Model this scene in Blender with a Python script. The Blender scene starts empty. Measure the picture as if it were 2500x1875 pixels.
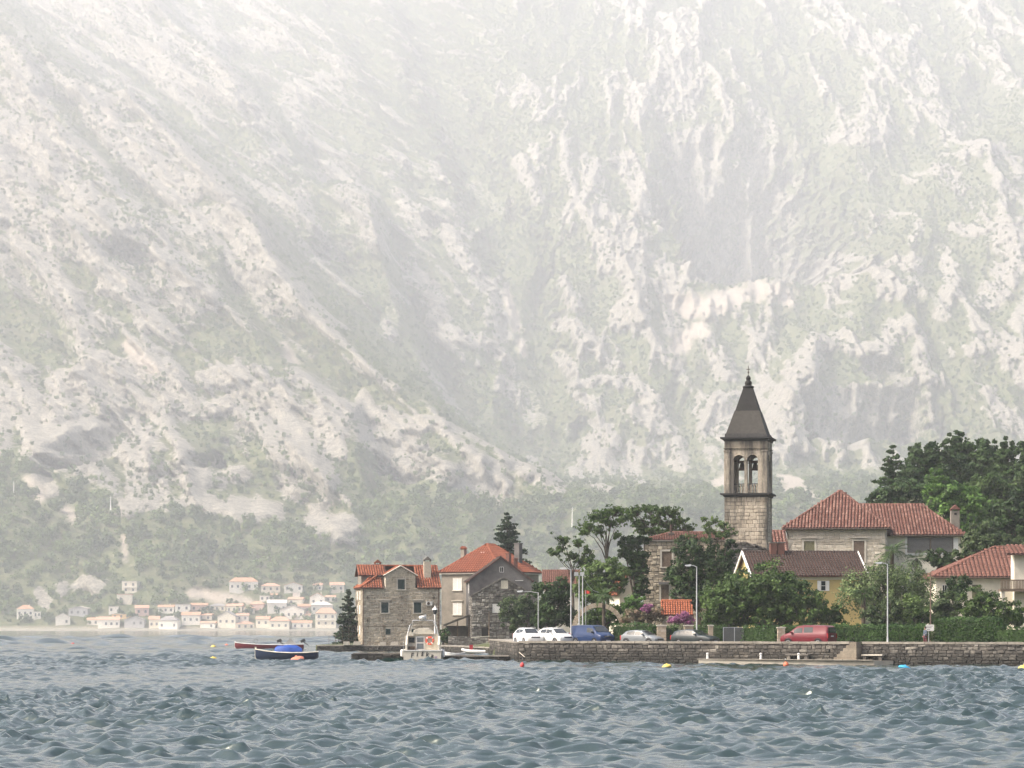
import bpy, math, random
import numpy as np
from mathutils import Vector, Matrix

# ------------------------------------------------------------------ camera, light, exposure
S = bpy.context.scene
COL = S.collection
CAM_H, FPX, HOR = 3.30, 7000.0, 1532.3        # camera height above the water, focal length in photo pixels, horizon row
cam = bpy.data.objects.new('camera', bpy.data.cameras.new('camera'))
COL.objects.link(cam)
cam.location = (0, 0, CAM_H)
cam.rotation_euler = (math.radians(90), 0, 0)
cam.data.sensor_width = 36
cam.data.lens = 36 * FPX / 2500
cam.data.shift_y = (HOR - 937.5) / 2500
cam.data.clip_end = 14000
S.camera = cam

SUN = Vector((-0.64, -0.17, 0.75)).normalized()
world = bpy.data.worlds.new('World')
S.world = world
world.use_nodes = True
wn = world.node_tree.nodes
wn.clear()
sky = wn.new('ShaderNodeTexSky')
sky.sky_type = 'NISHITA'
sky.sun_disc = False
sky.sun_elevation = math.asin(SUN.z)
sky.sun_rotation = math.atan2(SUN.x, SUN.y)
sky.air_density = 0.95
sky.dust_density = 8.0
sky.ozone_density = 0.6
bg = wn.new('ShaderNodeBackground')
bg.inputs['Strength'].default_value = 0.15
wo = wn.new('ShaderNodeOutputWorld')
world.node_tree.links.new(sky.outputs[0], bg.inputs[0])
world.node_tree.links.new(bg.outputs[0], wo.inputs[0])
sun = bpy.data.objects.new('sun', bpy.data.lights.new('sun', 'SUN'))
COL.objects.link(sun)
sun.data.energy = 2.3
sun.data.angle = math.radians(1.5)
sun.data.color = (1.0, 0.97, 0.922)
sun.rotation_euler = SUN.to_track_quat('Z', 'Y').to_euler()
sun.location = (-300, 0, 900)
S.view_settings.view_transform = 'Standard'
S.view_settings.look = 'None'
S.view_settings.gamma = 1.0
S.view_settings.exposure = 0.96
S.render.engine = 'CYCLES'
S.cycles.use_denoising = True
S.cycles.max_bounces = 6
S.cycles.diffuse_bounces = 2
S.cycles.glossy_bounces = 2
S.cycles.transmission_bounces = 3
S.cycles.volume_bounces = 3
S.cycles.transparent_max_bounces = 6
S.cycles.sample_clamp_indirect = 4.0
S.cycles.caustics_reflective = False
S.cycles.caustics_refractive = False

random.seed(7)
RNG = np.random.default_rng(7)
DENS = 0.000128

# ------------------------------------------------------------------ helpers
def W(px, py, D):
    """photo pixel at distance D -> world point"""
    return Vector(((px - 1250) / FPX * D, D, CAM_H + (HOR - py) / FPX * D))

def WX(px, D): return (px - 1250) / FPX * D
def WZ(py, D): return CAM_H + (HOR - py) / FPX * D

def tag(o, label=None, cat=None, group=None, kind=None):
    if label: o['label'] = label
    if cat: o['category'] = cat
    if group: o['group'] = group
    if kind: o['kind'] = kind
    return o

def thing(name, label, cat, loc=(0, 0, 0), rz=0.0, group=None):
    o = bpy.data.objects.new(name, None)
    COL.objects.link(o)
    o.empty_display_size = 0.2
    o.location = loc
    o.rotation_euler = (0, 0, rz)
    return tag(o, label, cat, group)

def link(name, mesh, parent=None, loc=None, rot=None, scale=None):
    o = bpy.data.objects.new(name, mesh)
    COL.objects.link(o)
    if parent: o.parent = parent
    if loc is not None: o.location = loc
    if rot is not None: o.rotation_euler = rot
    if scale is not None: o.scale = scale
    return o

def copy_tree(o, parent=None):
    c = o.copy()
    COL.objects.link(c)
    c.parent = parent
    for ch in list(o.children):
        copy_tree(ch, c)
    return c

def np_mesh(name, V, F, mat=None, rnd=None, smooth=False):
    """V (n,3), F (m,k) arrays -> mesh"""
    me = bpy.data.meshes.new(name)
    V = np.asarray(V, np.float32)
    F = np.asarray(F, np.int32)
    n, (m, k) = len(V), F.shape
    me.vertices.add(n)
    me.vertices.foreach_set('co', V.ravel())
    me.loops.add(m * k)
    me.loops.foreach_set('vertex_index', F.ravel())
    me.polygons.add(m)
    me.polygons.foreach_set('loop_start', np.arange(0, m * k, k, dtype=np.int32))
    if smooth:
        me.polygons.foreach_set('use_smooth', np.ones(m, bool))
    me.update(calc_edges=True)
    if rnd is not None:
        a = me.attributes.new('rnd', 'FLOAT', 'POINT')
        a.data.foreach_set('value', np.asarray(rnd, np.float32))
    if mat: me.materials.append(mat)
    return me

class MB:
    """collects faces of ONE part"""
    def __init__(s):
        s.v, s.f, s.r = [], [], []
    def add(s, vs, fs, r=None):
        b = len(s.v)
        r = random.random() if r is None else r
        s.v += [tuple(p) for p in vs]
        s.r += [r] * len(vs)
        s.f += [tuple(b + i for i in f) for f in fs]
        return s
    def box(s, x0, x1, y0, y1, z0, z1, r=None):
        v = [(x, y, z) for z in (z0, z1) for y in (y0, y1) for x in (x0, x1)]
        return s.add(v, [(0, 2, 3, 1), (4, 5, 7, 6), (0, 1, 5, 4), (2, 6, 7, 3), (0, 4, 6, 2), (1, 3, 7, 5)], r)
    def prism(s, poly, a, b, axis='y', r=None):
        """2-d polygon extruded along an axis (poly in the other two axes, x-z for y, x-y for z, y-z for x)"""
        n = len(poly)
        def pt(p, t):
            return (p[0], t, p[1]) if axis == 'y' else ((p[0], p[1], t) if axis == 'z' else (t, p[0], p[1]))
        v = [pt(p, a) for p in poly] + [pt(p, b) for p in poly]
        f = [tuple(range(n)), tuple(range(2 * n - 1, n - 1, -1))]
        f += [(i, i + n, (i + 1) % n + n, (i + 1) % n) for i in range(n)]
        return s.add(v, f, r)
    def hexa(s, p, r=None):
        """8 points: bottom 4 (ccw), top 4"""
        return s.add(p, [(0, 3, 2, 1), (4, 5, 6, 7), (0, 1, 5, 4), (1, 2, 6, 5), (2, 3, 7, 6), (3, 0, 4, 7)], r)
    def lathe(s, prof, n=12, c=(0, 0, 0), r=None, sq=False):
        v, f = [], []
        for (rad, z) in prof:
            for i in range(n):
                a = 2 * math.pi * (i + (0.5 if sq else 0)) / n
                k = rad * (math.sqrt(2) if sq else 1)
                v.append((c[0] + k * math.cos(a), c[1] + k * math.sin(a), c[2] + z))
        for j in range(len(prof) - 1):
            for i in range(n):
                f.append((j * n + i, j * n + (i + 1) % n, (j + 1) * n + (i + 1) % n, (j + 1) * n + i))
        f.append(tuple(range(n - 1, -1, -1)))
        f.append(tuple((len(prof) - 1) * n + i for i in range(n)))
        return s.add(v, f, r)
    def tube(s, pts, rad, n=6, r=None):
        pts = [Vector(p) for p in pts]
        if not hasattr(rad, '__len__'): rad = [rad] * len(pts)
        v, f = [], []
        for i, p in enumerate(pts):
            d = (pts[min(i + 1, len(pts) - 1)] - pts[max(i - 1, 0)])
            d = d.normalized() if d.length > 1e-9 else Vector((0, 0, 1))
            u = d.cross(Vector((0, 0, 1)) if abs(d.z) < 0.9 else Vector((1, 0, 0))).normalized()
            w = d.cross(u)
            for k in range(n):
                a = 2 * math.pi * k / n
                v.append(p + (u * math.cos(a) + w * math.sin(a)) * rad[i])
        for j in range(len(pts) - 1):
            for i in range(n):
                f.append((j * n + i, j * n + (i + 1) % n, (j + 1) * n + (i + 1) % n, (j + 1) * n + i))
        f.append(tuple(range(n - 1, -1, -1)))
        f.append(tuple((len(pts) - 1) * n + i for i in range(n)))
        return s.add(v, f, r)
    def build(s, name, mat, parent=None, smooth=False, loc=None, rot=None):
        me = bpy.data.meshes.new(name)
        me.from_pydata(s.v, [], s.f)
        a = me.attributes.new('rnd', 'FLOAT', 'POINT')
        a.data.foreach_set('value', np.asarray(s.r, np.float32))
        me.materials.append(mat)
        if smooth:
            me.polygons.foreach_set('use_smooth', np.ones(len(me.polygons), bool))
            me.set_sharp_from_angle(angle=math.radians(38)) if hasattr(me, 'set_sharp_from_angle') else None
        me.update()
        return link(name, me, parent, loc, rot)

# ------------------------------------------------------------------ materials
def new_mat(name):
    m = bpy.data.materials.new(name)
    m.use_nodes = True
    nt = m.node_tree
    b = nt.nodes['Principled BSDF']
    return m, nt, b

def N(nt, t, **kw):
    n = nt.nodes.new(t)
    for k, v in kw.items():
        if k in n.inputs: n.inputs[k].default_value = v
        else: setattr(n, k, v)
    return n

def ramp(nt, stops, fac=None, interp='LINEAR'):
    r = nt.nodes.new('ShaderNodeValToRGB')
    e = r.color_ramp
    e.interpolation = interp
    while len(e.elements) < len(stops): e.elements.new(0.5)
    for el, (p, c) in zip(e.elements, stops):
        el.position = p
        el.color = (*c, 1) if len(c) == 3 else c
    if fac is not None: nt.links.new(fac, r.inputs[0])
    return r

def mixc(nt, fac, a, b, mode='MIX'):
    m = nt.nodes.new('ShaderNodeMix')
    m.data_type = 'RGBA'
    m.blend_type = mode
    for sock, val in ((m.inputs[0], fac), (m.inputs[6], a), (m.inputs[7], b)):
        if hasattr(val, 'is_linked') or hasattr(val, 'links'): nt.links.new(val, sock)
        elif isinstance(val, (int, float)): sock.default_value = val
        else: sock.default_value = (*val, 1)
    return m.outputs[2]

def math_n(nt, op, a, b=0.0, clamp=False):
    m = nt.nodes.new('ShaderNodeMath')
    m.operation = op
    m.use_clamp = clamp
    for sock, val in ((m.inputs[0], a), (m.inputs[1], b)):
        if isinstance(val, (int, float)): sock.default_value = val
        else: nt.links.new(val, sock)
    return m.outputs[0]

def world_noise(nt, scale, detail=4, rough=0.6, stretch=None):
    g = nt.nodes.new('ShaderNodeNewGeometry')
    src = g.outputs['Position']
    if stretch:
        mp = nt.nodes.new('ShaderNodeMapping')
        mp.inputs['Scale'].default_value = stretch
        nt.links.new(src, mp.inputs[0])
        src = mp.outputs[0]
    n = N(nt, 'ShaderNodeTexNoise', Scale=scale, Detail=detail, Roughness=rough)
    nt.links.new(src, n.inputs['Vector'])
    return n.outputs[0]

def piece_rnd(nt):
    a = nt.nodes.new('ShaderNodeAttribute')
    a.attribute_name = 'rnd'
    o = nt.nodes.new('ShaderNodeObjectInfo')
    s = math_n(nt, 'ADD', a.outputs['Fac'], o.outputs['Random'])
    return math_n(nt, 'FRACT', s)

def plain(name, col, rough=0.6, metal=0.0, var=0.12, scale=3.0, spec=0.4, coat=0.0, bump=0.0):
    m, nt, b = new_mat(name)
    n = world_noise(nt, scale, 5, 0.65)
    lo = tuple(c * (1 - var) for c in col)
    hi = tuple(min(1, c * (1 + var)) for c in col)
    nt.links.new(ramp(nt, [(0.3, lo), (0.7, hi)], n).outputs[0], b.inputs['Base Color'])
    b.inputs['Roughness'].default_value = rough
    b.inputs['Metallic'].default_value = metal
    b.inputs['Specular IOR Level'].default_value = spec
    b.inputs['Coat Weight'].default_value = coat
    if bump:
        bp = N(nt, 'ShaderNodeBump', Strength=bump, Distance=0.05)
        nt.links.new(world_noise(nt, scale * 4, 4), bp.inputs['Height'])
        nt.links.new(bp.outputs[0], b.inputs['Normal'])
    return m

def pieces(name, cols, rough=0.85, stain=0.0, stain_col=(0.05, 0.045, 0.04), stain_scale=0.5, stain_stretch=(1, 1, 0.35),
           fine=6.0, algae=False, bump=0.4, thr=0.52):
    """stone / tile: each piece its own tint, a little grain, weather stains with a shape of their own"""
    m, nt, b = new_mat(name)
    k = len(cols)
    base = ramp(nt, [(i / max(k - 1, 1), c) for i, c in enumerate(cols)], piece_rnd(nt)).outputs[0]
    g = ramp(nt, [(0.25, (0.72, 0.72, 0.72)), (0.75, (1.18, 1.18, 1.18))], world_noise(nt, fine, 6, 0.7)).outputs[0]
    c = mixc(nt, 1.0, base, g, 'MULTIPLY')
    if stain:
        sn = world_noise(nt, stain_scale, 6, 0.65, stain_stretch)
        f = ramp(nt, [(thr - 0.07, (0, 0, 0)), (thr + 0.13, (stain, stain, stain))], sn).outputs[0]
        c = mixc(nt, f, c, stain_col)
    if algae:                                   # weed and wet stone along the tide line
        gm = nt.nodes.new('ShaderNodeNewGeometry')
        sx = nt.nodes.new('ShaderNodeSeparateXYZ')
        nt.links.new(gm.outputs['Position'], sx.inputs[0])
        z = math_n(nt, 'ADD', sx.outputs[2], math_n(nt, 'MULTIPLY', world_noise(nt, 0.8, 4), 0.9))
        f = ramp(nt, [(0.45, (0.9, 0.9, 0.9)), (1.0, (0, 0, 0))], math_n(nt, 'MULTIPLY', z, 0.52)).outputs[0]
        c = mixc(nt, f, c, (0.035, 0.033, 0.028))
    nt.links.new(c, b.inputs['Base Color'])
    b.inputs['Roughness'].default_value = rough
    b.inputs['Specular IOR Level'].default_value = 0.25
    if bump:
        bp = N(nt, 'ShaderNodeBump', Strength=bump, Distance=0.03)
        nt.links.new(world_noise(nt, fine * 2, 5), bp.inputs['Height'])
        nt.links.new(bp.outputs[0], b.inputs['Normal'])
    return m

def leafmat(name, dark, light, trans=0.25, rough=0.6, own=0.15, tone=0.0):
    m, nt, b = new_mat(name)
    c = ramp(nt, [(0.0, dark), (0.55, tuple((p + q) / 2 for p, q in zip(dark, light))), (1.0, light)], None)
    a = nt.nodes.new('ShaderNodeAttribute'); a.attribute_name = 'rnd'
    o = nt.nodes.new('ShaderNodeObjectInfo')
    f = math_n(nt, 'ADD', math_n(nt, 'MULTIPLY', a.outputs['Fac'], 1 - own), math_n(nt, 'MULTIPLY', o.outputs['Random'], own))
    if tone:                                    # patches of other species across a wood
        ia = nt.nodes.new('ShaderNodeAttribute'); ia.attribute_type = 'INSTANCER'; ia.attribute_name = 'tone'
        f = math_n(nt, 'ADD', math_n(nt, 'MULTIPLY', f, 1 - tone), math_n(nt, 'MULTIPLY', ia.outputs['Fac'], tone))
    nt.links.new(f, c.inputs[0])
    nt.links.new(c.outputs[0], b.inputs['Base Color'])
    b.inputs['Roughness'].default_value = rough
    b.inputs['Specular IOR Level'].default_value = 0.25
    t = nt.nodes.new('ShaderNodeBsdfTranslucent')
    nt.links.new(c.outputs[0], t.inputs[0])
    mx = nt.nodes.new('ShaderNodeMixShader')
    mx.inputs[0].default_value = trans
    nt.links.new(b.outputs[0], mx.inputs[1])
    nt.links.new(t.outputs[0], mx.inputs[2])
    nt.links.new(mx.outputs[0], nt.nodes['Material Output'].inputs[0])
    return m

# ------------------------------------------------------------------ gradient noise on arrays
def _hash(ix, iy, seed):
    h = (ix.astype(np.uint32) * np.uint32(374761393) + iy.astype(np.uint32) * np.uint32(668265263) + np.uint32((seed * 2246822519) & 0xffffffff))
    h = (h ^ (h >> np.uint32(13))) * np.uint32(1274126177)
    return h ^ (h >> np.uint32(16))

def perlin(x, y, seed=0):
    x0 = np.floor(x); y0 = np.floor(y)
    fx = (x - x0).astype(np.float32); fy = (y - y0).astype(np.float32)
    ix = x0.astype(np.int64); iy = y0.astype(np.int64)
    def g(dx, dy):
        a = (_hash(ix + dx, iy + dy, seed) & np.uint32(0xffff)).astype(np.float32) * np.float32(2 * np.pi / 65536)
        return np.cos(a) * (fx - dx) + np.sin(a) * (fy - dy)
    u = fx * fx * fx * (fx * (fx * 6 - 15) + 10)
    v = fy * fy * fy * (fy * (fy * 6 - 15) + 10)
    a = g(0, 0) * (1 - u) + g(1, 0) * u
    b = g(0, 1) * (1 - u) + g(1, 1) * u
    return (a * (1 - v) + b * v) * 1.5

def fbm(x, y, octs, seed, gain=0.5):
    s = 0; amp = 1.0; f = 1.0
    for i in range(octs):
        s = s + amp * perlin(x * f + 17.3 * i, y * f - 9.1 * i, seed + i)
        amp *= gain; f *= 2.03
    return s

def ridged(x, y, octs, seed, gain=0.5):
    s = 0; amp = 1.0; f = 1.0
    for i in range(octs):
        n = 1 - np.abs(perlin(x * f + 5.7 * i, y * f + 3.3 * i, seed + i))
        s = s + amp * n * n
        amp *= gain; f *= 2.07
    return s

def sstep(t):
    t = np.clip(t, 0, 1)
    return t * t * (3 - 2 * t)
# ------------------------------------------------------------------ mountain across the bay
SHORE = 3000.0
K = 2.2                                        # size of the mountain's features in use below
_z1px = [-200, 0, 300, 650, 760, 1000, 1250, 1400, 1500, 1700, 2000, 2300, 2700]
_z1py = [1080, 1115, 1225, 1235, 1290, 1200, 1230, 1200, 1195, 1175, 1110, 1060, 1030]
Z1X = [(p - 1250) / FPX * 3260 for p in _z1px]
Z1Z = [CAM_H + (HOR - p) / FPX * 3260 for p in _z1py]
def forest_top(x): return np.interp(x, Z1X, Z1Z)
STEPS = []
def Ybase(x, z):
    x = np.asarray(x, np.float32); z = np.asarray(z, np.float32)
    z1 = forest_top(x)
    y = SHORE + 2.1 * np.minimum(np.maximum(z, 0), z1) + 2.35 * np.maximum(z - z1, 0) + np.minimum(z, 0) * 6
    for xs, zs, amt, wd in STEPS:
        r = np.interp(x, xs, zs)
        y = y + amt * sstep((z - r) / wd)
    return y
def on_mountain(px, py):
    """point of the mountain's face seen at a photo position"""
    y = 3400.0
    for _ in range(60):
        x = (px - 1250) / FPX * y; z = CAM_H + (HOR - py) / FPX * y
        y = 0.7 * y + 0.3 * float(Ybase(x, z))
    return x, y, z
def add_step(pts, amt, wd=9.0):
    amt *= K; wd *= K
    q = [on_mountain(*p) for p in pts]
    xs = [a[0] for a in q]; zs = [a[2] for a in q]
    return (xs, zs, amt, wd)
# crests: the ground falls back behind each of them
STEPS.append(add_step([(-300, -240), (0, 77), (113, 262), (253, 430), (375, 511), (461, 588), (490, 680), (560, 760), (640, 850), (720, 915), (832, 990), (860, 1110), (900, 1260)], 70, 26))
STEPS.append(add_step([(-300, -300), (0, 30), (118, 145), (271, 194), (362, 280), (493, 407), (583, 497), (637, 606), (723, 705), (814, 790), (905, 880), (1000, 960), (1085, 1017), (1220, 1096), (1334, 1164), (1400, 1215), (1450, 1240)], 270, 62))
STEPS.append(add_step([(0, -300), (300, -100), (398, 18), (538, 118), (601, 203), (665, 280), (723, 384), (814, 407), (886, 457), (913, 588), (940, 700), (985, 800), (1040, 950), (1100, 1060), (1250, 1180), (1420, 1230)], 210, 60))
K4 = add_step([(1700, 1190), (1880, 1100), (1931, 952), (1989, 836), (2062, 818), (2105, 800), (2135, 640), (2235, 590), (2264, 529), (2305, 398), (2400, 370), (2500, 300), (2700, 100), (3000, -200)], 110, 50)
STEPS.append((K4[0], K4[1], K4[2], K4[3]))

DX, DZ = 3.75, 3.15
gx = np.arange(-1760, 1760, DX, dtype=np.float32)
gz = np.concatenate([np.array([-3, -1.0], np.float32), np.arange(0, 2075, DZ, dtype=np.float32)])
X, Z = np.meshgrid(gx, gz)
Y = Ybase(X, Z)
PXg = 1250 + X * FPX / Y                        # where each point is seen, used only to lay the outcrops out
Z1 = forest_top(X)
above = sstep((Z - Z1 + 16) / 46)

def seg_mask(pts, wpx, soft=1.0):
    """outcrop along a line; pts in photo pixels, width in photo pixels -> mask on the face"""
    q = [on_mountain(*p) for p in pts]
    m = np.zeros_like(X)
    xs = [a[0] for a in q]; zs = [a[2] for a in q]
    sc = sum(a[1] for a in q) / len(q) / FPX
    w = wpx * sc
    pad = w * 2.2
    i0, i1 = np.searchsorted(gx, [min(xs) - pad, max(xs) + pad])
    j0, j1 = np.searchsorted(gz, [min(zs) - pad, max(zs) + pad])
    if i1 <= i0 or j1 <= j0: return None
    x = X[j0:j1, i0:i1]; z = Z[j0:j1, i0:i1]
    d = np.full(x.shape, 1e9, np.float32)
    if len(q) == 1:
        d = np.hypot(x - xs[0], z - zs[0])
    for k in range(len(q) - 1):
        ax, az, bx, bz = xs[k], zs[k], xs[k + 1], zs[k + 1]
        L = (bx - ax) ** 2 + (bz - az) ** 2 + 1e-6
        t = np.clip(((x - ax) * (bx - ax) + (z - az) * (bz - az)) / L, 0, 1)
        d = np.minimum(d, np.hypot(x - ax - t * (bx - ax), z - az - t * (bz - az)))
    return (slice(j0, j1), slice(i0, i1)), d / w

# domain noise, slanted the way the beds run on the left spur and upright on the right
Xn, Zn = X / K, Z / K
wl = sstep((90 - Xn) / 220)
def two(fn, su, sz, octs, seed):
    a = fn((Xn + 0.95 * Zn) / su, Zn / sz, octs, seed)
    b = fn((Xn - 0.10 * Zn + 40) / su, Zn / sz, octs, seed + 500)
    return a * wl + b * (1 - wl)
n_big = two(fbm, 60, 120, 4, 11)
n_mid = two(fbm, 17, 30, 4, 21)
n_fine = two(fbm, 6, 9, 3, 31)
rg_big = two(ridged, 46, 135, 3, 41)
rg_mid = two(ridged, 14, 34, 4, 51)
rg_huge = two(ridged, 120, 330, 2, 45)
rg_fine = two(ridged, 4.2, 7.5, 3, 61)
warp = n_big * 0.45 + n_mid * 0.9 + n_fine * 0.55 - (rg_mid - 1.05) * 0.55 - (rg_fine - 0.95) * 0.3

OUT = [  # (line, half width, push towards the bay in metres)
 ([(0,77),(113,262),(253,430),(375,511),(461,588),(475,680)], 34, 12),
 ([(20,200),(60,330),(110,420)], 38, 9), ([(0,330),(40,470),(70,560)], 34, 8), ([(20,620),(90,700),(150,760)], 36, 8),
 ([(270,640),(330,700),(400,690),(470,740)], 44, 9), ([(380,560),(430,640)], 34, 8), ([(560,640),(640,720)], 26, 6),
 ([(118,145),(200,185),(271,194),(362,280),(493,407),(583,497),(637,606)], 24, 12), ([(250,270),(270,330)], 16, 4), ([(330,300),(370,390),(430,430)], 20, 6),
 ([(637,606),(723,705),(814,790)], 20, 8), ([(640,650),(700,720),(740,760)], 18, 6),
 ([(398,18),(470,70),(538,118),(601,203),(665,280),(687,362)], 22, 10), ([(600,70),(660,100)], 34, 10), ([(540,180),(600,210)], 22, 6),
 ([(700,217),(741,343)], 20, 8), ([(723,384),(814,407),(886,457),(913,588)], 26, 14), ([(740,420),(730,520),(780,560)], 24, 8), ([(820,440),(850,480),(830,530)], 26, 8),
 ([(972,472),(1000,520),(1035,571)], 20, 9), ([(1080,535),(1116,607)], 22, 12), ([(1116,607),(1162,675),(1207,707),(1234,806)], 30, 15),
 ([(994,639),(1026,684),(1071,734)], 24, 11), ([(1060,780),(1112,833)], 22, 8), ([(967,707),(949,811)], 18, 9), ([(1030,860),(1060,920)], 22, 6),
 ([(1153,829),(1207,842),(1257,892)], 20, 11), ([(1230,930),(1288,955),(1315,1014)], 28, 11), ([(1080,960),(1110,1000)], 20, 6), ([(880,960),(900,1000)], 16, 5),
 ([(1374,675),(1410,752)], 18, 12), ([(1365,775),(1437,815),(1505,888)], 22, 12), ([(1365,850),(1400,900)], 16, 8),
 ([(1523,544),(1541,616),(1550,700),(1532,779)], 34, 20), ([(1590,620),(1640,700),(1660,790)], 34, 12), ([(1470,580),(1480,650)], 20, 6),
 ([(1270,386),(1290,430),(1315,481)], 18, 12), ([(1300,350),(1310,390)], 10, 6), ([(1433,390),(1455,450),(1470,520)], 26, 12), ([(1520,380),(1560,440),(1585,512)], 26, 14), ([(1160,420),(1220,490)], 22, 5),
 ([(1406,933),(1469,919),(1541,924),(1596,974),(1641,1041)], 20, 10), ([(1415,955),(1465,1023),(1440,1080),(1494,1140)], 20, 9), ([(1480,1040),(1500,1090)], 16, 7),
 ([(1704,811),(1740,850),(1776,910)], 24, 10), ([(1740,1000),(1760,1040)], 44, 9), ([(1560,1000),(1590,1040)], 20, 6),
 ([(1655,1080),(1665,1130)], 22, 9), ([(1544,1110),(1570,1180)], 26, 9), ([(1300,1115),(1340,1150),(1377,1196)], 20, 9), ([(1402,1149),(1480,1194)], 22, 9), ([(1600,1090),(1610,1110)], 16, 6),
 ([(2264,529),(2235,590)], 14, 9), ([(2130,634),(2190,625),(2240,640)], 30, 13), ([(2140,660),(2181,710)], 26, 11), ([(2230,690),(2260,720)], 22, 8),
 ([(2315,594),(2333,681),(2293,746)], 18, 9), ([(2445,572),(2478,645),(2440,700),(2409,735)], 26, 11), ([(2398,807),(2460,862),(2496,916)], 34, 11), ([(2420,960),(2490,1040)], 26, 8),
 ([(1953,916),(1989,836),(2062,818),(2083,847)], 26, 14), ([(2116,854),(2160,850),(2206,789),(2250,815),(2268,916)], 26, 13), ([(1931,952),(1895,1024),(1953,1093)], 24, 12),
 ([(2033,14),(2075,70),(2115,127),(2180,90),(2241,149),(2268,217)], 26, 11), ([(2372,27),(2440,77)], 24, 8), ([(1635,45),(1650,160),(1658,253)], 48, 12), ([(1560,220),(1600,250)], 30, 8),
 ([(1850,250),(1880,300)], 24, 6), ([(2040,330),(2100,340),(2170,320)], 26, 6), ([(2305,398),(2359,452)], 26, 9), ([(2420,360),(2449,353),(2495,420)], 18, 9), ([(2350,540),(2390,560)], 18, 6), ([(2240,250),(2300,300)], 22, 6),
 ([(136,917),(180,890),(217,903),(271,980),(316,1053),(330,1140),(339,1233)], 38, 13), ([(140,940),(150,1010)], 28, 11), ([(285,894),(350,900),(407,926),(452,980)], 34, 12),
 ([(511,917),(580,905),(633,926),(701,1016),(760,1080),(782,1107)], 36, 13), ([(470,1000),(540,990)], 26, 8), ([(723,903),(790,950),(832,994),(815,1060),(791,1130)], 30, 12),
 ([(316,1190),(390,1215),(452,1220),(540,1225),(656,1247)], 36, 8), ([(640,1040),(700,1120),(720,1190)], 40, 9), ([(430,1150),(500,1170),(560,1150)], 30, 6),
 ([(845,1016),(820,1090),(800,1152)], 22, 12), ([(800,1152),(785,1220),(770,1260),(835,1290)], 36, 14), ([(790,1290),(840,1295)], 24, 10),
 ([(850,1007),(920,1010),(1000,1040),(1085,1040),(1170,1075),(1280,1140),(1350,1190)], 24, 11), ([(900,1060),(1000,1130),(1100,1160),(1200,1180)], 36, 6),
 ([(80,1170),(110,1200)], 22, 3), ([(190,1130),(200,1150)], 14, 3), ([(100,1440),(110,1470)], 14, 5), ([(200,1420),(240,1430)], 20, 5), ([(145,1430),(150,1450)], 10, 4),
]
rock = np.zeros_like(X)
push = np.zeros_like(X)
for pts, w, amp in OUT:
    res = seg_mask(pts, w)
    if res is None: continue
    sl, d = res
    m = sstep(1.45 - d * 0.98 - warp[sl] * 0.62)
    rock[sl] = np.maximum(rock[sl], m)
    push[sl] = np.maximum(push[sl], sstep(1.2 - d * 0.85 - warp[sl] * 0.55) * amp * (0.35 + 0.55 * rg_big[sl]))
# general rockiness of the slopes
reg = np.interp(PXg, [0, 450, 700, 900, 1300, 1600, 1900, 2500], [0.80, 0.76, 0.55, 0.24, 0.24, 0.32, 0.28, 0.30])
lobe = sstep((rg_mid * 0.40 + rg_fine * 0.2 + (rg_big - 1.15) * 0.75 + (rg_huge - 1.0) * 0.5 + n_big * 0.2 + n_mid * 0.2 + reg - 0.84) / 0.34)
ledge = np.zeros_like(X)
for xs, zs, amt, wd in STEPS[:3]:
    t = (Z - np.interp(X, xs, zs)) / wd
    ledge = np.maximum(ledge, sstep(t / 0.15) * sstep((1.1 - t) / 0.3))
rock = np.maximum(rock, lobe * above * 0.95 * (1 - 0.55 * ledge))
# bushes and grass break the outcrops up
rock *= 1 - 0.7 * sstep((n_fine * 0.5 + n_mid * 0.6 - 0.5) / 0.3)
Y = Y - (push + rock * 3.0) * K

# gullies cut back into the face
for pts, w, dep in [([(1000,-40),(1080,200),(1180,420),(1260,620),(1300,850),(1350,1040)], 75, 60), ([(120,230),(330,470),(520,650),(700,830),(830,950)], 34, 26), ([(560,120),(700,330),(880,640),(1000,800),(1070,910)], 48, 40),
                    ([(820,-40),(930,160),(1010,330),(1060,470)], 50, 36), ([(1360,480),(1350,640),(1330,760)], 34, 28), ([(1680,760),(1700,900),(1660,1010)], 44, 26), ([(2270,480),(2300,600),(2260,740),(2300,870)], 36, 24), ([(1900,-40),(1960,160),(2000,290)], 60, 36), ([(0,560),(130,800),(170,880)], 30, 20), ([(2420,200),(2380,320)], 40, 24)]:
    res = seg_mask(pts, w)
    if res is None: continue
    sl, d = res
    g = sstep(1.3 - d * 0.9 - warp[sl] * 0.3)
    Y[sl] += g * dep * K * above[sl]
    rock[sl] *= 1 - 0.6 * sstep(1.1 - d * 1.1 - warp[sl] * 0.6)
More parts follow.
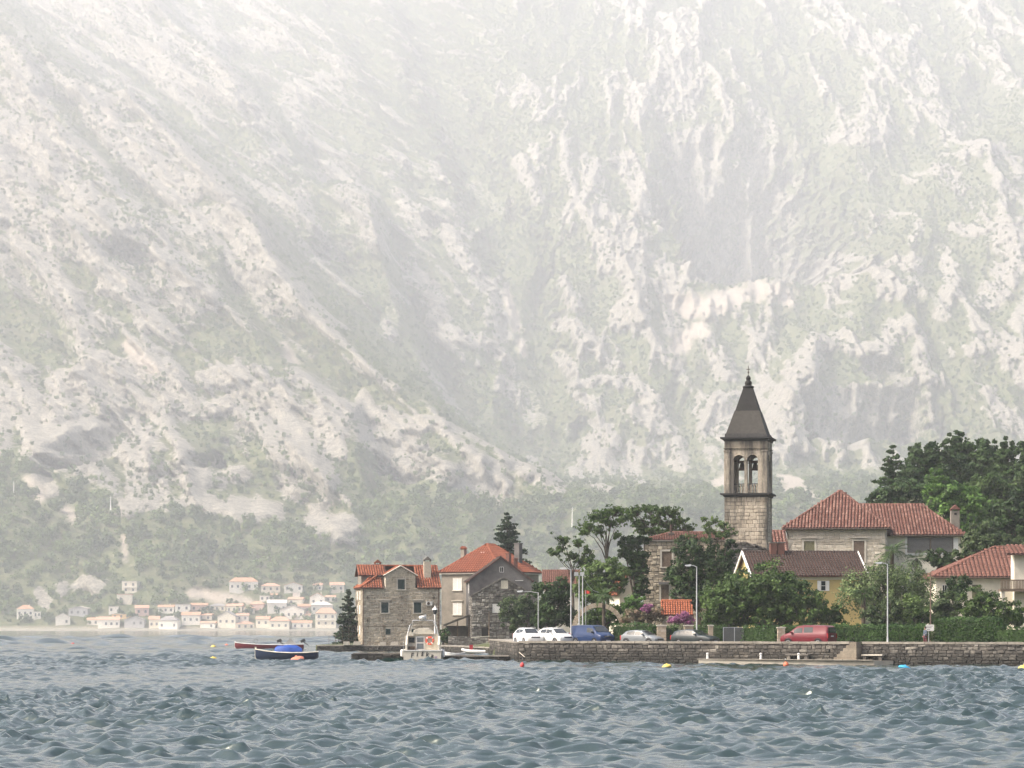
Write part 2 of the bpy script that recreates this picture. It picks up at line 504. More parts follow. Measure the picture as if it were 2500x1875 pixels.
# big shaded walls: (x0, x1, top, bottom) in photo pixels
WALLS = [(1640, 2140, 300, 690, 0.8), (1950, 2390, 925, 1080, 1.0), (880, 1060, 1040, 1170, 0.9), (1085, 1330, 1110, 1215, 0.9), (455, 590, 1020, 1130, 1.0), (150, 300, 985, 1150, 0.9),
         (330, 470, 1100, 1170, 0.7), (620, 720, 1110, 1200, 0.7), (250, 390, 560, 640, 0.9), (400, 520, 340, 420, 0.5), (1040, 1170, 480, 560, 0.6), (1230, 1270, 420, 520, 0.7), (1600, 1660, 420, 560, 0.8), (740, 880, 560, 640, 0.7), (2110, 2260, 860, 930, 0.6)]
wall = np.zeros_like(X)
for (a, b, t, bt, k) in WALLS:
    xa, ya, za = on_mountain(a, (t + bt) / 2); xb, yb, zb = on_mountain(b, (t + bt) / 2)
    zt = on_mountain((a + b) / 2, t)[2]; zl = on_mountain((a + b) / 2, bt)[2]
    edge = 14 + 0 * X
    zt2 = zt + (n_big * 10 + n_mid * 5) * K; zl2 = zl + (n_big * 9 + n_mid * 6) * K
    mx = sstep((X - xa + warp * 20) / 35) * sstep((xb - X + warp * 20) / max(35, (0.45 if xb > 0 else 0.12) * (xb - xa)))
    mz = sstep((zt2 - Z) / 7.0) * sstep((Z - zl2) / 7.5)
    m = mx * mz * k
    Y = Y + 2.5 * np.clip(zt2 - Z, 0, 450) * m
    wall = np.maximum(wall, m)
rock = np.maximum(rock, wall * (0.75 + 0.35 * n_mid))
# crags and flutes
flute = ridged(Xn / 5.0 + n_mid, Zn / 40, 3, 71)
Y -= K * above * ((rg_huge - 0.95) * 50 + (rg_big - 1.1) * 27 + (rg_mid - 0.8) * (2.6 + 5.2 * rock) + n_mid * 3.0)
Y -= K * above * rock * (rg_fine * 2.3 + n_fine * 0.9) * (1 - 0.5 * wall)
Y -= K * wall * flute * 2.2
Y -= K * (1 - above) * (n_big * 24 + n_mid * 5) * sstep(Z / 54)
# bare scree and earth
scree = np.zeros_like(X)
for pts, w in [([(1660,740),(1720,760),(1790,730),(1850,700),(1910,720)], 34), ([(1640,860),(1700,800)], 30), ([(1233,680),(1250,740),(1262,790)], 13), ([(1275,820),(1280,850)], 14), ([(300,830),(340,870),(375,895)], 15), ([(690,830),(700,870)], 12), ([(215,355),(245,400)], 11),
               ([(265,270),(270,320)], 12), ([(470,1447),(540,1455),(610,1470)], 13), ([(300,1310),(305,1370)], 8), ([(1935,1170),(1945,1200)], 22), ([(1780,1160),(1760,1200)], 24), ([(180,1270),(150,1240)], 10), ([(60,1165),(100,1215)], 14)]:
    res = seg_mask(pts, w)
    if res is None: continue
    sl, d = res
    scree[sl] = np.maximum(scree[sl], sstep(1.35 - d - warp[sl] * 0.55))
rock *= 1 - 0.8 * scree
Y -= rg_fine * 0.5
Y = np.maximum(Y, SHORE - 2 + 2.0 * np.minimum(Z, 80))
shore_band = sstep((4.2 - Z) / 2.0)

nx, nz = len(gx), len(gz)
V = np.stack([X, Y, Z], -1).reshape(-1, 3)
idx = np.arange(nx * nz).reshape(nz, nx)
F = np.stack([idx[:-1, :-1], idx[:-1, 1:], idx[1:, 1:], idx[1:, :-1]], -1).reshape(-1, 4)
# plateau and back so that the massif is a closed body
top = V[idx[-1]].copy(); top[:, 1] = 10600; top[:, 2] = 2095
bot = top.copy(); bot[:, 2] = -3
V = np.concatenate([V, top, bot])
it = nx * nz + np.arange(nx); ib = it + nx
F = np.concatenate([F, np.stack([idx[-1, :-1], idx[-1, 1:], it[1:], it[:-1]], -1), np.stack([it[:-1], it[1:], ib[1:], ib[:-1]], -1)])

mm, nt, pb = new_mat('limestone_mountain')
def attr(nt, n):
    a = nt.nodes.new('ShaderNodeAttribute'); a.attribute_name = n
    return a.outputs['Fac']
big = world_noise(nt, 0.014, 6, 0.65)
med = world_noise(nt, 0.074, 6, 0.7)
fin = world_noise(nt, 0.36, 5, 0.75)
streak = world_noise(nt, 0.23, 5, 0.65, (1, 1, 0.12))
rockc = ramp(nt, [(0.30, (0.18, 0.168, 0.143)), (0.45, (0.325, 0.303, 0.255)), (0.60, (0.42, 0.39, 0.325))], med).outputs[0]
rockc = mixc(nt, 1.0, rockc, ramp(nt, [(0.36, (0.40, 0.40, 0.41)), (0.47, (0.95, 0.95, 0.95)), (0.7, (1.15, 1.12, 1.08))], fin).outputs[0], 'MULTIPLY')
rockc = mixc(nt, 1.0, rockc, ramp(nt, [(0.35, (0.66, 0.67, 0.69)), (0.55, (1, 1, 1))], streak).outputs[0], 'MULTIPLY')
vegc = ramp(nt, [(0.3, (0.06, 0.08, 0.03)), (0.5, (0.115, 0.135, 0.058)), (0.66, (0.20, 0.195, 0.105))], med).outputs[0]
vegc = mixc(nt, ramp(nt, [(0.45, (0, 0, 0)), (0.7, (0.55, 0.55, 0.55))], big).outputs[0], vegc, (0.17, 0.15, 0.10))
scrc = ramp(nt, [(0.3, (0.36, 0.31, 0.25)), (0.7, (0.50, 0.44, 0.37))], fin).outputs[0]
rf = math_n(nt, 'ADD', attr(nt, 'rock'), math_n(nt, 'MULTIPLY', math_n(nt, 'SUBTRACT', med, 0.5), 1.1))
rf = math_n(nt, 'ADD', rf, math_n(nt, 'MULTIPLY', math_n(nt, 'SUBTRACT', fin, 0.5), 0.9))
rfac = ramp(nt, [(0.36, (0, 0, 0)), (0.56, (1, 1, 1))], rf).outputs[0]
c = mixc(nt, rfac, vegc, rockc)
c = mixc(nt, attr(nt, 'scree'), c, scrc)
nt.links.new(c, pb.inputs['Base Color'])
pb.inputs['Roughness'].default_value = 0.95
pb.inputs['Specular IOR Level'].default_value = 0.1
bp = N(nt, 'ShaderNodeBump', Strength=0.9, Distance=3.6)
nt.links.new(math_n(nt, 'ADD', fin, math_n(nt, 'MULTIPLY', med, 1.5)), bp.inputs['Height'])
nt.links.new(bp.outputs[0], pb.inputs['Normal'])
me = np_mesh('mountain', V, F, mm, smooth=False)
for nm, arr in (('rock', np.clip(rock, 0, 1)), ('scree', np.clip(np.maximum(scree, shore_band), 0, 1))):
    a = me.attributes.new(nm, 'FLOAT', 'POINT')
    a.data.foreach_set('value', np.concatenate([arr.ravel(), np.zeros(2 * nx)]).astype(np.float32))
mountain = tag(link('mountain', me), 'pale limestone mountain face rising steeply across the bay', kind='structure')

def ground_at(x, z):
    """y of the finished mountain face at x, z"""
    i = (x - gx[0]) / DX
    j = np.interp(z, gz, np.arange(nz))
    return float(Y[int(np.clip(round(j), 0, nz - 1)), int(np.clip(round(i), 0, nx - 1))])

# ------------------------------------------------------------------ macchia and woods on the mountain (nobody could count them)
M_scrub = leafmat('scrub_foliage', (0.014, 0.036, 0.012), (0.205, 0.27, 0.080), 0.15, own=0.3, tone=0.45)
def clump_mesh(name, n, seed, tall=1.0, leaf=0.2):
    r = np.random.default_rng(seed)
    sub = r.normal(0, 1, (9, 3)); sub /= np.linalg.norm(sub, axis=1)[:, None]
    sub *= np.array([0.55, 0.55, 0.5 * tall]); sub[:, 2] += 0.5 * tall
    k = r.integers(0, 9, n)
    d = r.normal(0, 1, (n, 3)); d /= np.linalg.norm(d, axis=1)[:, None]
    c = sub[k] + d * 0.36 * r.uniform(0.75, 1.05, (n, 1))
    lv, lf, lr = leaf_quads(c, leaf, r, np.clip(0.25 + 0.5 * r.random(9)[k] + r.normal(0, 0.14, n), 0, 1), out=d)
    return np_mesh(name, lv, lf, M_scrub, lr)
def leaf_quads(c, size, r, rnd, out=None, up=0.25):
    n = len(c)
    nrm = r.normal(0, 1, (n, 3))
    if out is not None: nrm = nrm * 0.55 + out
    nrm[:, 2] += up
    nrm /= np.linalg.norm(nrm, axis=1)[:, None] + 1e-9
    t = np.cross(nrm, r.normal(0, 1, (n, 3)))
    t /= np.linalg.norm(t, axis=1)[:, None] + 1e-9
    b = np.cross(nrm, t)
    s = (size * r.uniform(0.65, 1.35, n))[:, None]
    v = np.stack([c + t * s, c + b * s * 0.62, c - t * s, c - b * s * 0.62], 1).reshape(-1, 3)
    f = np.arange(4 * n).reshape(n, 4)
    return v, f, np.repeat(rnd, 4)
clumps = [link('scrub_clump', clump_mesh('scrub_clump', 150, 100 + i, 0.9 + 0.25 * i), None, (0, 0, -40)) for i in range(4)]
ccol = bpy.data.collections.new('scrub_sources')
for o in clumps:
    COL.objects.unlink(o); ccol.objects.link(o)
veg_w = np.clip(1 - rock * 1.25 - scree * 1.3, 0, 1)
veg_w[:3] = 0
veg_w *= sstep((Z - 5) / 5)
veg_w *= np.where(above < 0.5, 1.0, 0.55 + 0.45 * sstep((n_mid + n_big * 0.6 + 0.25) / 0.5))
inview = (np.abs(X) < Y * 0.19 + 50) & (Z < Y * 0.222 + 20)
wts = np.where(inview, veg_w * np.where(above < 0.5, 0.85, 0.8), 0)
wts = wts + np.where(inview, (0.12 + 0.65 * sstep((1.14 - rg_big) / 0.4) * sstep((n_mid + 0.25) / 0.5)) * (rock > 0.5) * above, 0)
cs = np.cumsum(wts.ravel().astype(np.float64))
NB = 70000
pick = np.minimum(np.searchsorted(cs, RNG.random(NB) * cs[-1]), len(cs) - 1)
bx = X.ravel()[pick] + RNG.uniform(-.5, .5, NB) * DX
bz = Z.ravel()[pick] + RNG.uniform(-.5, .5, NB) * DZ
by = Y.ravel()[pick]
ab = above.ravel()[pick]
bs = np.where(ab < 0.5, 2.4 + 8.0 * RNG.random(NB) ** 2.2, 1.6 + 4.4 * RNG.random(NB) ** 1.5)
bs = np.where(rock.ravel()[pick] > 0.5, 1.4 + 4.2 * RNG.random(NB) ** 1.8, bs)
# keep the village clear of tree tops in front of its walls
pxb = 1250 + bx * FPX / by
pyb = HOR - (bz - CAM_H) * FPX / by
vil = (pyb > 1405) & (pxb < 870) & (pxb > 20)
bs = np.where(vil, bs * np.where(pxb > 250, 0.62, 0.8), bs)
pm = bpy.data.meshes.new('mountain_woods')
pm.vertices.add(NB)
pm.vertices.foreach_set('co', np.stack([bx, by, bz - 0.3], -1).astype(np.float32).ravel())
for nm, arr in (('size', bs), ('turn', RNG.uniform(0, 6.28, NB)), ('pick', RNG.integers(0, 4, NB).astype(float)), ('tone', np.clip(0.5 + 1.0 * fbm(bx / 61, bz / 19, 3, 88), 0, 1))):
    a = pm.attributes.new(nm, 'FLOAT', 'POINT')
    a.data.foreach_set('value', arr.astype(np.float32))
woods = tag(link('mountain_woods', pm), 'green macchia and oak woods covering the foot and ledges of the mountain', kind='stuff')
ng = bpy.data.node_groups.new('scatter_scrub', 'GeometryNodeTree')
ng.interface.new_socket('Geometry', in_out='INPUT', socket_type='NodeSocketGeometry')
ng.interface.new_socket('Geometry', in_out='OUTPUT', socket_type='NodeSocketGeometry')
gi = ng.nodes.new('NodeGroupInput'); go = ng.nodes.new('NodeGroupOutput')
m2p = ng.nodes.new('GeometryNodeMeshToPoints')
ci = ng.nodes.new('GeometryNodeCollectionInfo')
ci.inputs['Collection'].default_value = ccol
ci.inputs['Separate Children'].default_value = True
ci.inputs['Reset Children'].default_value = True
iop = ng.nodes.new('GeometryNodeInstanceOnPoints')
iop.inputs['Pick Instance'].default_value = True
def nattr(nm, typ='FLOAT'):
    a = ng.nodes.new('GeometryNodeInputNamedAttribute'); a.data_type = typ
    a.inputs['Name'].default_value = nm
    return a.outputs['Attribute']
cx = ng.nodes.new('ShaderNodeCombineXYZ')
L = ng.links.new
L(gi.outputs[0], m2p.inputs['Mesh']); L(m2p.outputs[0], iop.inputs['Points'])
L(ci.outputs[0], iop.inputs['Instance'])
L(nattr('pick'), iop.inputs['Instance Index'])
L(nattr('turn'), cx.inputs[2])
L(cx.outputs[0], iop.inputs['Rotation'])
L(nattr('size'), iop.inputs['Scale'])
L(iop.outputs[0], go.inputs[0])
md = woods.modifiers.new('scatter', 'NODES')
md.node_group = ng

# ------------------------------------------------------------------ the bay
wr = np.random.default_rng(3)
NC = 450
yy = [46.0]
while yy[-1] < 3060: yy.append(yy[-1] + np.interp(yy[-1], [46, 110, 200, 320, 700, 1420], [0.16, 0.24, 0.27, 0.46, 3.0, 22.0]))
yy = np.array(yy, np.float32)
uu = np.linspace(-1, 1, NC).astype(np.float32)
YY = np.repeat(yy[:, None], NC, 1)
XX = uu[None, :] * (0.195 * YY + 16)
step = np.maximum(np.gradient(yy), (0.195 * yy + 16) * 2 / NC)[:, None]
ZZ = np.zeros_like(XX); HX = np.zeros_like(XX); HY = np.zeros_like(XX)
gust = sstep(fbm(XX / 60, YY / 85, 3, 5) * 0.8 + 0.5)
NW = 104
lam = np.exp(wr.uniform(math.log(0.5), math.log(2.0), NW))
lam[-14:] = wr.uniform(9, 34, 14)
lam[-34:-14] = wr.uniform(2.4, 9, 20)
for k in range(NW):
    th = math.radians(-104) + wr.normal(0, 0.8)
    kk = 2 * math.pi / lam[k]
    amp = 0.0118 * lam[k] ** 0.9 * wr.uniform(0.6, 1.4)
    if k >= NW - 14: amp *= 1.1
    elif k >= NW - 34: amp *= 0.56
    ph = wr.uniform(0, 6.28)
    dx, dy = math.cos(th), math.sin(th)
    fade = np.clip((lam[k] / step - 1.9) / 1.6, 0, 1) * (0.5 + 0.8 * gust)
    if NW - 34 <= k < NW - 14:
        fade = fade * (0.25 + 0.75 * sstep((YY - 80) / 160) + 0.8 * sstep((YY - 260) / 200))
    if k >= NW - 14:                            # longer seas out on the open bay
        fade = fade * sstep((YY - 430) / 200)
    a = kk * (dx * XX + dy * YY) + ph
    sn, cn = np.sin(a), np.cos(a)
    ZZ += amp * fade * cn
    HX -= 0.78 * amp * fade * dx * sn
    HY -= 0.78 * amp * fade * dy * sn
V = np.stack([XX + HX, YY + HY, ZZ], -1).reshape(-1, 3)
nr = len(yy)
idx = np.arange(nr * NC).reshape(nr, NC)
F = np.stack([idx[:-1, :-1], idx[:-1, 1:], idx[1:, 1:], idx[1:, :-1]], -1).reshape(-1, 4)
# calm sheet out to the sides and below the near edge
mw, nt, pb = new_mat('bay_water')
pb.inputs['Base Color'].default_value = (0.004, 0.019, 0.016, 1)
rw = ramp(nt, [(0.35, (0.02, 0.02, 0.02)), (0.65, (0.07, 0.07, 0.07))], world_noise(nt, 0.045, 4, 0.6, (0.35, 1, 1))).outputs[0]
nt.links.new(rw, pb.inputs['Roughness'])
pb.inputs['IOR'].default_value = 1.9
pb.inputs['Specular Tint'].default_value = (0.90, 1.0, 0.965, 1)
pb.inputs['Specular IOR Level'].default_value = 0.5
n1 = world_noise(nt, 4.6, 5, 0.7, (0.7, 1, 0.4))
n2 = world_noise(nt, 1.1, 4, 0.6, (0.6, 1, 0.4))
bp = N(nt, 'ShaderNodeBump', Strength=0.22, Distance=0.10)
n3 = world_noise(nt, 0.16, 4, 0.6, (0.6, 1, 0.3))
nt.links.new(math_n(nt, 'ADD', math_n(nt, 'ADD', n1, math_n(nt, 'MULTIPLY', n2, 1.6)), math_n(nt, 'MULTIPLY', n3, 4.0)), bp.inputs['Height'])
nt.links.new(bp.outputs[0], pb.inputs['Normal'])
wme = np_mesh('water', V, F, mw, smooth=True)
water = tag(link('water', wme), 'choppy grey-green bay water', kind='structure')
bed = MB(); bed.add([(-1500, -30, -3.2), (1500, -30, -3.2), (1500, 3200, -3.2), (-1500, 3200, -3.2)], [(0, 1, 2, 3)])
tag(bed.build('seabed', plain('seabed_mud', (0.10, 0.10, 0.08), 0.95)), 'dark bed of the bay under the water', kind='structure')

# ------------------------------------------------------------------ the bright haze over the bay
hz = MB(); hz.box(-1900, 1900, -40, 10700, -4.2, 2110)
hm = bpy.data.materials.new('bay_haze')
hm.use_nodes = True
hn = hm.node_tree
hn.nodes.clear()
pv = hn.nodes.new('ShaderNodeVolumePrincipled')
pv.inputs['Color'].default_value = (0.932, 0.96, 0.995, 1)
pv.inputs['Density'].default_value = DENS
pv.inputs['Anisotropy'].default_value = 0.15
ho = hn.nodes.new('ShaderNodeOutputMaterial')
hn.links.new(pv.outputs[0], ho.inputs['Volume'])
tag(hz.build('haze', hm), 'bright pale haze hanging over the bay and mountain', kind='stuff')
# ------------------------------------------------------------------ materials of the near shore
M_mortar = plain('lime_mortar', (0.62, 0.56, 0.455), 0.95, var=0.25, scale=1.2)
M_mortar_d = plain('dark_mortar', (0.12, 0.108, 0.094), 0.95, var=0.3, scale=1.2)
M_st_house = pieces('house_rubble_stone', [(0.33, 0.28, 0.205), (0.52, 0.455, 0.35), (0.43, 0.37, 0.28), (0.60, 0.53, 0.415)], stain=0.55, stain_col=(0.14, 0.12, 0.10), stain_scale=0.35, fine=5)
M_st_ruin = pieces('blackened_ruin_stone', [(0.16, 0.145, 0.125), (0.34, 0.32, 0.28), (0.10, 0.09, 0.08), (0.40, 0.38, 0.34)], stain=0.75, stain_col=(0.035, 0.032, 0.03), stain_scale=0.4, fine=4)
M_st_quay = pieces('quay_stone', [(0.10, 0.09, 0.076), (0.22, 0.198, 0.168), (0.14, 0.126, 0.107), (0.40, 0.365, 0.31), (0.075, 0.068, 0.059), (0.17, 0.152, 0.13)], stain=0.88, stain_col=(0.06, 0.055, 0.05), stain_scale=0.55, stain_stretch=(1, 1, 0.6), fine=5, algae=True, thr=0.45)
M_st_tower = pieces('tower_ashlar', [(0.44, 0.375, 0.285), (0.56, 0.49, 0.385), (0.50, 0.43, 0.33), (0.40, 0.345, 0.265)], stain=0.85, stain_col=(0.05, 0.05, 0.045), stain_scale=0.8, stain_stretch=(1.4, 1.4, 0.16), fine=5, thr=0.50)
M_tower_trim = pieces('tower_trim_stone', [(0.40, 0.345, 0.265), (0.50, 0.435, 0.345)], stain=0.85, stain_col=(0.07, 0.065, 0.06), stain_scale=0.9, stain_stretch=(1.2, 1.2, 0.22), fine=4, thr=0.47)
M_cornice = pieces('blackened_cornice', [(0.055, 0.053, 0.052), (0.085, 0.08, 0.076)], stain=0.5, stain_col=(0.025, 0.025, 0.025), fine=5)
M_spire = pieces('spire_render', [(0.022, 0.021, 0.020), (0.030, 0.0285, 0.027)], stain=0.6, stain_col=(0.025, 0.024, 0.022), stain_scale=0.5, fine=3, bump=0.25)
M_spire2 = pieces('spire_repair_render', [(0.062, 0.057, 0.050), (0.075, 0.069, 0.060)], stain=0.5, stain_col=(0.05, 0.045, 0.04), stain_scale=0.5, fine=3, bump=0.25)
M_st_pale = pieces('pale_house_stone', [(0.52, 0.47, 0.38), (0.62, 0.565, 0.475), (0.46, 0.41, 0.33), (0.57, 0.515, 0.425)], stain=0.35, stain_col=(0.25, 0.22, 0.18), stain_scale=0.4, fine=4)
M_dressed = plain('dressed_stone', (0.50, 0.46, 0.39), 0.85, var=0.2, scale=2)
M_coping = pieces('coping_stone', [(0.24, 0.215, 0.18), (0.35, 0.32, 0.27), (0.29, 0.26, 0.22)], stain=0.6, stain_col=(0.13, 0.12, 0.10), stain_scale=0.6, fine=4)
M_plaster = plain('grey_beige_plaster', (0.22, 0.195, 0.16), 0.95, var=0.35, scale=0.45, bump=0.2)
M_plaster_d = plain('sooty_plaster', (0.125, 0.118, 0.112), 0.95, var=0.5, scale=0.4, bump=0.2)
M_white = plain('white_paint', (0.76, 0.74, 0.70), 0.6, var=0.06)
M_cream = plain('cream_render', (0.66, 0.61, 0.50), 0.9, var=0.12, scale=0.8)
M_yellow = plain('yellow_render', (0.50, 0.38, 0.16), 0.9, var=0.12, scale=0.7)
M_green_sh = plain('dark_green_shutter', (0.012, 0.035, 0.033), 0.5, var=0.2)
M_brown_sh = plain('brown_shutter', (0.16, 0.115, 0.085), 0.7, var=0.2)
M_pane = plain('window_glass', (0.02, 0.023, 0.026), 0.12, var=0.1, spec=0.6)
M_dark = plain('dark_opening', (0.012, 0.011, 0.010), 0.9)
M_iron = plain('rusty_iron', (0.06, 0.04, 0.03), 0.8, var=0.4, scale=6)
M_pipe = plain('brown_downpipe', (0.10, 0.055, 0.04), 0.5)
M_galv = plain('galvanised_steel', (0.48, 0.49, 0.49), 0.5, metal=0.3, var=0.1)
M_grey_ac = plain('ac_casing', (0.62, 0.61, 0.57), 0.5)
M_wood = plain('weathered_wood', (0.17, 0.125, 0.09), 0.85, var=0.35, scale=5)
M_asphalt = plain('asphalt', (0.055, 0.054, 0.052), 0.9, var=0.25, scale=1.5)
M_earth = plain('grassy_earth', (0.075, 0.085, 0.04), 0.95, var=0.45, scale=0.5)
M_conc = plain('quay_concrete', (0.38, 0.345, 0.285), 0.9, var=0.2, scale=1.2, bump=0.2)
def tile_mat(name, cols, stain=0.35): return pieces(name, cols, 0.85, stain=stain, stain_col=tuple(c * 0.45 for c in cols[0]), stain_scale=0.6, stain_stretch=(1, 1, 1), fine=4, bump=0.2)
M_tile_o = tile_mat('orange_clay_tile', [(0.20, 0.062, 0.033), (0.29, 0.095, 0.05), (0.35, 0.135, 0.075), (0.24, 0.075, 0.04)])
M_tile_o2 = tile_mat('bright_clay_tile', [(0.26, 0.085, 0.048), (0.32, 0.105, 0.058), (0.29, 0.095, 0.05)], 0.25)
M_tile_p = tile_mat('faded_clay_tile', [(0.165, 0.075, 0.056), (0.20, 0.095, 0.072), (0.27, 0.155, 0.12), (0.18, 0.082, 0.062), (0.145, 0.066, 0.052)])
M_tile_b = tile_mat('brown_tile', [(0.048, 0.034, 0.029), (0.070, 0.050, 0.042), (0.058, 0.041, 0.035)])
M_tile_r = tile_mat('brick_red_tile', [(0.165, 0.075, 0.055), (0.21, 0.10, 0.075), (0.185, 0.085, 0.062)])
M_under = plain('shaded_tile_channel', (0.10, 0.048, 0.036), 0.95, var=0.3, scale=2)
M_slab = pieces('old_stone_slab', [(0.12, 0.11, 0.10), (0.22, 0.20, 0.17)], stain=0.5, fine=3)

# ------------------------------------------------------------------ land behind the quay
SHORELINE = [(-26.5, 393), (-15, 393), (-9.3, 374), (-2.8, 337), (1.2, 272), (20, 264.8), (50, 252.5), (60, 248.5), (130, 230)]
def shore_y(x):
    return np.interp(x, [p[0] for p in SHORELINE], [p[1] for p in SHORELINE])
def quay_y(x): return 270.0 + (x - 0.7) * (243.5 - 270.0) / (46.0 - 0.7)      # face of the long quay wall
def land_z(x, y):
    x = np.asarray(x, float); y = np.asarray(y, float)
    z = np.where(x < -6, 0.9, 0.9 + 0.69 * sstep((x + 6) / 5))
    r = sstep((x - 6) / 22)
    z = z + r * np.clip(y - 273, 0, 72) * 0.092
    z = z + sstep((x - 44) / 18) * np.clip(y - 330, 0, 110) * 0.15
    return z
lx = np.arange(-27, 150, 1.4); ly = np.arange(228, 560, 1.4)
LX, LY = np.meshgrid(lx, ly)
LZ = land_z(LX, LY) + 0.10 * fbm(LX / 7, LY / 7, 3, 9)
flat = sstep((LY - quay_y(LX) - 12) / 6)
LZ = np.where(LX > 0, land_z(LX, LY) * (1 - flat) + LZ * flat, LZ)
inside = (LY > shore_y(LX) + 1.1) & (LY < 470 + np.maximum(LX + 20, 0) * 1.2)
LZ = np.where(inside, LZ, -3.0)
V = np.stack([LX, LY, LZ], -1).reshape(-1, 3)
idx = np.arange(LX.size).reshape(LX.shape)
F = np.stack([idx[:-1, :-1], idx[:-1, 1:], idx[1:, 1:], idx[1:, :-1]], -1).reshape(-1, 4)
tag(link('ground', np_mesh('ground', V, F, M_earth)), 'grassy ground of the point behind the quay', kind='structure')
rd = MB()
P = [(x, quay_y(x)) for x in (1.5, 10, 20, 30, 40, 50, 60, 75)]
vs, fs = [], []
for (x, y) in P:
    vs += [(x + 0.4, y + 1.0, 1.615), (x + 3.2, y + 8.2, 1.615)]
fs = [(2 * i, 2 * i + 2, 2 * i + 3, 2 * i + 1) for i in range(len(P) - 1)]
rd.add(vs, fs)
tag(rd.build('road', M_asphalt), 'grey asphalt waterfront road behind the quay wall', kind='structure')

# ------------------------------------------------------------------ stone, tile and opening builders
rs = random.Random(42)
STONE_V = []
def unit_stone(i):
    r = random.Random(300 + i)
    j = lambda a: r.uniform(-a, a)
    b = 0.10
    back = [(-.5, 0, -.5), (.5, 0, -.5), (.5, 0, .5), (-.5, 0, .5)]
    mid = [(x + j(.05), -.75 + j(.1), z + j(.05)) for x, _, z in back]
    front = [(x * (1 - 2 * b) + j(.04), -1 + j(.22), z * (1 - 3 * b) + j(.05)) for x, _, z in back]
    v = back + mid + front
    f = []
    for k in (0, 4):
        for a in range(4):
            f.append((k + a, k + (a + 1) % 4, k + 4 + (a + 1) % 4, k + 4 + a))
    f.append((8, 9, 10, 11))
    return v, f
STONE_G = [unit_stone(i) for i in range(8)]
def stone_meshes(mat):
    out = []
    for i, (v, f) in enumerate(STONE_G):
        mb = MB(); mb.add(v, f, i / 8.0)
        me = bpy.data.meshes.new('stone')
        me.from_pydata(mb.v, [], mb.f)
        a = me.attributes.new('rnd', 'FLOAT', 'POINT')
        a.data.foreach_set('value', np.asarray(mb.r, np.float32))
        me.materials.append(mat)
        out.append(me)
    return out
_stone_cache = {}

def wall_stones(parent, mat, o, rz, ulen, z0, z1, rowh=0.28, wmin=0.3, wmax=0.7, depth=0.09, lim=None, holes=(), single=0,
                joint=0.03, jit=0.15, part='stonework', mask=None, slope=0.0):
    """courses of single stones on a face; the biggest become objects of their own, the rest one joined part"""
    R = Matrix.Rotation(rz, 3, 'Z')
    o = Vector(o)
    items = []
    z = z0
    while z < z1 - 0.05:
        h = min(rowh * rs.uniform(1 - jit * 1.6, 1 + jit * 1.6), z1 - z)
        if z1 - (z + h) < rowh * 0.4: h = z1 - z
        lo, hi = (0, ulen) if lim is None else lim(z + h * 0.5)
        if hi - lo > 0.1:
            cuts = [(lo, hi)]
            for (a, b, c, d) in holes:
                if min(z + h, d) - max(z, c) > 0.35 * h:
                    nc = []
                    for (p, q) in cuts:
                        if b <= p or a >= q: nc.append((p, q))
                        else:
                            if a > p: nc.append((p, a))
                            if b < q: nc.append((b, q))
                    cuts = nc
            for (p, q) in cuts:
                u = p
                while u < q - 0.02:
                    w = rs.uniform(wmin, wmax)
                    if q - (u + w) < wmin * 0.7: w = q - u
                    if mask is None or mask(u + w / 2, z + h / 2):
                        items.append((u + w / 2, z + h / 2 + rs.uniform(-.12, .12) * h * jit * 3, max(w - joint, .05), max(h - joint * rs.uniform(.6, 1.3), .05), depth * rs.uniform(0.55, 1.35)))
                    u += w
        z += h
    order = sorted(range(len(items)), key=lambda i: -items[i][2] * items[i][3])
    singles = set(order[:single])
    if single:
        if mat.name not in _stone_cache: _stone_cache[mat.name] = stone_meshes(mat)
        ms = _stone_cache[mat.name]
    mb = MB()
    for i, (u, zz, w, h, d) in enumerate(items):
        off = -slope * zz
        if i in singles:
            p = o + R @ Vector((u, -off, zz))
            link('stone', rs.choice(ms), parent, p, (rs.uniform(-.02, .02), rs.uniform(-.07, .07), rz), (w, d, h))
        else:
            v, f = STONE_G[rs.randrange(8)]
            t = rs.uniform(-.09, .09)
            mb.add([o + R @ Vector((u + vx * w + t * vz * h, vy * d - off, zz + vz * h - t * vx * w * .5)) for (vx, vy, vz) in v], f)
    if mb.v:
        s = mb.build(part, mat, parent)
        s['kind'] = 'stuff'
        return s

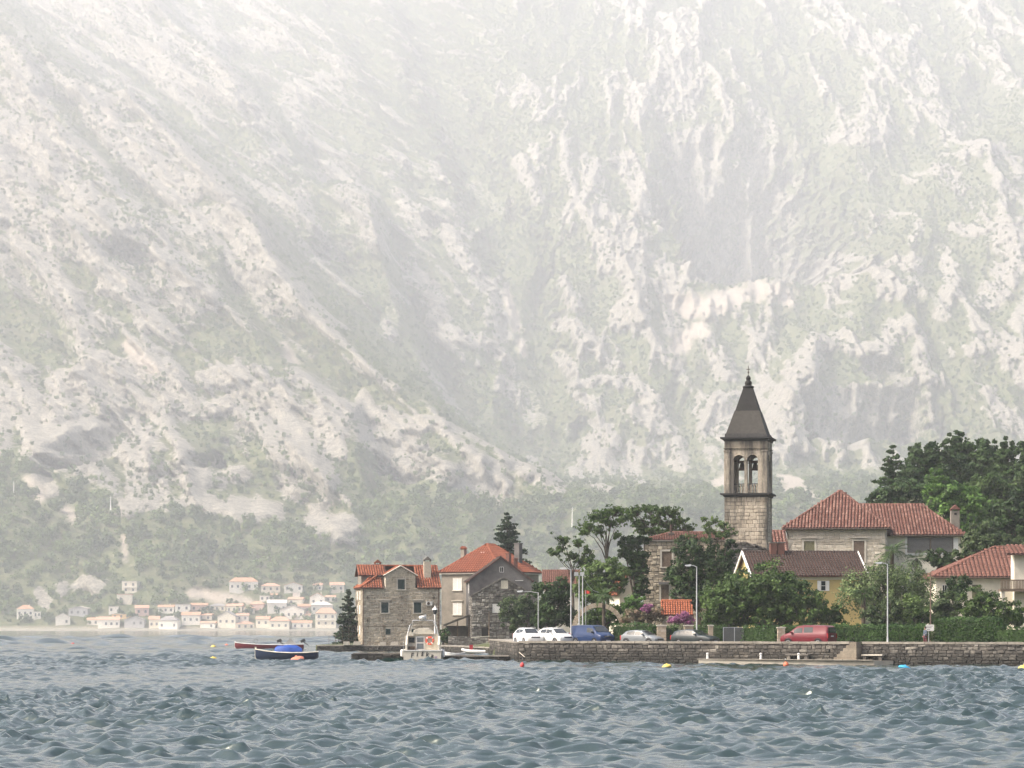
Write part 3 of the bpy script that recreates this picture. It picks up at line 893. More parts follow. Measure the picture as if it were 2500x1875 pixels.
def roof_tiles(mb, e0, e1, r1, r0, tw=0.27, th=0.38, arc=0.075, lift=0.03, seg=4, cover=0.78):
    e0, e1, r1, r0 = map(Vector, (e0, e1, r1, r0))
    d = (e1 - e0).normalized()
    q = (r0 - e0) if (r0 - e0).length > 1e-3 else (r1 - e1)
    s = q - d * q.dot(d)
    L = s.length
    s = s / L
    n = d.cross(s).normalized()
    if n.z < 0: n = -n
    rows = max(1, int(round(L / th)))
    th = L / rows
    a0, a1 = (r0 - e0).dot(d), (r1 - e0).dot(d)
    E = (e1 - e0).dot(d)
    ang = [math.pi * k / seg for k in range(seg + 1)]
    for j in range(rows):
        t0, t1 = j / rows, (j + 1) / rows
        tm = t0
        lo, hi = a0 * tm, E + (a1 - E) * tm
        k0 = int(math.floor(lo / tw)); k1 = int(math.ceil(hi / tw))
        for k in range(k0, k1):
            u = (k + 0.5) * tw
            if u < lo + tw * 0.1 or u > hi - tw * 0.1: continue
            b = e0 + d * (u + rs.uniform(-.012, .012)) + s * (t0 * L - 0.03)
            up = s * (th * 1.12)
            x = rs.uniform(-.008, .008)
            v = []
            for (p, hh, wd) in ((b, lift + 0.045 + x, cover), (b + up, lift - 0.004, cover * 0.86)):
                for a in ang:
                    v.append(p + d * (math.cos(a) * tw * 0.5 * wd) + n * (math.sin(a) * arc + hh))
            m = seg + 1
            mb.add(v, [(i, i + 1, m + i + 1, m + i) for i in range(seg)] + [tuple(range(m))])

def cap_line(mb, a, b, r=0.13, n=7):
    a, b = Vector(a), Vector(b)
    L = (b - a).length
    k = max(1, int(L / 0.42))
    for i in range(k):
        p, q = a.lerp(b, i / k), a.lerp(b, min((i + 1.12) / k, 1))
        mb.tube([p + Vector((0, 0, .02)), q], [r * 1.08, r * 0.92], n)

def slab_roof(parent, mat, faces3d, caps=(), tw=0.27, th=0.38, arc=0.075, thick=0.12, under=None, seg=4):
    """faces3d: list of (e0, e1, r1, r0); one 'roof' part with its tiles and ridge tiles below it"""
    base = MB()
    for (e0, e1, r1, r0) in faces3d:
        pts = [Vector(e0), Vector(e1), Vector(r1), Vector(r0)]
        if (pts[2] - pts[3]).length < 1e-3: pts = pts[:3]
        k = len(pts)
        lowp = [p - Vector((0, 0, thick)) for p in pts]
        base.add(pts + lowp, [tuple(range(k)), tuple(range(2 * k - 1, k - 1, -1))] + [(i, i + k, (i + 1) % k + k, (i + 1) % k) for i in range(k)])
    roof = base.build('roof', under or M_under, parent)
    t = MB()
    for fc in faces3d: roof_tiles(t, *fc, tw=tw, th=th, arc=arc, seg=seg)
    to = t.build('tiles', mat, roof)
    to['kind'] = 'stuff'
    for (a, b) in caps:
        c = MB(); cap_line(c, a, b); c.build('ridge_tile_row', mat, roof)
    return roof

class Face:
    """a wall face in its thing's frame: u along it, z up, d outwards"""
    def __init__(s, o, rz): s.o = Vector(o); s.rz = rz; s.R = Matrix.Rotation(rz, 3, 'Z')
    def P(s, u, d, z): return s.o + s.R @ Vector((u, -d, z))
    def box(s, mb, u0, u1, d0, d1, z0, z1, r=None):
        v = [s.P(u, d, z) for z in (z0, z1) for d in (d0, d1) for u in (u0, u1)]
        return mb.add(v, [(0, 2, 3, 1), (4, 5, 7, 6), (0, 1, 5, 4), (2, 6, 7, 3), (0, 4, 6, 2), (1, 3, 7, 5)], r)

def opening(parent, fc, u0, u1, z0, z1, style='shutter', mat=None, surround=None, sw=0.16, depth=0.12, hood=False, panes=(2, 2), sill=True, shutters=None):
    """window with frame, panes or louvred shutters, and its stone surround; fc has d = 0 at the backing wall"""
    w = MB()
    if style == 'shutter':
        fc.box(w, u0, u1, 0.005, 0.02, z0, z1)
        win = w.build('window', M_dark, parent)
        um = (u0 + u1) / 2
        for (a, b) in ((u0 + .01, um - .008), (um + .008, u1 - .01)):
            s = MB()
            fc.box(s, a, a + .05, .025, .06, z0, z1); fc.box(s, b - .05, b, .025, .06, z0, z1)
            fc.box(s, a + .05, b - .05, .025, .06, z0, z0 + .06); fc.box(s, a + .05, b - .05, .025, .06, z1 - .06, z1)
            k = max(3, int((z1 - z0) / 0.13))
            for i in range(k):
                zz = z0 + .07 + (z1 - z0 - .14) * i / k
                fc.box(s, a + .05, b - .05, .028, .05, zz, zz + (z1 - z0 - .14) / k * 0.8)
            s.build('shutter', mat, win)
    else:
        fc.box(w, u0, u1, 0.005, 0.02, z0, z1)
        win = w.build('window', M_pane, parent)
        s = MB(); fw = 0.05
        fc.box(s, u0, u0 + fw, .02, .06, z0, z1); fc.box(s, u1 - fw, u1, .02, .06, z0, z1)
        fc.box(s, u0 + fw, u1 - fw, .02, .06, z0, z0 + fw); fc.box(s, u0 + fw, u1 - fw, .02, .06, z1 - fw, z1)
        for i in range(1, panes[0]):
            u = u0 + (u1 - u0) * i / panes[0]; fc.box(s, u - fw / 3, u + fw / 3, .022, .058, z0 + fw, z1 - fw)
        for i in range(1, panes[1]):
            z = z0 + (z1 - z0) * i / panes[1]; fc.box(s, u0 + fw, u1 - fw, .024, .056, z - fw / 3, z + fw / 3)
        s.build('frame', mat or M_white, win)
        if shutters:
            for (a, b) in ((u0 - (u1 - u0) * .62, u0 - .02), (u1 + .02, u1 + (u1 - u0) * .62)):
                q = MB(); fc.box(q, a, b, .03, .07, z0, z1)
                for i in range(7):
                    zz = z0 + .05 + (z1 - z0 - .1) * i / 7
                    fc.box(q, a + .05, b - .05, .07, .085, zz, zz + (z1 - z0 - .1) / 7 * .7)
                q.build('shutter', shutters, win)
    if surround:
        s = MB(); D = depth
        fc.box(s, u0 - sw, u0, 0.001, D, z0 - (.0 if not sill else 0.0), z1); fc.box(s, u1, u1 + sw, 0.001, D, z0, z1)
        fc.box(s, u0 - sw, u1 + sw, 0.001, D + .01, z1, z1 + sw)
        s.build('surround', surround, win)
        if sill:
            s = MB(); fc.box(s, u0 - sw - .06, u1 + sw + .06, 0.001, D + .09, z0 - .13, z0); s.build('sill', surround, win)
        if hood:
            s = MB(); fc.box(s, u0 - sw - .14, u1 + sw + .14, 0.001, D + .16, z1 + sw + .10, z1 + sw + .22); s.build('hood', surround, win)
    return win

def chimney(parent, x, y, z0, z1, w, d, mat, cap='gable', tmat=None, name='chimney'):
    c = MB(); c.box(x - w / 2, x + w / 2, y - d / 2, y + d / 2, z0, z1)
    ch = c.build(name, mat, parent)
    if cap == 'gable':
        k = MB(); o = 0.12
        h = w * 0.55
        k.prism([(x - w / 2 - o, z1 + .16), (x + w / 2 + o, z1 + .16), (x, z1 + .16 + h)], y - d / 2 - o, y + d / 2 + o)
        k.box(x - w / 2 - .02, x - w / 2 + .14, y - d / 2, y + d / 2, z1 + .001, z1 + .16); k.box(x + w / 2 - .14, x + w / 2 + .02, y - d / 2, y + d / 2, z1 + .001, z1 + .16)
        k.build('chimney_cap', tmat or mat, ch)
    else:
        k = MB(); k.box(x - w / 2 - .07, x + w / 2 + .07, y - d / 2 - .07, y + d / 2 + .07, z1, z1 + .12); k.build('chimney_cap', tmat or mat, ch)
    return ch

# ------------------------------------------------------------------ stone house with the wall dormer
def house_stone():
    D = 391.0; w = 10.6; dp = 8.2; he = 7.85; hr = 10.95
    xc = WX((885 + 1073) / 2, D)
    H = thing('stone_house', 'rubble stone house with orange roof, wall dormer and dark green shutters', 'house', (xc, D, 0.88), math.radians(9))
    core = MB(); core.box(-w / 2, w / 2, 0.0, dp, -1, he)
    dl, dr_, dh = -2.15, 1.98, 9.55
    ap = 10.72
    core.prism([(dl, he), (dr_, he), (dr_, dh), ((dl + dr_) / 2, ap - .05), (dl, dh)], 0.0, 3.6)
    core.prism([(0.0, he), (dp, he), (dp / 2, hr - .2)], w / 2 - .3, w / 2, 'x')
    core.build('wall', M_mortar, H)
    F0 = Face((-w / 2, 0, 0), 0)
    Q = lambda u: u + w / 2
    wins = [(-2.72, -1.73, 4.44, 5.87, True), (1.77, 2.78, 4.44, 5.87, True), (-.46, .52, 7.62, 9.0, True), (-2.1, -1.44, 1.45, 2.26, False), (1.45, 2.04, 1.55, 2.2, False)]
    holes = []
    for (a, b, c, d, sur) in wins:
        opening(H, F0, Q(a), Q(b), c, d, 'shutter', M_green_sh, M_dressed if sur else None, sw=.15, depth=.13, hood=sur and c < 7, sill=sur)
        m = 0.15 if sur else 0.0
        holes.append((Q(a) - m, Q(b) + m, c - (.13 if sur else 0), d + m))
        if sur and c < 7: holes.append((Q(a) - .29, Q(b) + .29, d + .25, d + .37))
    wall_stones(H, M_st_house, (-w / 2, 0, 0), 0, w, 0.0, he, .29, .32, .66, .075, holes=holes, single=260, joint=.075, jit=.5)
    mid = Q((dl + dr_) / 2)
    def lim(z):
        if z < dh: return (Q(dl), Q(dr_))
        k = (ap - z) / (ap - dh)
        return (mid - (mid - Q(dl)) * k, mid + (Q(dr_) - mid) * k)
    wall_stones(H, M_st_house, (-w / 2, 0, 0), 0, w, he, ap, .26, .3, .6, .075, lim=lim, holes=holes, single=40, joint=.07, jit=.3, part='dormer_stonework')
    wall_stones(H, M_st_house, (-w / 2, dp, 0), math.radians(-90), dp, 0.0, he, .23, .28, .6, .10, joint=.035, jit=.3, part='side_stonework')
    wall_stones(H, M_st_house, (w / 2, 0, 0), math.radians(90), dp, 0.0, he, .23, .28, .6, .10, joint=.035, jit=.3, part='side_stonework')
    for i, z in enumerate((1.5, 4.3, 6.2)):
        for k in range(2):
            s = MB(); s.box(-w / 2 - .14, -w / 2 - .10, 1.5 + 3.4 * k, 2.5 + 3.4 * k, z, z + 1.2); s.build('shutter', M_white, H)
    # roof: front slope in two parts beside the dormer, hipped to the left, gabled to the right
    ov = .28; zr = hr; ym = dp / 2
    sl = (zr - he) / (ym + ov)
    ze = he - .02
    xl, xr = -w / 2 - ov, w / 2 + .22
    hipx = xl + 3.3
    yd = (dh - he) / sl - ov
    cw = .22
    f = []
    f.append(((xl, -ov, ze), (dl - cw, -ov, ze), (dl - cw, ym, zr), (hipx, ym, zr)))
    f.append(((dr_ + cw, -ov, ze), (xr, -ov, ze), (xr, ym, zr), (dr_ + cw, ym, zr)))
    f.append(((xr, dp + ov, ze), (xl, dp + ov, ze), (hipx, ym, zr), (xr, ym, zr)))
    f.append(((xl, dp + ov, ze), (xl, -ov, ze), (hipx, ym, zr), (hipx, ym, zr)))
    dm = (dl + dr_) / 2
    za = ap + .12; yb = (za - he) / sl - ov + .1
    f.append(((dl - cw, yd + .4, dh + .02), (dl - cw, -.18, dh + .02), (dm, -.18, za), (dm, yb, za)))
    f.append(((dr_ + cw, -.18, dh + .02), (dr_ + cw, yd + .4, dh + .02), (dm, yb, za), (dm, -.18, za)))
    # left dormer with its ridge along the main ridge
    f.append(((xl - .1, 1.5, 9.55), (hipx + .5, 1.5, 9.55), (hipx + .5, ym, zr + .02), (xl - .1, ym, zr + .02)))
    f.append(((hipx + .5, dp - 1.5, 9.55), (xl - .1, dp - 1.5, 9.55), (xl - .1, ym, zr + .02), (hipx + .5, ym, zr + .02)))
    slab_roof(H, M_tile_o, f, [((hipx + .4, ym, zr), (xr, ym, zr)), ((xl - .1, ym, zr + .02), (hipx + .4, ym, zr + .02)), ((dm, -.18, za), (dm, yb, za)), ((xl, -.25, ze), (hipx - .9, 1.4, 9.55))], tw=.34, th=.44, arc=.11)
    g = MB(); g.prism([(1.65, he), (dp - 1.65, he), (dp - 1.65, 9.5), (ym, zr - .15), (1.65, 9.5)], -w / 2 + .05, -w / 2 + 3.2, 'x'); g.build('dormer_wall', M_plaster, H)
    co = MB()
    for s in (-1, 1):
        a = Vector((dm + s * 2.35, -.2, dh - .05)); b = Vector((dm, -.2, za + .02))
        co.tube([a, b], .09, 4)
    co.build('verge_moulding', M_dressed, H)
    chimney(H, 3.85, 1.9, 8.3, 11.5, .95, .8, M_st_house, 'gable', M_slab)
    chimney(H, -2.6, ym + 1.4, 9.3, 11.2, .85, .7, M_mortar_d, 'gable', M_tile_o)
    for (u, z) in ((-4.6, 6.5), (.1, 6.5), (4.5, 6.5), (-4.6, 3.35), (.15, 3.35), (4.45, 3.35)):
        k = MB(); k.box(u - .035, u + .035, -.17, -.11, z - .25, z + .25); k.box(u - .16, u + .16, -.168, -.112, z + .02, z + .08); k.build('wall_anchor', M_iron, H)
    for u in (-w / 2 + .12, w / 2 - .15):
        k = MB(); k.tube([(u, -.18, .1), (u, -.18, he - .1), (u, -.3, he)], .055, 6); k.build('downpipe', M_pipe, H)
    k = MB(); k.tube([(-w / 2 - .1, -.34, he - .03), (dl - .2, -.34, he - .03)], .07, 6); k.build('gutter', M_pipe, H)
    k = MB(); k.tube([(dr_ + .2, -.34, he - .03), (w / 2 + .2, -.34, he - .03)], .07, 6); k.build('gutter', M_pipe, H)
    k = MB(); k.tube([(-w / 2, -.15, 2.62), (w / 2, -.15, 2.62)], .022, 4); k.build('cable', M_iron, H)
    k = MB(); k.tube([(-2.35, -.15, .3), (-2.35, -.15, 2.9)], .022, 4); k.build('cable', M_iron, H)
    ac = MB(); ac.box(3.42, 4.25, -.5, -.16, 5.45, 6.0); a = ac.build('ac_unit', M_grey_ac, H)
    fn = MB(); fn.lathe([(.21, 0), (.21, .02), (.16, .03)], 14); fo = fn.build('fan_grille', M_iron, a, loc=(3.72, -.5, 5.72), rot=(math.radians(90), 0, 0))
    return H
house_stone()

# ------------------------------------------------------------------ plastered house, dark gable house, ruin, lean-to
def gable_shell(mb, w, d, he, ha, base=-1.0):
    mb.prism([(-w / 2, base), (w / 2, base), (w / 2, he), (0, ha), (-w / 2, he)], 0, d)

def house_hip():
    L = Vector((-10.0, 407.4)); Nn = Vector((-1.6, 402.0))
    rz = math.atan2(Nn.y - L.y, Nn.x - L.x)
    c = (L + Nn) / 2
    w = (Nn - L).length; d = 10.0; he = 10.05; hr = 14.1
    H = thing('plastered_house', 'tall beige plastered house with bright orange hipped roof behind the blackened gable', 'house', (c.x, c.y, 1.1), rz)
    m = MB(); m.box(-w / 2, w / 2, 0, d, -1, he); m.build('wall', M_plaster, H)
    o = .35; a = w / 2 + o
    y0, y1 = -o, d + o
    yr0, yr1 = d / 2 - .6, d / 2 + 1.3
    R0, R1 = (-.2, yr0, hr), (-.2, yr1, hr)
    slab_roof(H, M_tile_o2, [((-a, y0, he), (a, y0, he), R0, R0), ((a, y0, he), (a, y1, he), R1, R0), ((a, y1, he), (-a, y1, he), R1, R1), ((-a, y1, he), (-a, y0, he), R0, R1)],
              [(R0, R1), ((a, y0, he), R0), ((-a, y0, he), R0), ((a, y1, he), R1)], tw=.40, th=.46, arc=.07)
    k = MB(); k.box(-a + .06, a - .06, y0 + .06, y1 - .06, he - .28, he - .125); k.build('eaves_moulding', M_dressed, H)
    F0 = Face((-w / 2, 0, 0), 0)
    for (z0, z1) in ((7.5, 9.15), (4.05, 5.7)):
        opening(H, F0, w * .205, w * .205 + 1.38, z0, z1, 'shutter', M_white, M_dressed, sw=.12, depth=.06, hood=z0 < 5)
    F1 = Face((w / 2, 0, 0), math.radians(90))
    for u in (1.6, 6.0):
        opening(H, F1, u, u + 1.2, 7.5, 9.1, 'shutter', M_white, M_dressed, sw=.12, depth=.06)
    chimney(H, -a + 1.7, 1.6 + 2.0, he + .3, he + 3.3, .62, .62, M_plaster, 'gable', M_tile_o2)
    chimney(H, 3.2, 7.4, he + 1.0, he + 4.1, .85, .85, M_plaster_d, 'flat', M_plaster_d)
    chimney(H, 3.6, 4.2, he + .6, he + 2.6, .55, .55, M_tile_p, 'flat', M_tile_p)
    k = MB(); k.box(-.3, .35, 2.9, 3.7, he + 2.75, he + 2.9); k.build('skylight', M_white, H, rot=(0, 0, 0))
    return H
house_hip()

def house_dark():
    D = 391.5; x0, x1 = WX(1146, D), WX(1298, D)
    w = x1 - x0; d = 8.5; he = 8.75; ha = 11.85
    H = thing('dark_gable_house', 'dark sooty plastered house with a small attic window in its gable', 'house', ((x0 + x1) / 2, D, 1.1), math.radians(4))
    m = MB(); gable_shell(m, w, d, he, ha - .1); m.build('wall', M_plaster_d, H)
    o = .3
    sl = (ha - he) / (w / 2)
    ze = he - o * sl
    slab_roof(H, M_tile_b, [((-w / 2 - o, d, ze), (-w / 2 - o, -o, ze), (0, -o, ha), (0, d, ha)), ((w / 2 + o, -o, ze), (w / 2 + o, d, ze), (0, d, ha), (0, -o, ha))], [((0, -o, ha), (0, d, ha))], tw=.34, th=.46, under=M_under)
    F0 = Face((-w / 2, 0, 0), 0)
    u = w * .485
    opening(H, F0, u, u + .56, 9.75, 10.5, 'glass', M_white, None, panes=(2, 1))
    k = MB(); k.box(2.0, 3.1, -.12, -.02, 8.6, 8.66); k.build('curtain_rail', M_white, H)
    F2 = Face((-w / 2, d, 0), math.radians(-90))
    opening(H, F2, 6.9, 7.9, 6.9, 8.3, 'shutter', M_white, None)
    chimney(H, 2.3, 3.2, 9.0, 11.7, .5, .5, M_tile_p, 'flat', M_tile_p)
    return H
house_dark()

def house_ruin():
    D = 384.0; x0, x1 = WX(1152, D), WX(1306, D)
    w = x1 - x0; d = 7.0; he = 6.6; ha = 9.0
    xa = WX(1230, D) - (x0 + x1) / 2
    H = thing('ruined_stone_house', 'blackened rubble stone gable without its roof, pale shutter in the peak', 'house', ((x0 + x1) / 2, D, 0.95), math.radians(3))
    m = MB(); m.prism([(-w / 2, -1), (w / 2, -1), (w / 2, he), (xa, ha), (-w / 2, he)], 0, d); m.build('wall', M_mortar_d, H)
    Q = lambda u: u + w / 2
    F0 = Face((-w / 2, 0, 0), 0)
    hs = []
    for (pa, pb, ya, yb, mt) in ((1223, 1240, 1417, 1437, M_cream), (1202, 1220, 1474.5, 1496, M_white)):
        u0, u1 = WX(pa, D) - (x0 + x1) / 2, WX(pb, D) - (x0 + x1) / 2
        z0, z1 = WZ(yb, D) - .95, WZ(ya, D) - .95
        opening(H, F0, Q(u0), Q(u1), z0, z1, 'shutter', mt, None)
        hs.append((Q(u0), Q(u1), z0, z1))
    hs.append((Q(-2.9), Q(-1.9), 0, 2.3))
    k = MB(); F0.box(k, Q(-2.9), Q(-1.9), .003, .03, 0, 2.3); k.build('doorway', M_dark, H)
    def lim(z):
        if z < he: return (0, w)
        t = (ha - z) / (ha - he)
        return (Q(xa) - (Q(xa)) * t, Q(xa) + (w - Q(xa)) * t)
    wall_stones(H, M_st_ruin, (-w / 2, 0, 0), 0, w, 0, ha, .32, .3, .62, .15, lim=lim, holes=hs, single=200, joint=.07, jit=.35)
    wall_stones(H, M_st_ruin, (-w / 2, d, 0), math.radians(-90), d, 0, he, .26, .3, .6, .12, joint=.05, jit=.35, part='side_stonework')
    cp = MB()
    for s, (ex) in ((-1, -w / 2 - .15), (1, w / 2 + .15)):
        n = 12
        for i in range(n):
            a = Vector((ex + (xa - ex) * i / n, 0, he - .1 + (ha - he + .1) * i / n)); b = Vector((ex + (xa - ex) * (i + .94) / n, 0, he - .1 + (ha - he + .1) * (i + .94) / n))
            j = rs.uniform(-.04, .06)
            cp.hexa([(a.x, -.22, a.z + .02), (b.x, -.22, b.z + .02), (b.x, .5, b.z + .02), (a.x, .5, a.z + .02), (a.x, -.22, a.z + .2 + j), (b.x, -.22, b.z + .2 + j), (b.x, .5, b.z + .2 + j), (a.x, .5, a.z + .2 + j)])
    cp.build('coping', M_slab, H)
    F2 = Face((-w / 2, d, 0), math.radians(-90))
    opening(H, F2, 5.6, 6.6, 3.9, 5.2, 'shutter', M_white, None)
    return H
house_ruin()

def lean_to():
    D = 387.0
    H = thing('lean_to_shed', 'open dark shed with sloping roof against the ruined house', 'shed', (WX(1120, D), D, 0.95))
    x0, x1 = WX(1086, D) - WX(1120, D), WX(1148, D) - WX(1120, D)
    for x in (x0 + .15, (x0 + x1) / 2, x1 - .2):
        k = MB(); k.box(x - .07, x + .07, 0, .14, -.3, 2.6 + (x - x0) / (x1 - x0) * 1.3); k.build('post', M_wood, H)
    k = MB(); k.hexa([(x0 - .2, -.5, 2.55), (x1, -.5, 3.95), (x1, 5, 3.95), (x0 - .2, 5, 2.55), (x0 - .2, -.5, 2.72), (x1, -.5, 4.12), (x1, 5, 4.12), (x0 - .2, 5, 2.72)]); r = k.build('roof', M_slab, H)
    for i in range(9):
        t = i / 9
        a = Vector((x0 - .2 + (x1 - x0 + .2) * t, 0, 2.72 + 1.4 * t))
        k = MB(); k.hexa([(a.x, -.62, a.z + .01), (a.x + .42, -.62, a.z + .16), (a.x + .42, 5, a.z + .16), (a.x, 5, a.z + .01), (a.x, -.62, a.z + .1), (a.x + .42, -.62, a.z + .2), (a.x + .42, 5, a.z + .2), (a.x, 5, a.z + .1)]); k.build('slab', M_slab, r)
    k = MB(); k.box(x0, x1, 4.6, 4.8, -.4, 2.6); k.build('back_wall', M_mortar_d, H)
    return H
lean_to()

# ------------------------------------------------------------------ houses behind the trees
def simple_gable(name, label, x0, x1, D, zb, he, ha, d, wall, tile, rz=0, along='x', **kw):
    w = x1 - x0
    H = thing(name, label, 'house', ((x0 + x1) / 2, D, zb), rz)
    m = MB(); o = kw.get('ov', .35)
    if along == 'x':
        m.prism([(0, -2), (d, -2), (d, he), (d / 2, ha - .12), (0, he)], -w / 2, w / 2, 'x')
        m.build('wall', wall, H)
        sl = (ha - he) / (d / 2); ze = he - o * sl
        f = [((-w / 2 - o, -o, ze), (w / 2 + o, -o, ze), (w / 2 + o, d / 2, ha), (-w / 2 - o, d / 2, ha)), ((w / 2 + o, d + o, ze), (-w / 2 - o, d + o, ze), (-w / 2 - o, d / 2, ha), (w / 2 + o, d / 2, ha))]
        caps = [((-w / 2 - o, d / 2, ha), (w / 2 + o, d / 2, ha))]
    else:
        m.prism([(-w / 2, -2), (w / 2, -2), (w / 2, he), (0, ha - .12), (-w / 2, he)], 0, d)
        m.build('wall', wall, H)
        sl = (ha - he) / (w / 2); ze = he - o * sl
        f = [((-w / 2 - o, d + o, ze), (-w / 2 - o, -o, ze), (0, -o, ha), (0, d + o, ha)), ((w / 2 + o, -o, ze), (w / 2 + o, d + o, ze), (0, d + o, ha), (0, -o, ha))]
        caps = [((0, -o, ha), (0, d + o, ha))]
    slab_roof(H, tile, f, caps, tw=kw.get('tw', .28), th=kw.get('th', .4), arc=kw.get('arc', .07))
    return H

h = simple_gable('red_roof_house', 'red roofed house half hidden behind the bushes left of the lamp posts', WX(1330, 418), WX(1412, 418), 418, 1.5, 7.7, 10.2, 7, M_cream, M_tile_r, 0)
h = simple_gable('garden_cottage', 'small cream cottage with red roof glimpsed through leaves beside the ivy covered trunk', WX(1512, 322), WX(1560, 322), 322, 3.0, 4.6, 6.6, 5, M_cream, M_tile_o, math.radians(14), along='y')
opening(h, Face((-1.1, 0, 0), 0), .5, 1.2, 2.6, 3.8, 'glass', M_white, None)

def house_tower_stone():
    D = 312.0; x0, x1 = WX(1573, D), WX(1800, D); w = x1 - x0; zb = 2.2; he = WZ(1322, D) - zb
    H = thing('old_stone_mansion', 'tall weathered stone mansion with framed windows behind the dark trees', 'house', ((x0 + x1) / 2, D, zb), math.radians(-2))
    xc = (x0 + x1) / 2
    m = MB(); m.box(-w / 2, w / 2, 0, 8, -2, he); m.build('wall', M_mortar_d, H)
    F0 = Face((-w / 2, 0, 0), 0); hs = []
    for (pa, pb, ya, yb) in ((1616, 1640, 1346, 1384), (1614, 1633, 1428, 1466)):
        u0, u1 = WX(pa, D) - x0, WX(pb, D) - x0; z0, z1 = WZ(yb, D) - zb, WZ(ya, D) - zb
        opening(H, F0, u0, u1, z0, z1, 'shutter', M_wood, M_dressed, sw=.2, depth=.14)
        hs.append((u0 - .2, u1 + .2, z0 - .13, z1 + .2))
    k = MB(); F0.box(k, WX(1608, D) - x0, WX(1634, D) - x0, .1, .7, WZ(1427, D) - zb, WZ(1421, D) - zb); k.build('awning', M_plaster_d, H)
    wall_stones(H, M_st_house, (-w / 2, 0, 0), 0, w, 0, he, .30, .32, .72, .12, holes=hs, single=240, joint=.05, jit=.3)
    k = MB(); k.box(-w / 2 - .3, w / 2 + .3, -.32, 8.3, he, he + .16); k.build('cornice', M_slab, H)
    o = .2
    z = he + .17
    slab_roof(H, M_tile_p, [((-w / 2 - o, -o, z), (w / 2 + o, -o, z), (w / 2 + o, 4, z + .95), (-w / 2 + 3, 4, z + .95)), ((w / 2 + o, 8 + o, z), (-w / 2 - o, 8 + o, z), (-w / 2 + 3, 4, z + .95), (w / 2 + o, 4, z + .95)), ((-w / 2 - o, 8 + o, z), (-w / 2 - o, -o, z), (-w / 2 + 3, 4, z + .95), (-w / 2 + 3, 4, z + .95))], [((-w / 2 + 3, 4, z + .95), (w / 2, 4, z + .95))])
    ux = WX(1637, D + 2) - xc
    chimney(H, ux, 2.2, z, z + .75, .6, .6, M_mortar_d, 'flat', M_slab)
    k = MB(); k.tube([(ux, 2.2, z + .8), (ux, 2.2, z + 1.75)], .13, 8); k.build('flue', M_iron, H)
house_tower_stone()

def church_nave():
    D = 320.0; x0, x1 = WX(1791, D), WX(1919, D)
    H = simple_gable('church_nave', 'church nave with faded red barrel tiles between bell tower and large stone house', x0, x1, D, 4.5, 7.2, 9.75, 9, M_st_pale, M_tile_p, 0, tw=.38, th=.50, arc=.11)
    D2 = 314.0
    w = WX(1848, D2) - WX(1793, D2)
    P = thing('church_porch', 'small orange hipped porch roof on mossy stone walls below the bell tower', 'porch', (WX(1820, D2), D2, 4.5))
    k = MB(); k.box(-w / 2 + .2, w / 2 - .2, 0, 3, -2, WZ(1326, D2) - 4.5); k.build('wall', M_mortar_d, P)
    wall_stones(P, M_st_house, (-w / 2 + .2, 0, 0), 0, w - .4, 0, WZ(1326, D2) - 4.5, .26, .3, .6, .1, joint=.04)
    ze, zr = WZ(1325, D2) - 4.5, WZ(1301, D2) - 4.5
    a = w / 2
    slab_roof(P, M_tile_o2, [((-a, -.2, ze), (a, -.2, ze), (0, 1.5, zr), (0, 1.5, zr)), ((a, -.2, ze), (a, 3.2, ze), (0, 1.5, zr), (0, 1.5, zr)), ((-a, 3.2, ze), (-a, -.2, ze), (0, 1.5, zr), (0, 1.5, zr))], [((-a, -.2, ze), (0, 1.5, zr)), ((a, -.2, ze), (0, 1.5, zr))])
    # ruined outhouse with slumped slab roof
    D3 = 303.0
    xa, xb = WX(1776, D3), WX(1895, D3); w = xb - xa
    R = thing('ruined_outhouse', 'crumbling stone outhouse with slumped dark slab roof below the bell tower', 'ruin', ((xa + xb) / 2, D3, 4.0))
    ht = WZ(1324, D3) - 4.0; hb = WZ(1352, D3) - 4.0
    pts = [(-w / 2, -2), (w / 2, -2), (w / 2, hb), (w * .05, ht - .55), (-w * .3, ht), (-w / 2, ht - .3)]
    k = MB(); k.prism(pts, 0, 5); k.build('wall', M_mortar_d, R)
    def lim(z):
        if z < hb: return (0, w)
        return (0, w * (.95 - .55 * (z - hb) / (ht - hb)))
    wall_stones(R, M_st_ruin, (-w / 2, 0, 0), 0, w, 0, ht - .1, .27, .3, .65, .14, lim=lim, single=60, joint=.05, jit=.35)
    for i in range(11):
        t = i / 11
        x = -w * .25 + w * .78 * t; z = ht + .02 - (ht - hb) * t ** 1.1
        k = MB(); dz = -(ht - hb) * .12; L = w * .1
        j = rs.uniform(-.1, .1)
        k.hexa([(x, -.3, z + j), (x + L, -.3, z + dz + j), (x + L, 2.4, z + dz), (x, 2.4, z), (x, -.3, z + .13 + j), (x + L, -.3, z + dz + .13 + j), (x + L, 2.4, z + dz + .13), (x, 2.4, z + .13)])
        k.build('roof_slab', M_slab, R)
church_nave()

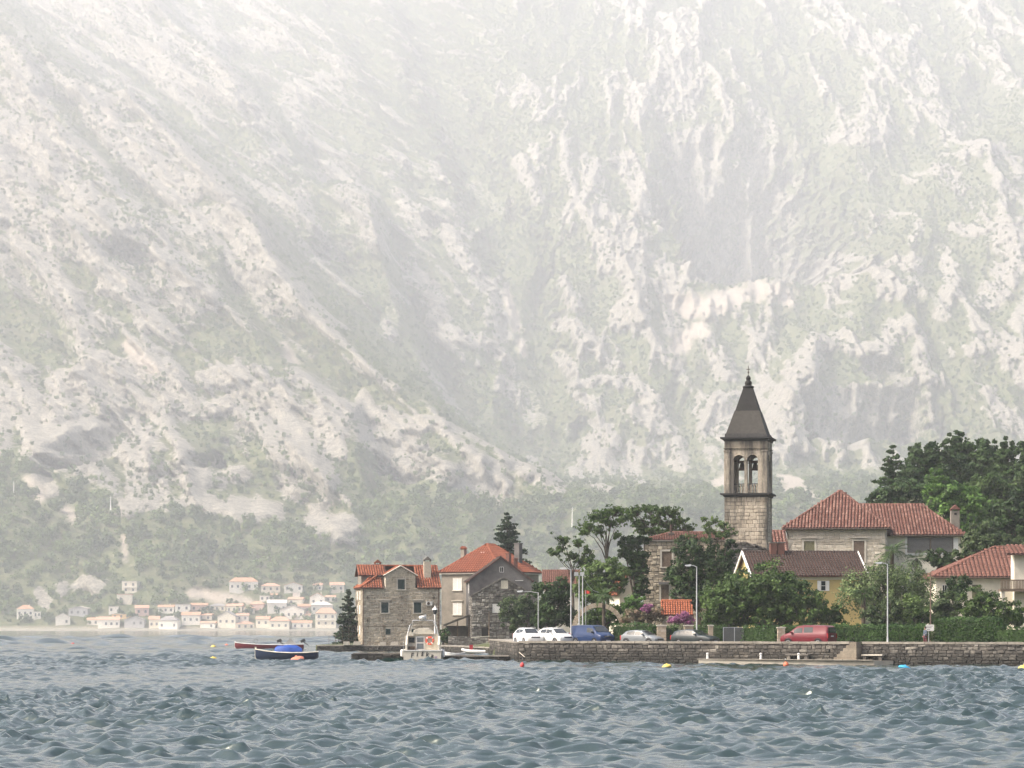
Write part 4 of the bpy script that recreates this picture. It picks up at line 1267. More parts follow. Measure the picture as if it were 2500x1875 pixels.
def house_big():
    D = 333.0; x0, x1 = WX(1922, D), WX(2160, D); w = x1 - x0; zb = 6.2
    he = WZ(1290, D) - zb; hr = WZ(1198, D + 5) - zb; d = 13.5
    H = thing('large_stone_house', 'large pale stone house with steep faded red hipped roof right of the bell tower', 'house', ((x0 + x1) / 2, D, zb), math.radians(-9))
    m = MB(); m.box(-w / 2, w / 2, 0, d, -2, he); m.build('wall', M_mortar, H)
    F0 = Face((-w / 2, 0, 0), 0); hs = []
    for (pa, pb, mt) in ((1963, 1989, M_st_ruin), (2084, 2110, M_brown_sh)):
        u0, u1 = (pa - 1922) / 238 * w, (pb - 1922) / 238 * w
        z0, z1 = he - 4.6, WZ(1321, D) - zb
        opening(H, F0, u0, u1, z0, z1, 'shutter', M_brown_sh if pa > 2000 else M_green_sh2, M_dressed, sw=.22, depth=.12, hood=True)
        hs.append((u0 - .22, u1 + .22, z0 - .13, z1 + .44))
    wall_stones(H, M_st_pale, (-w / 2, 0, 0), 0, w, 0, he, .33, .4, .9, .07, holes=hs, single=200, joint=.06, jit=.25)
    wall_stones(H, M_st_pale, (w / 2, 0, 0), math.radians(90), d, 0, he, .28, .4, .8, .08, joint=.03, jit=.2, part='side_stonework')
    o = .55; a = w / 2 + o; ze = he + .02
    R0, R1 = (0.25, w * .46, hr), (0.25, d - w * .46 + 2.2, hr)
    slab_roof(H, M_tile_p, [((-a, -o, ze), (a, -o, ze), R0, R0), ((a, -o, ze), (a, d + o, ze), R1, R0), ((-a, d + o, ze), (-a, -o, ze), R0, R1), ((a, d + o, ze), (-a, d + o, ze), R1, R1)],
              [(R0, R1), ((-a, -o, ze), R0), ((a, -o, ze), R0), ((a, d + o, ze), R1)], tw=.38, th=.50, arc=.11)
    k = MB(); k.tube([(-a, -o - .06, ze - .1), (a, -o - .06, ze - .1)], .09, 6); k.build('gutter', M_iron, H)
    k = MB(); k.tube([(-w / 2 + .1, -.2, 0), (-w / 2 + .1, -.2, he - .7), (-w / 2 - .1, -.55, he - .1)], .07, 6); k.build('downpipe', M_iron, H)
    # wing
    D2 = 339.0; x0, x1 = WX(2150, D2), WX(2345, D2); w = x1 - x0
    he = WZ(1306, D2) - zb; hr = WZ(1231, D2 + 4) - zb; d = 9
    G = thing('house_wing', 'lower wing of the stone house with long hipped roof, wide louvred window and chimney', 'house', ((x0 + x1) / 2, D2, zb))
    m = MB(); m.box(-w / 2, w / 2, 0, d, -2, he); m.build('wall', M_cream, G)
    F0 = Face((-w / 2, 0, 0), 0)
    fw = MB(); U = lambda p: (p - 2150) / 195 * w
    F0.box(fw, U(2210), U(2339), .005, .05, WZ(1356, D2) - zb, he - .15); fw.build('white_panel', M_white, G)
    u0, u1, z0, z1 = U(2216), U(2326), WZ(1348, D2) - zb, WZ(1312, D2) - zb
    for (a, b) in ((u0, (u0 + u1) / 2 - .06), ((u0 + u1) / 2 + .06, u1)):
        k = MB(); F0.box(k, a, b, .055, .07, z0, z1); wn_ = k.build('window', M_pane, G)
        s = MB(); n = 13
        for i in range(n):
            z = z0 + (z1 - z0) * i / n
            F0.box(s, a + .04, b - .04, .075, .10, z + .02, z + (z1 - z0) / n * .72)
        s.build('louvre', plain('grey_louvre', (0.24, 0.23, 0.22), 0.5), wn_)
        s = MB(); F0.box(s, a - .05, a, .056, .13, z0 - .05, z1 + .05); F0.box(s, b, b + .05, .056, .13, z0 - .05, z1 + .05); F0.box(s, a, b, .056, .13, z1, z1 + .06); F0.box(s, a, b, .056, .13, z0 - .06, z0); s.build('frame', M_brown_sh, wn_)
    o = .5; a = w / 2 + o; ze = he
    Ra, Rb = (-w / 2 - 2.4, d / 2, hr), (WX(2250, D2 + 4) - (x0 + x1) / 2, d / 2, hr)
    slab_roof(G, M_tile_p, [((-a - 1.6, -o, ze), (a, -o, ze), Rb, Ra), ((a, -o, ze), (a, d + o, ze), Rb, Rb), ((a, d + o, ze), (-a, d + o, ze), Ra, Rb)], [(Ra, Rb), ((a, -o, ze), Rb)], tw=.38, th=.50, arc=.11)
    k = MB(); k.tube([(-a, -o - .06, ze - .1), (a, -o - .06, ze - .1)], .09, 6); k.build('gutter', M_iron, G)
    cx = WX(2336, D2) - (x0 + x1) / 2
    chimney(G, cx, 1.5, he - .2, WZ(1246, D2) - zb, 1.0, .85, M_plaster, 'gable', M_tile_r)
    k = MB(); k.box(cx - .15, cx + .15, 1.05, 1.06, WZ(1256, D2) - zb, WZ(1251, D2) - zb); k.build('vent', M_dark, G)
M_green_sh2 = plain('olive_shutter', (0.17, 0.16, 0.09), 0.7, var=0.25)
house_big()

def house_yellow():
    D = 288.0; x0, x1 = WX(1838, D), WX(2112, D); w = x1 - x0; zb = 2.4
    he = WZ(1400, D) - zb; ha = WZ(1347, D + 3.5) - zb; d = 7.5
    H = simple_gable('yellow_house', 'yellow rendered house with dark brown tiled roof and white gable boards behind the round trees', x0, x1, D, zb, he, ha, d, M_yellow, M_tile_b, math.radians(8), tw=.30, th=.36, arc=.07, ov=.4)
    sl = (ha - he) / (d / 2)
    F0 = Face((-w / 2, 0, 0), 0)
    k = MB(); F0.box(k, 0, w, .004, .06, he - .62, he - .26); k.build('eaves_band', M_cream, H)
    for s in (-1, 1):
        for (ya, yb) in ((-.5, d / 2), (d + .5, d / 2)):
            k = MB(); x = s * (w / 2 + .4); za, zb_ = he - .5 * sl, ha
            p = [(x - .06, ya, za - .25), (x + .06, ya, za - .25), (x + .06, yb, zb_ - .25), (x - .06, yb, zb_ - .25), (x - .06, ya, za + .12), (x + .06, ya, za + .12), (x + .06, yb, zb_ + .12), (x - .06, yb, zb_ + .12)]
            k.hexa(p); k.build('barge_board', M_white, H)
    u = (2004 - 1838) / 274 * w
    opening(H, F0, u, u + .55, he - 1.75, he - .72, 'glass', M_white, None, panes=(1, 2), shutters=M_white)
    opening(H, F0, u - 5.2, u - 4.6, he - 1.75, he - .72, 'glass', M_white, None, panes=(1, 2), shutters=M_white)
    for px in (1904, 1924):
        x = (px - 1838) / 274 * w - w / 2
        chimney(H, x, d / 2 - .4, ha - .5, ha + .85, .62, .55, M_tile_r, 'flat', M_slab)
    # right house
    D = 284.0; x0, x1 = WX(2285, D), WX(2560, D); w = x1 - x0; zb = 2.2
    he = WZ(1408, D) - zb; hr = WZ(1335, D + 4) - zb; d = 9
    G = thing('cream_house', 'cream house with long brick red hipped roof at the right edge', 'house', ((x0 + x1) / 2, D, zb))
    m = MB(); m.box(-w / 2, w / 2, 0, d, -2, he); m.build('wall', M_cream, G)
    o = .5; a = w / 2 + o
    Ra = (WX(2430, D + 4) - (x0 + x1) / 2, d / 2, hr); Rb = (w / 2 - 3, d / 2, hr)
    slab_roof(G, M_tile_r, [((-a, -o, he), (a, -o, he), Rb, Ra), ((-a, d + o, he), (-a, -o, he), Ra, Ra), ((a, d + o, he), (-a, d + o, he), Ra, Rb)], [(Ra, Rb), ((-a, -o, he), Ra)], tw=.42, th=.46, arc=.06)
    k = MB(); k.tube([(-a, -o - .05, he - .1), (a, -o - .05, he - .1)], .08, 6); k.build('gutter', M_pipe, G)
    F0 = Face((-w / 2, 0, 0), 0)
    opening(G, F0, (2373 - 2285) / 275 * w, (2395 - 2285) / 275 * w, he - 2.1, he - .8, 'shutter', M_green_sh2, None)
    opening(G, F0, (2300 - 2285) / 275 * w, (2312 - 2285) / 275 * w, he - 2.1, he - .8, 'glass', M_white, None)
    # white house with timber balcony at the very edge
    D = 275.0; x0 = WX(2442, D); zb = 1.8
    E = thing('white_balcony_house', 'white house with dark timber balcony cut by the right edge', 'house', (x0, D, zb))
    z = lambda py: WZ(py, D) - zb
    xw = WX(2482, D) - x0
    m = MB(); m.box(xw, xw + 8, 1.2, 3.2, -2, z(1348)); m.box(.6, xw, 2.2, 4, -2, z(1440)); m.build('wall', M_cream, E)
    slab_roof(E, M_tile_r, [((xw - .9, .4, z(1352)), (xw + 8.4, .4, z(1352)), (xw + 8.4, 3.4, z(1328)), (xw - .5, 3.4, z(1328)))], tw=.42, th=.46, arc=.06)
    k = MB(); k.box(0, xw + 8, -.1, 1.19, z(1444), z(1438)); k.build('balcony_floor', M_wood, E)
    k = MB(); k.box(0, xw + 8, -.12, -.04, z(1418), z(1415)); k.box(0, xw + 8, -.12, -.04, z(1439), z(1437)); k.build('balcony_rail', M_wood, E)
    for i in range(40):
        k = MB(); u = .02 + i * .145; k.box(u, u + .1, -.11, -.05, z(1437), z(1418)); k.build('baluster', M_wood, E)
    for u in (.15, xw + 1.5, xw + 6):
        k = MB(); k.box(u, u + .3, 0, .3, -2, z(1444)); k.build('post', M_dressed, E)
house_yellow()

# ------------------------------------------------------------------ bell tower
def bell_tower():
    D = 308.0
    sc = D / FPX
    w = 4.56; zb = 4.0
    rz = math.radians(-11.5)
    T = thing('bell_tower', 'stone bell tower with open twin arched belfry and dark pointed spire', 'tower', (WX(1827, D + 2.2), D + 2.2, zb), rz)
    z = lambda py: WZ(py, D) - zb
    h = w / 2
    z1, z2, z3, z4, z5 = z(1213), z(1204), z(1096), z(1077), z(1067)
    # shaft
    k = MB(); k.box(-h, h, -h, h, -3, z1); k.build('shaft', M_mortar_d, T)
    for i, (ox, oy, a) in enumerate(((-h, -h, 0), (h, -h, 90), (h, h, 180), (-h, h, 270))):
        n = 150 if i == 0 else (60 if i == 1 else 0)
        wall_stones(T, M_st_tower, (ox, oy, 0), math.radians(a), w, z1 - 4.6 if i < 2 else z1 - 3, z1 - .02, .40, .5, .95, .05, single=n, joint=.045, jit=.06, part='ashlar')
        if i < 2: wall_stones(T, M_st_tower, (ox, oy, 0), math.radians(a), w, 0, z1 - 4.6, .36, .42, .78, .05, joint=.025, jit=.06, part='lower_ashlar')
    def band(name, zA, zB, out, mat, prof=None):
        k = MB()
        prof = prof or [(0, .35), (.45, .35), (.45, .8), (1, 1)]
        hs = [(h + out * p, zA + (zB - zA) * t) for (t, p) in prof]
        hs = [(h - .1, zA)] + hs + [(h - .1, zB)]
        k.lathe([(r_, zz) for r_, zz in hs], 4, sq=True)
        return k.build(name, mat, T)
    band('lower_cornice', z1, z2, .46, M_cornice, [(0, .15), (.3, .35), (.55, .4), (.6, .95), (1, 1)])
    # belfry walls with two arched openings on each side
    th = .55
    ow, cw = 1.13, .34
    za, zs = z2 + .02, z(1124)
    rad = ow / 2
    def belfry_side(a):
        R = Matrix.Rotation(a, 3, 'Z')
        k = MB()
        def q(x, y, zz): return R @ Vector((x, y, zz))
        def bx(x0, x1, y0, y1, zA, zB):
            v = [q(x, y, zz) for zz in (zA, zB) for y in (y0, y1) for x in (x0, x1)]
            k.add(v, [(0, 2, 3, 1), (4, 5, 7, 6), (0, 1, 5, 4), (2, 6, 7, 3), (0, 4, 6, 2), (1, 3, 7, 5)])
        xo = cw / 2 + ow
        bx(-h, -xo, -h, -h + th, za, z3); 
        bx(xo, h - th - .002, -h, -h + th, za, z3)
        bx(-cw / 2, cw / 2, -h + .1, -h + th - .1, za, zs)
        n = 10
        top = z3
        bx(-cw / 2, cw / 2, -h, -h + th, zs, top)
        for c in (-(cw + ow) / 2, (cw + ow) / 2):
            for i in range(n):
                a0, a1 = math.pi * i / n, math.pi * (i + 1) / n
                xa, zaA = c + rad * math.cos(a0), zs + rad * math.sin(a0)
                xb, zbB = c + rad * math.cos(a1), zs + rad * math.sin(a1)
                p = [q(xb, -h, zbB), q(xa, -h, zaA), q(xa, -h + th, zaA), q(xb, -h + th, zbB), q(xb, -h, top), q(xa, -h, top), q(xa, -h + th, top), q(xb, -h + th, top)]
                k.hexa(p)
        side = k.build('belfry_wall', M_tower_trim, T)
        for s in (-1, 1):
            kk = MB(); x0, x1 = (s * (h - .02), s * (h - .55)) ; x0, x1 = min(x0, x1), max(x0, x1)
            v = [q(x, y, zz) for zz in (za, z3 - .3) for y in (-h - .07, -h - .001) for x in (x0, x1)]
            kk.add(v, [(0, 2, 3, 1), (4, 5, 7, 6), (0, 1, 5, 4), (2, 6, 7, 3), (0, 4, 6, 2), (1, 3, 7, 5)]); kk.build('pilaster', M_tower_trim, side)
            kk = MB(); e = .05
            v = [q(x, y, zz) for zz in (z3 - .3, z3 - .12) for y in (-h - .12, -h - .001) for x in (x0 - e, x1 + e)]
            kk.add(v, [(0, 2, 3, 1), (4, 5, 7, 6), (0, 1, 5, 4), (2, 6, 7, 3), (0, 4, 6, 2), (1, 3, 7, 5)]); kk.build('capital', M_tower_trim, side)
            # arch mouldings
            c = s * (cw + ow) / 2
            kk = MB()
            pts = [q(c + (rad + .07) * math.cos(math.pi * i / 12), -h - .03, zs + (rad + .07) * math.sin(math.pi * i / 12)) for i in range(13)]
            kk.tube(pts, .065, 5); kk.build('arch_moulding', M_tower_trim, side)
            kk = MB(); kk.tube([q(c - rad, -h + th / 2, za + .62 + .35), q(c + rad, -h + th / 2, za + .62 + .35)], .06, 5); kk.build('rail', M_cornice, side)
            for i in range(4):
                kk = MB(); p = q(c - rad + ow * (i + .5) / 4, -h + th / 2, za)
                kk.lathe([(.06, 0), (.075, .1), (.045, .2), (.085, .42), (.05, .7), (.07, .95)], 7, p); kk.build('baluster', M_tower_trim, side)
            kk = MB(); kk.tube([q(c - rad, -h + th / 2, zs - .05), q(c + rad, -h + th / 2, zs - .05)], .05, 5); kk.build('tie_beam', M_iron, side)
    for a in (0, 90, 180, 270): belfry_side(math.radians(a))
    k = MB(); k.box(-h + th, h - th, -h + th, h - th, za - .01, za + .05); k.build('belfry_floor', M_cornice, T)
    for x in (-.7, .72):
        k = MB(); k.lathe([(.44, 0), (.42, .08), (.31, .3), (.26, .6), (.2, .72), (.06, .8)], 14, (x, .3, zs - .95)); b = k.build('bell', M_iron, T, smooth=True)
        k = MB(); k.box(x - .5, x + .5, .2, .4, zs - .14, zs + .06); k.build('yoke', M_wood, b)
    k = MB(); k.box(-h - .03, h + .03, -h - .03, h + .03, z3, z4); k.build('frieze', M_tower_trim, T)
    band('architrave', z3 - .03, z3 + .1, .14, M_tower_trim)
    band('upper_cornice', z4, z5, .46, M_cornice, [(0, .15), (.3, .35), (.55, .4), (.6, .95), (1, 1)])
    k = MB(); zt = z(1058); k.box(-h, h, -h, h, z5, zt); k.build('parapet', M_cornice, T)
    # spire
    zm, ztop = z(1001), z(944)
    r0, r1 = h - .13, .50
    rm = r0 + (r1 - r0) * (zm - zt) / (ztop - zt)
    k = MB(); k.lathe([(r0 + .012, zt), (rm + .012, zm)], 4, sq=True); k.build('lower_spire', M_spire2, T)
    k = MB(); k.lathe([(rm, zm - .15), (r1, ztop)], 4, sq=True); k.build('spire', M_spire, T)
    k = MB(); k.lathe([(.52, ztop - .02), (.62, ztop + .08), (.62, ztop + .2), (.5, ztop + .26), (.33, ztop + .3), (.4, ztop + .55), (.34, ztop + .75), (.2, ztop + .85), (.26, ztop + 1.0), (.27, ztop + 1.15), (.15, ztop + 1.32), (.05, ztop + 1.42)], 14); fi = k.build('finial', M_spire, T, smooth=True)
    k = MB(); zz = ztop + 1.4; k.tube([(0, 0, zz), (0, 0, zz + 1.05)], .035, 5); k.box(-.2, .2, -.03, .03, zz + .62, zz + .7); k.box(-.08, .1, -.02, .02, zz + .25, zz + .42); k.build('weather_cross', M_iron, fi)
bell_tower()
M_arch = pieces('warm_arch_stone', [(0.36, 0.29, 0.21), (0.48, 0.40, 0.30), (0.42, 0.34, 0.25), (0.52, 0.45, 0.36)], stain=0.4, stain_col=(0.16, 0.13, 0.10), fine=5)
# ------------------------------------------------------------------ quay walls, stairs, piers
QA = math.atan2(243.5 - 270.0, 46.0 - 0.7)
QO = Vector((0.7, 270.0, 0))
def qp(u, d, z): return QO + Matrix.Rotation(QA, 3, 'Z') @ Vector((u, -d, z))
QTOP = 2.06
def quay_section(label, u0, u1, single):
    T = thing('quay_wall', label, 'wall', qp(u0, 0, 0), QA)
    L = u1 - u0
    k = MB(); k.box(0, L, .02, .9, -2.6, QTOP - .2); k.build('core', M_mortar_d, T)
    wall_stones(T, M_st_quay, (0, 0.02, 0), 0, L, -.75, QTOP - .2, .28, .34, .80, .12, single=single, joint=.05, jit=.24)
    u = 0.0
    while u < L:
        w = min(rs.uniform(.7, 1.25), L - u)
        c = MB(); j = rs.uniform(-.015, .02)
        c.box(u + .01, u + w - .01, -.14 + rs.uniform(-.03, .03), .95, QTOP - .2, QTOP + j); c.build('coping_stone', M_coping, T)
        u += w
    return T
quay_section('long weathered stone quay wall below the parked cars, left of the stairs', 0, 33.7, 300)
quay_section('weathered stone quay wall right of the stairs', 34.9, 57, 230)

M_step = pieces('worn_step_stone', [(0.24, 0.20, 0.15), (0.31, 0.265, 0.20)], stain=0.4, stain_col=(0.12, 0.10, 0.08), fine=5)
def promenade():
    T = thing('concrete_landing', 'low pale concrete landing along the foot of the quay wall', 'landing', qp(19.1, 0, 0), QA)
    L = 17.6; p = MB()
    p.prism([(0.6, -1.75), (L, -1.55), (L + 1.2, -.16), (0, -.16)], -2.5, .42, 'z'); p.build('slab', M_conc, T)
    for i in range(6):
        u0 = i * 2.85 + .5
        k = MB(); k.box(u0, u0 + 2.8, -1.80, -1.5, .424, .50); k.build('edge_stone', M_coping, T)
    S_ = thing('quay_steps', 'pale stone steps climbing through the gap in the quay wall', 'stairs', qp(31.2, 0, 0), QA)
    for i in range(6):
        k = MB(); k.box(1.5 + i * .30, 3.66, -1.2, -.17, .425 + .27 * i, .42 + .27 * (i + 1)); k.build('step', M_step, S_)
    k = MB(); k.box(2.55, 3.66, -.16, .9, -2, 1.75); k.build('landing', M_step, S_)
    for (u, l, nm, m1) in ((27.8, 2.2, 'grey stone slab bench on the landing against the quay wall', M_slab), (35.1, 2.0, 'pale stone slab bench on the landing right of the steps', M_dressed)):
        B = thing('stone_bench', nm, 'bench', qp(u, .16, .42), QA)
        k = MB(); k.box(0, l, -.55, -.02, .42, .55); k.build('seat', m1, B)
        for x in (.1, l - .4):
            k = MB(); k.box(x, x + .3, -.45, -.08, 0, .42); k.build('leg', M_slab, B)
    for (u, lab) in ((20.4, 'left'), (25.7, 'middle'), (29.4, 'right')):
        B = thing('mooring_post', 'small pale mooring post on the landing edge, ' + {'left': 'leftmost of three', 'middle': 'middle of three', 'right': 'nearest the steps'}[lab], 'mooring post', qp(u, 1.35, .42), QA, 'mooring posts on the landing')
        k = MB(); k.lathe([(.13, 0), (.12, .1), (.10, .45), (.13, .5), (.13, .58), (.06, .62)], 8); k.build('post', M_white, B)
        k = MB(); k.lathe([(.2, 0), (.2, .05)], 8); k.build('base', M_conc, B)
promenade()

def pier(name, label, x0, x1, y, depth, top, rowh, wmin, wmax, single, mat, slabs=True):
    T = thing(name, label, 'pier', (x0, y, 0))
    L = x1 - x0
    k = MB(); k.box(.06, L - .06, .05, depth, -2.6, top - .12); k.build('core', M_mortar_d, T)
    wall_stones(T, mat, (0, 0.05, 0), 0, L, -.6, top - .12, rowh, wmin, wmax, .22, single=single, joint=.035, jit=.35)
    wall_stones(T, mat, (.06, depth, 0), math.radians(-90), depth, -.6, top - .12, rowh, wmin, wmax, .2, joint=.035, jit=.35, part='end_stonework')
    wall_stones(T, mat, (L - .06, 0, 0), math.radians(90), depth, -.6, top - .12, rowh, wmin, wmax, .2, joint=.035, jit=.35, part='end_stonework')
    u = 0
    while u < L:
        w = min(rs.uniform(.9, 1.6), L - u)
        c = MB(); j = rs.uniform(-.03, .03); c.box(u + .01, u + w - .01, -.18 + j, depth + .1, top - .12, top + j); c.build('cap_slab', M_coping if slabs else M_slab, T)
        u += w
pier('rubble_pier', 'rough dark boulder pier left of the moored cabin boat', WX(861, 276), WX(982, 276), 276.5, 3.2, .86, .34, .4, .9, 60, M_st_quay, False)
pier('block_pier', 'low dark block pier right of the moored cabin boat', WX(1072, 276), WX(1242, 276), 276.5, 2.6, .62, .24, .3, .6, 90, M_st_quay)

def side_quay(label, pts, top, single=0, name='harbour_wall'):
    T = thing(name, label, 'wall', (pts[0][0], pts[0][1], 0))
    for (a, b) in zip(pts[:-1], pts[1:]):
        d = Vector((b[0] - a[0], b[1] - a[1])); L = d.length; rz = math.atan2(d.y, d.x)
        R = Matrix.Rotation(rz, 3, 'Z'); o = Vector((a[0] - pts[0][0], a[1] - pts[0][1], 0))
        k = MB(); k.add([o + R @ Vector((x, y, z)) for z in (-2.6, top - .14) for y in (0.02, 2.4) for x in (0, L)], [(0, 2, 3, 1), (4, 5, 7, 6), (0, 1, 5, 4), (2, 6, 7, 3), (0, 4, 6, 2), (1, 3, 7, 5)]); k.build('core', M_mortar_d, T)
        wall_stones(T, M_st_quay, o + R @ Vector((0, .02, 0)), rz, L, -.5, top - .14, .27, .35, .8, .1, joint=.035, jit=.25, single=single)
        k = MB(); n = int(L / 1.2)
        for i in range(n):
            u = L * i / n
            c = MB(); c.add([o + R @ Vector((x, y, z)) for z in (top - .14, top) for y in (-.14, 2.45) for x in (u + .01, u + L / n - .01)], [(0, 2, 3, 1), (4, 5, 7, 6), (0, 1, 5, 4), (2, 6, 7, 3), (0, 4, 6, 2), (1, 3, 7, 5)]); c.build('coping_stone', M_coping, T)
side_quay('low stone quay in front of the dormered stone house', [(-26.6, 391.0), (-14.2, 389.0)], .92, 40)
side_quay('inner harbour wall behind the moored cabin boat', [(-14.2, 389.0), (-9.3, 373), (-2.6, 338)], 1.0)
side_quay('dark stone corner wall where the road meets the small harbour', [(-2.6, 338), (0.62, 270.6)], 1.95, 60)
T = thing('garden_wall', 'low rubble wall in front of the ruined house', 'wall', (WX(1094, 377), 377, .95))
Lw = WX(1200, 377) - WX(1094, 377)
k = MB(); k.box(0, Lw, .02, .5, -1, 1.15); k.build('core', M_mortar_d, T)
wall_stones(T, M_st_ruin, (0, .02, 0), 0, Lw, 0, 1.2, .25, .3, .6, .1, joint=.04, jit=.3)
for i, (px, w_, h_, lab) in enumerate(((846, .9, .5, 'leftmost, by the railing'), (872, 1.0, .5, 'at the corner of the stone house'), (935, .9, .45, 'under the small cellar shutter'), (963, 1.1, .45, 'nearest the cabin boat'))):
    B = MB(); x = WX(px, 390); B.hexa([(x - w_ / 2, 389.6, .92), (x + w_ / 2, 389.6, .92), (x + w_ / 2, 390.3, .92), (x - w_ / 2, 390.3, .92), (x - w_ / 2 + .05, 389.65, .92 + h_), (x + w_ / 2 - .05, 389.65, .92 + h_ - .03), (x + w_ / 2 - .05, 390.25, .92 + h_), (x - w_ / 2 + .05, 390.25, .92 + h_)])
    tag(B.build('stone_block', M_conc), 'pale stone block on the low quay, ' + lab, 'block', 'stone blocks on the low quay')

# railing with net left of the stone house
R_ = thing('railing', 'thin dark railing with net at the left tip of the quay', 'railing', (WX(803, 392), 392, .9))
Lr = WX(868, 392) - WX(803, 392)
for i in range(5):
    k = MB(); u = Lr * i / 4; k.tube([(u, 0, 0), (u, 0, 1.3 if i < 2 else 2.7)], .03, 5); k.build('post', M_iron, R_)
for z, a in ((1.25, 0), (.65, 0), (2.6, .5), (1.9, .5)):
    k = MB(); k.tube([(Lr * a, 0, z), (Lr, 0, z)], .018, 4); k.build('rail', M_iron, R_)

# ------------------------------------------------------------------ arch, kiosk, pillars, gate
def stone_arch():
    D = 281.0; cx = WX(1461, D); zb = WZ(1528, D)
    T = thing('stone_arch', 'free standing segmental stone arch in the garden behind the blue van', 'arch', (cx, D, zb))
    half = (1525 - 1397) / 2 * D / FPX; rise = (1528 - 1472) * D / FPX
    Rr = (half ** 2 + rise ** 2) / (2 * rise); th0 = math.asin(min(1, half / Rr))
    n = 23; zc = rise - Rr; t = .44
    for i in range(n):
        a0 = -th0 + 2 * th0 * i / n + .006; a1 = -th0 + 2 * th0 * (i + 1) / n - .006
        ro = Rr + rs.uniform(-.02, .03); ri = Rr - t + rs.uniform(-.02, .02); d = rs.uniform(-.03, .03)
        k = MB()
        P = lambda r, a, y: (r * math.sin(a), y, zc + r * math.cos(a))
        k.hexa([P(ri, a0, -.25 + d), P(ri, a1, -.25 + d), P(ri, a1, .25), P(ri, a0, .25), P(ro, a0, -.25 + d), P(ro, a1, -.25 + d), P(ro, a1, .25), P(ro, a0, .25)])
        k.build('voussoir', M_arch, T)
    for s in (-1, 1):
        for j in range(4):
            k = MB(); x = s * (half - .22); k.box(x - .26, x + .26, -.28, .28, -1.9 + j * .5, -1.42 + j * .5); k.build('pier_stone', M_arch, T)
stone_arch()

def pillar(px0, px1, pyt, D, label):
    x0, x1 = WX(px0, D), WX(px1, D); w = x1 - x0; zt = WZ(pyt, D); zb = 1.57
    T = thing('gate_pillar', label, 'pillar', ((x0 + x1) / 2, D, zb), 0, 'stone gate pillars along the hedge')
    n = 7; h = (zt - zb - .14) / n
    for j in range(n):
        for s in (0, 1):
            a = w * (.38 if (j + s) % 2 else .62) if s == 0 else 0
            xs = (-w / 2, -w / 2 + w * (.4 if j % 2 else .6)) if s == 0 else (-w / 2 + w * (.4 if j % 2 else .6), w / 2)
            e = rs.uniform(-.015, .015)
            k = MB(); k.box(xs[0] + .008, xs[1] - .008, -w / 2 + e, w / 2, j * h + .008, (j + 1) * h - .004); k.build('block', M_arch, T)
    k = MB(); k.prism([(-w / 2 - .06, zt - zb - .14), (w / 2 + .06, zt - zb - .14), (w / 2 + .06, zt - zb - .04), (0, zt - zb), (-w / 2 - .06, zt - zb - .04)], -w / 2 - .06, w / 2 + .06); k.build('cap', M_dressed, T)
pillar(1604, 1626, 1525, 269, 'stone gate pillar beside the left hedge, behind the silver hatchback')
pillar(1670, 1692, 1525, 267.5, 'stone gate pillar under the pink flowers, left of the dark estate car')
pillar(1729, 1741, 1525, 266, 'narrow stone gate pillar behind the bonnet of the dark estate car')
pillar(1898, 1916, 1530, 262.8, 'stone gate pillar at the nose of the red van')

def kiosk():
    D = 275.0; x0, x1 = WX(1616, D), WX(1690, D); w = x1 - x0; zb = 1.5
    T = thing('tiled_shelter', 'small garden shelter with bright orange tiled roof above the pink flowers', 'shelter', ((x0 + x1) / 2, D, zb))
    ze, zr = WZ(1501, D) - zb, WZ(1467, D + 1) - zb
    slab_roof(T, M_tile_k, [((-w / 2 - .12, -.4, ze), (w / 2 + .12, -.4, ze), (w / 2 - .08, .75, zr), (-w / 2 - .02, .75, zr)), ((w / 2 + .12, 1.9, ze), (-w / 2 - .12, 1.9, ze), (-w / 2 - .02, .75, zr), (w / 2 - .08, .75, zr))], [((-w / 2, .75, zr), (w / 2, .75, zr))], tw=.24, th=.26, arc=.05)
    for x in (-w / 2 + .05, w / 2 - .4):
        for y in (0, 1.3):
            k = MB(); k.box(x, x + .38, y, y + .3, -.3, ze - .12); k.build('post', M_arch, T)
    k = MB(); k.prism([(-.38, ze - .1), (1.88, ze - .1), (.75, zr - .14)], -w / 2 - .05, -w / 2 + .05, 'x'); k.build('gable_board', M_wood, T)
M_tile_k = tile_mat('new_orange_tile', [(0.32, 0.10, 0.05), (0.40, 0.135, 0.07), (0.36, 0.115, 0.055)], 0.15)
kiosk()

def metal_gate():
    D = 266.0; x0, x1 = WX(1766, D), WX(1820, D); w = x1 - x0
    T = thing('metal_gate', 'grey metal mesh gate between the hedges behind the dark estate car', 'gate', (x0, D, 1.5))
    zt = WZ(1531, D) - 1.5
    for x in (0, w / 2, w):
        k = MB(); k.box(x - .03, x + .03, -.03, .03, 0, zt); k.build('post', M_galv, T)
    for z in (.1, zt - .05):
        k = MB(); k.box(.031, w - .031, -.02, .02, z, z + .04); k.build('rail', M_galv, T)
    n = 34
    k = MB()
    for i in range(n):
        x = w * (i + .5) / n; k.box(x - .012, x + .012, -.012, .012, .14, zt - .05)
    o = k.build('bars', plain('gate_grey', (0.16, 0.165, 0.16), 0.6), T)
    k = MB(); k.box(.03, w - .03, .03, .045, .12, zt - .06); k.build('privacy_net', plain('grey_green_net', (0.085, 0.095, 0.085), 0.9), T)
metal_gate()

